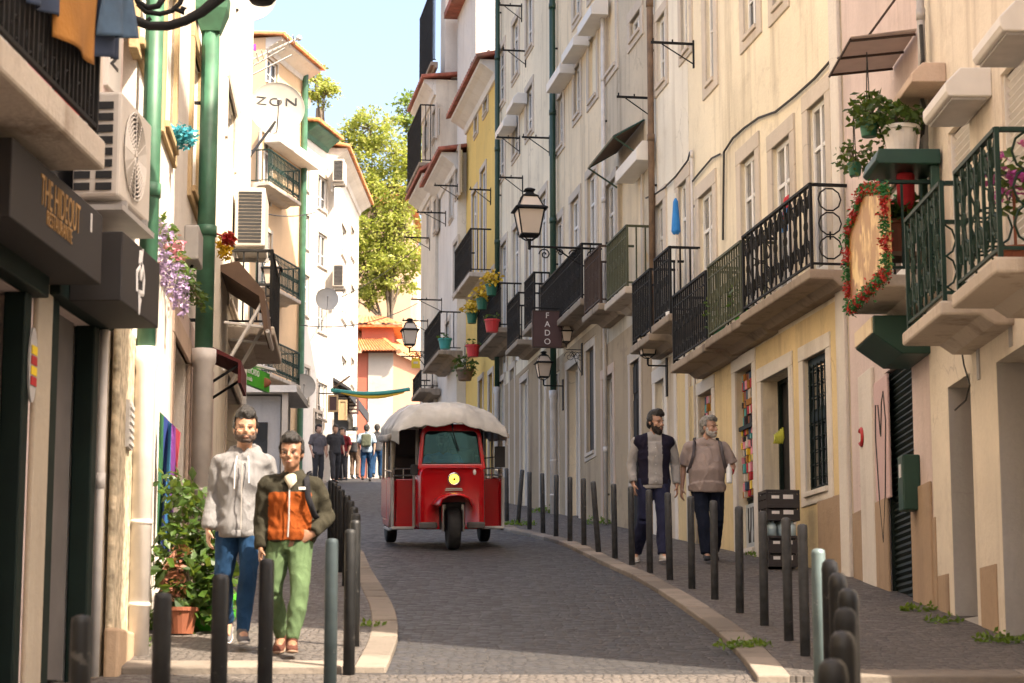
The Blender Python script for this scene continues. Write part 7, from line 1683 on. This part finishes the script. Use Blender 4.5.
        kill = [v for v in bm.verts if (lambda p: (p.z > -.048 and abs(p.x) < .046 and p.y < -.02 and not (abs(p.x) < .034 and p.z < -.044)) or (abs(p.x) < .02 and -.075 < p.z < -.058 and p.y < -.07))(inv @ v.co)]
        bmesh.ops.delete(bm, geom=kill, context='VERTS'); bm.to_mesh(o.data); bm.free()
    # clothes
    for c in cl:
        k = c['k']; mb = MB(); vx = c.get('vox', .0125 if fine else .02)
        if k == 'top':
            torso(mb, c['e'], c['hem'], c.get('collar', True))
            for S in 'LR':
                if c.get('sleeve', 1) > 0: 
                    sv_ = c['sleeve']
                    if sv_ >= .5: arm(mb, S, c['e'] - .004, (sv_ - .5) * 2 * .97, c.get('cuff', .004))
                    else:
                        a, b = g['sh' + S], g['el' + S]; mb.ell(a - V((0, 0, .02)), (.052 + c['e'], .056 + c['e'], .056 + c['e']), 14, 10); mb.tube([a.lerp(b, .06), a.lerp(b, .5), a.lerp(b, sv_ * 2)], [.05 + c['e'], .054 + c['e'], .056 + c['e']], 14)
            nk = g['neck']
            if c.get('hood'):
                for kk, (rr, zz, yy) in enumerate(((.085, -.035, .01), (.098, -.005, .022), (.09, .02, .035))):
                    pts = [nk + V((rr * math.cos(a), yy + rr * .95 * math.sin(a), zz + .035 * math.sin(a))) for a in [R(-75 + i * 330 / 18 - 0) + PI * 0 for i in range(19)]]
                    mb.tube([nk + V((rr * math.sin(a), yy - rr * .9 * math.cos(a), zz - .03 * math.cos(a))) for a in [R(18 + i * 324 / 18) for i in range(19)]], .03 - kk * .004, 8)
                mb.ell(nk + V((0, .11, -.06)), (.12, .06, .12), 14, 10)
            if c.get('col2'):
                mb.tube([nk + V((.075 * math.sin(a), .01 - .072 * math.cos(a), .0 - .035 * math.cos(a))) for a in [R(12 + i * 336 / 16) for i in range(17)]], c.get('colr', .016), 8)
            mats_ = c['m']; o = remesh(mb, c['n'], mats_ if not isinstance(mats_, list) else mats_[0], t, vx, 2, c.get('wr', .01), c.get('wf', 8), len(label))
            if isinstance(mats_, list):
                for m_ in mats_[1:]: o.data.materials.append(m_)
                f = c['f']; o.data.polygons.foreach_set('material_index', [f(p.center) for p in o.data.polygons])
        elif k == 'legs':
            pv = g['pelvis']; mb.tube([pv + V((0, -belly * .2, .035)), pv, pv - V((0, 0, .09))], [(.145 * w_ + c['e'], .1 + c['e']), (.155 * w_ + c['e'], .108 + c['e']), (.14 * w_ + c['e'], .1 + c['e'])], 18, up=(1, 0, 0))
            for S in 'LR': leg(mb, S, c['e'], c.get('upto', .98), c.get('flare', .012))
            remesh(mb, c['n'], c['m'], t, vx, 2, c.get('wr', .014), c.get('wf', 9), len(label) + 3)
        elif k == 'shoes':
            for S in 'LR':
                a = g['an' + S]; ft = V(J.get('ft' + S, (0, -.13, -.05))); fd = ft.normalized() if False else V((ft.x, ft.y, ft.z + .045)).normalized(); upv = V((0, 0, 1)); side = fd.cross(upv).normalized(); upv = side.cross(fd)
                sb = a - upv * .075; mb = MB()
                mb.tube([sb - fd * .075 + upv * .04, sb + upv * .045, sb + fd * .08 + upv * .03, sb + fd * .15 + upv * .022, sb + fd * .19 + upv * .018], [(.035, .03), (.05, .037), (.036, .044), (.028, .044), (.018, .03)], 14, up=upv)
                mb.tube([sb + upv * .03, a + upv * .03], [.044, .042], 12)
                so = remesh(mb, 'shoe', c['m'], t, .008 if fine else .018, 2)
                mb = MB(); mb.tube([sb - fd * .085 + upv * .008, sb - fd * .04 + upv * .008, sb + fd * .06 + upv * .008, sb + fd * .14 + upv * .008, sb + fd * .2 + upv * .012], [(.011, .026), (.013, .036), (.013, .042), (.012, .047), (.009, .03)], 12, up=upv); build(mb, 'sole', c['sole'], so, smooth=True)
    return t, g, M4
def feet(px, py): q = on_ground(px, py); return (q.x, q.y, ground_z(q.y) + .045)
SK1 = skin('light_brown_skin', (.40, .22, .14)); SK2 = skin('brown_skin', (.27, .14, .085)); SK3 = skin('pale_skin', (.46, .27, .19))
HB = plain('black_hair', (.012, .010, .009), .45, 0, .3, 60, .5, 200); HG = plain('grey_hair', (.22, .21, .19), .6, 0, .4, 50, .5, 160); HD = plain('dark_beard', (.03, .022, .018), .8, 0, .3, 60, .5, 200)
STUB = plain('short_dark_beard', (.055, .035, .027), .8, 0, .3, 80)
# man in the grey hoodie
G = GRADE
J = dict(head=(.01, -.03, 1.555), neck=(.0, .0, 1.395), chest=(0, 0, 1.2), pelvis=(-.01, .0, .88), shL=(-.165, .0, 1.33), shR=(.165, .0, 1.33), elL=(-.215, .03, 1.07), haL=(-.24, -.05, .825), elR=(.2, .09, 1.07), haR=(.2, .06, .83), hipL=(-.09, 0, .86), hipR=(.08, 0, .86), knL=(-.13, .0, .47), knR=(.05, -.13, .48), anL=(-.12, .36, .19), anR=(.03, -.2, .085), ftL=(0, -.1, -.12), ftR=(.02, -.13, -.05), fdL=(.05, -.2, -1))
HOOD = fabric('light_grey_sweat', (.20, .197, .20), .06, 5); JEANS = fabric('blue_denim', (.013, .043, .10), .4, 3)
p, g, M4 = person('man in a light grey zip hoodie and blue jeans walking down the left pavement', feet(240, 652), R(3), J, SK1, [dict(k='legs', n='jeans', m=JEANS, e=.004, flare=.004, wr=.016), dict(k='top', n='hoodie', m=HOOD, e=.014, hem=.78, sleeve=1, hood=1, collar=False, wr=.022, wf=8, cuff=.006), dict(k='shoes', m=fabric('grey_shoe', (.12, .12, .13)), sole=M['letter_white'])], head_yaw=R(6), hair=(HB, .028, .0, .0), beard=(STUB, -.012, True))
mb = MB(); mb.tube([(0, -.15, 1.31), (.0, -.168, 1.2), (.0, -.165, 1.0), (.0, -.172, .82)], .0045, 5); build(mb, 'zip', M['grey_plastic'], p); mb = MB()
for q in (-1, 1): mb.tube([(q * .04, -.125, 1.35), (q * .05, -.165, 1.27), (q * .052, -.178, 1.13 + q * .02)], .004, 5)
build(mb, 'drawstring', M['letter_white'], p)
mb = MB(); mb.tube([(.178 * math.sin(a) , .01 - .142 * math.cos(a), .795) for a in [2 * PI * i / 24 for i in range(25)]], [(.03, .012)] * 25, 8, up=(0, 0, 1)); build(mb, 'hem_band', HOOD, p, smooth=True)
# man in the orange jacket
J = dict(head=(.02, -.04, 1.425), neck=(.02, .0, 1.275), chest=(.02, 0, 1.1), pelvis=(.01, .0, .82), shL=(-.15, .0, 1.22), shR=(.185, .0, 1.22), elL=(-.195, .03, .97), haL=(-.185, -.06, .745), elR=(.265, .07, .985), haR=(.185, -.09, .85), hipL=(-.07, 0, .80), hipR=(.09, 0, .80), knL=(-.09, -.02, .43), knR=(.11, -.14, .44), anL=(-.07, .22, .13), anR=(.06, -.16, .085), ftL=(0, -.12, -.08), ftR=(.02, -.13, -.05), fdR=(-1, -.1, -.5), plR=(0, 1, 0))
OL = fabric('dark_olive_nylon', (.035, .032, .022)); OR = fabric('orange_nylon', (.23, .052, .01), .15, 5); GP = fabric('sage_green_trousers', (.088, .14, .068), .15, 6)
def jf(c):
    return 1 if (c.y < .02 and abs(c.x - .02) < .155 and .8 < c.z < 1.145 + .0 * abs(c.x)) else 0
p, g, M4 = person('young man in an orange and dark olive jacket and sage green trousers', feet(286, 661), R(-2), J, SK2, [dict(k='legs', n='trousers', m=GP, e=.003, flare=.006, upto=.95, wr=.014), dict(k='top', n='jacket', m=[OL, OR], f=jf, e=.016, hem=.80, sleeve=1, collar=False, col2=1, wr=.02, wf=9, cuff=.006, colr=.02), dict(k='shoes', m=fabric('brown_shoe', (.09, .035, .025)), sole=fabric('tan_sole', (.3, .2, .14)))], head_yaw=R(-4), hair=(HB, .02, .0, -.01), s=.97)
mb = MB(); mb.tube([(.02, -.118, 1.225), (.025, -.155, 1.1), (.025, -.158, .95), (.02, -.16, .82)], .006, 5); build(mb, 'zip', M['grey_plastic'], p); mb = MB(); mb.tube([(.02, -.095, 1.255), (.035, -.125, 1.215), (.03, -.148, 1.17)], [(.03, .045), (.02, .04), (.006, .008)], 8, up=(0, -1, .3)); build(mb, 'shirt_collar', fabric('cream_shirt', (.5, .44, .34)), p, smooth=True)
mb = MB(); mb.tube([(.15, .1, 1.22), (.145, -.0, 1.295), (.14, -.1, 1.24), (.16, -.155, 1.1), (.2, -.11, .98), (.22, .02, .95)], [(.008, .022)] * 6, 8, up=(0, -1, 0)); build(mb, 'backpack_strap', fabric('black_strap', (.02, .02, .024)), p, smooth=True); mb = MB(); mb.bx(-.12, .17, .14, .27, .9, 1.24); build(mb, 'backpack', fabric('black_backpack', (.02, .02, .024)), p, bevel=.04)
mb = MB(); mb.bx(.09, .14, -.152, -.146, 1.155, 1.175); build(mb, 'chest_emblem', M['letter_white'], p, bevel=.002)
# man in the dark vest
J = dict(head=(.02, -.03, 1.635), neck=(.0, .0, 1.49), chest=(0, 0, 1.28), pelvis=(0, .0, .95), shL=(-.2, .0, 1.43), shR=(.2, .0, 1.43), elL=(-.26, .04, 1.15), haL=(-.25, -.05, .915), elR=(.26, .06, 1.15), haR=(.265, .0, .90), hipL=(-.09, 0, .92), hipR=(.09, 0, .92), knL=(-.13, .0, .5), knR=(.08, -.12, .5), anL=(-.18, .3, .14), anR=(.07, -.18, .085), ftL=(-.02, -.12, -.08), ftR=(.02, -.13, -.05), fdL=(.05, -.15, -1))
NV = fabric('dark_navy_vest', (.016, .014, .028)); SH = fabric('grey_linen_shirt', (.33, .32, .31), .1, 8); NT = fabric('dark_blue_trousers', (.025, .028, .06), .2, 4)
p, g, M4 = person('bearded man in a dark vest over a grey shirt on the right pavement', feet(655, 567), R(4), J, SK3, [dict(k='legs', n='trousers', m=NT, e=.014, flare=.014), dict(k='top', n='shirt', m=SH, e=.016, hem=.86, sleeve=.97, col2=1, collar=False, wr=.012), dict(k='top', n='vest', m=[NV, SH], f=lambda c: 1 if (abs(c.x + .0) < .085 and c.y < -.02) else 0, e=.03, hem=.9, sleeve=0, col2=1, collar=False, wr=.008, colr=.024), dict(k='shoes', m=fabric('white_shoe', (.45, .42, .39)), sole=M['letter_white'])], head_yaw=R(38), head_pitch=R(4), hair=(HB, .026, .0, .0), beard=(HD, .012, True))
mb = MB()
for k in range(5): mb.tube([(.0, -.158 - .006, 1.33 - .1 * k), (.0, -.168, 1.33 - .1 * k)], .006, 6)
build(mb, 'shirt_buttons', M['letter_white'], p)
# older man in the polo shirt
J = dict(head=(.03, -.03, 1.575), neck=(.0, .0, 1.43), chest=(0, 0, 1.22), pelvis=(0, .0, .9), shL=(-.2, .0, 1.36), shR=(.2, .0, 1.36), elL=(-.27, .06, 1.11), haL=(-.29, .04, .87), elR=(.31, .0, 1.12), haR=(.26, -.2, 1.03), hipL=(-.09, 0, .88), hipR=(.1, 0, .88), knL=(-.06, -.1, .48), knR=(.12, .05, .48), anL=(-.03, -.14, .085), anR=(.12, .36, .16), ftL=(0, -.13, -.05), ftR=(0, -.12, -.09), fdR=(-.2, -1, .1), plR=(-1, 0, .2), curlR=1.3)
PK = fabric('dusty_pink_pique', (.34, .275, .25), .06, 6); DN = fabric('very_dark_blue_trousers', (.012, .016, .03), .2, 4)
p, g, M4 = person('older grey haired man in a dusty pink polo shirt holding a water bottle', feet(708, 566), R(2), J, SK3, [dict(k='legs', n='trousers', m=DN, e=.016, flare=.012), dict(k='top', n='polo_shirt', m=PK, e=.022, hem=.83, sleeve=.44, col2=1, collar=False, wr=.009, wf=6, colr=.013), dict(k='shoes', m=M['black'], sole=M['rubber'])], head_yaw=R(52), hair=(HG, .012, .005, .012), beard=(plain('white_beard', (.42, .40, .37), .8, 0, .2, 60), -.004, True), build_=1.12, belly=.055)
for q in (-1, 1):
    mb = MB(); mb.tube([(q * .13, .13, 1.3), (q * .135, .02, 1.46), (q * .15, -.1, 1.4), (q * .17, -.165, 1.24), (q * .21, -.1, 1.1), (q * .22, .03, 1.05)], [(.006, .02)] * 6, 8, up=(0, -1, .0)); build(mb, 'backpack_strap', fabric('grey_strap', (.11, .10, .11)), p, smooth=True)
mb = MB(); mb.bx(-.16, .16, .15, .3, 1.0, 1.36); build(mb, 'backpack', fabric('grey_backpack', (.1, .1, .11)), p, bevel=.05)
mb = MB(); mb.tube([V(J['haR']).lerp(V(J['elR']), .1), V(J['haR']).lerp(V(J['elR']), .22)], .036, 12); build(mb, 'watch_strap', M['cloth_red'], p)
hw = Vector(p.location) + V((.235, -.29, 1.035)); mb = MB(); mb.lathe([(.001, -.14), (.032, -.14), (.034, -.12), (.034, .02), (.03, .04), (.014, .065), (.014, .085), (.001, .086)], 14, M=Matrix.Translation(hw)); solo(mb, 'water_bottle', glass('clear_bottle', (.42, .44, .45), .1), 'clear plastic water bottle held by the older man in the pink polo', 'bottle', None, tuple(hw), smooth=True)
# people at the head of the street and behind the two men
def small(label, px, Y, h_, cl_top, cl_leg, hairm=HB, yaw=PI, pack=None, cap=None, skn=SK3, ph=0, seated=False, z=None):
    x = at_depth(px, 450, Y).x; a = .12 * math.sin(ph); zz = 0
    J = dict(head=(0, -.02, 1.6), neck=(0, 0, 1.46), chest=(0, 0, 1.25), pelvis=(0, 0, .93), shL=(-.19, 0, 1.4), shR=(.19, 0, 1.4), elL=(-.25, .04, 1.13), haL=(-.24, -.05 + a, .9), elR=(.25, .04, 1.13), haR=(.24, -.05 - a, .9), hipL=(-.09, 0, .9), hipR=(.09, 0, .9), knL=(-.1, -.03 - a, .49), knR=(.1, -.03 + a, .49), anL=(-.1, .02 - a * 2, .09), anR=(.1, .02 + a * 2, .09))
    p, g, M4 = person(label, (x, Y, (ground_z(Y) + .045) if z is None else z), yaw, J, skn, [dict(k='legs', n='trousers', m=cl_leg, e=.016), dict(k='top', n='shirt', m=cl_top, e=.02, hem=.86, sleeve=.45, collar=False, col2=1), dict(k='shoes', m=M['black'], sole=M['rubber'])], hair=(hairm, .015, 0, .01), vox=.016, fine=False, s=h_ / 1.74)
    if pack: mb = MB(); mb.bx(-.15, .15, .13, .28, 1.02, 1.42); build(mb, 'backpack', pack, p, bevel=.05)
    if cap: mb = MB(); mb.ell((0, 0, .075), (.088, .1, .06), 14, 8, 0, M4); mb.bx(-.06, .06, -.17, -.07, .06, .075, 0, M4); build(mb, 'cap', cap, p, smooth=True)
    return p
F = fabric
small('person with an olive backpack and pale blue shirt at the top of the street', 366.5, 67, 1.72, F('pale_blue_tee', (.3, .4, .5)), JEANS, pack=F('olive_pack', (.09, .1, .07)), ph=1)
small('person in black walking away beside the olive backpack', 377, 70.5, 1.74, M['cloth_dark'], JEANS, ph=2)
small('person in dark clothes at the far left under the framed signs', 335, 64, 1.70, M['cloth_dark'], M['cloth_dark'], yaw=R(20), ph=1)
small('person in dark red among the dark clothed people at the top of the street', 343, 66.5, 1.62, F('maroon_top', (.16, .02, .025)), M['cloth_dark'], yaw=R(-30))
small('person in a black coat between the white board and the olive backpack', 355, 70, 1.66, M['cloth_dark'], M['cloth_brown'], yaw=R(160))
small('person in white shirt and black cap behind the man in the hoodie', 267, 50, 1.78, F('white_shirt', (.55, .56, .6)), M['cloth_dark'], cap=M['black'], yaw=R(60), ph=1)
small('bald person in black right of the one in the white shirt', 272.5, 49, 1.7, M['cloth_dark'], M['cloth_dark'], hairm=SK3, yaw=R(-40))
small('person in a grey top behind the young man in the orange jacket', 318, 61, 1.7, F('grey_top', (.12, .11, .12)), M['cloth_dark'], yaw=R(40))
# the driver behind the windscreen
J = dict(head=(0, -.06, .73), neck=(0, -.02, .58), chest=(0, 0, .38), pelvis=(0, .06, .06), shL=(-.18, 0, .53), shR=(.18, 0, .53), elL=(-.26, -.14, .32), haL=(-.2, -.36, .38), elR=(.26, -.14, .32), haR=(.2, -.36, .38), hipL=(-.09, .04, .05), hipR=(.09, .04, .05), knL=(-.12, -.34, .07), knR=(.12, -.34, .07), anL=(-.12, -.36, -.3), anR=(.12, -.36, -.3), fdL=(.4, -.8, .1), fdR=(-.4, -.8, .1))
pp_ = tk.location + tk.rotation_euler.to_matrix() @ V((-.05, .42, .67))
p, g, M4 = person('driver in a bright blue shirt behind the windscreen of the red taxi', tuple(pp_), R(6), J, SK1, [dict(k='legs', n='trousers', m=M['cloth_dark'], e=.014), dict(k='top', n='shirt', m=F('bright_blue_shirt', (.03, .38, .85)), e=.022, hem=.04, sleeve=.45, collar=False, col2=1)], hair=(HB, .012, 0, 0), vox=.012, fine=False)
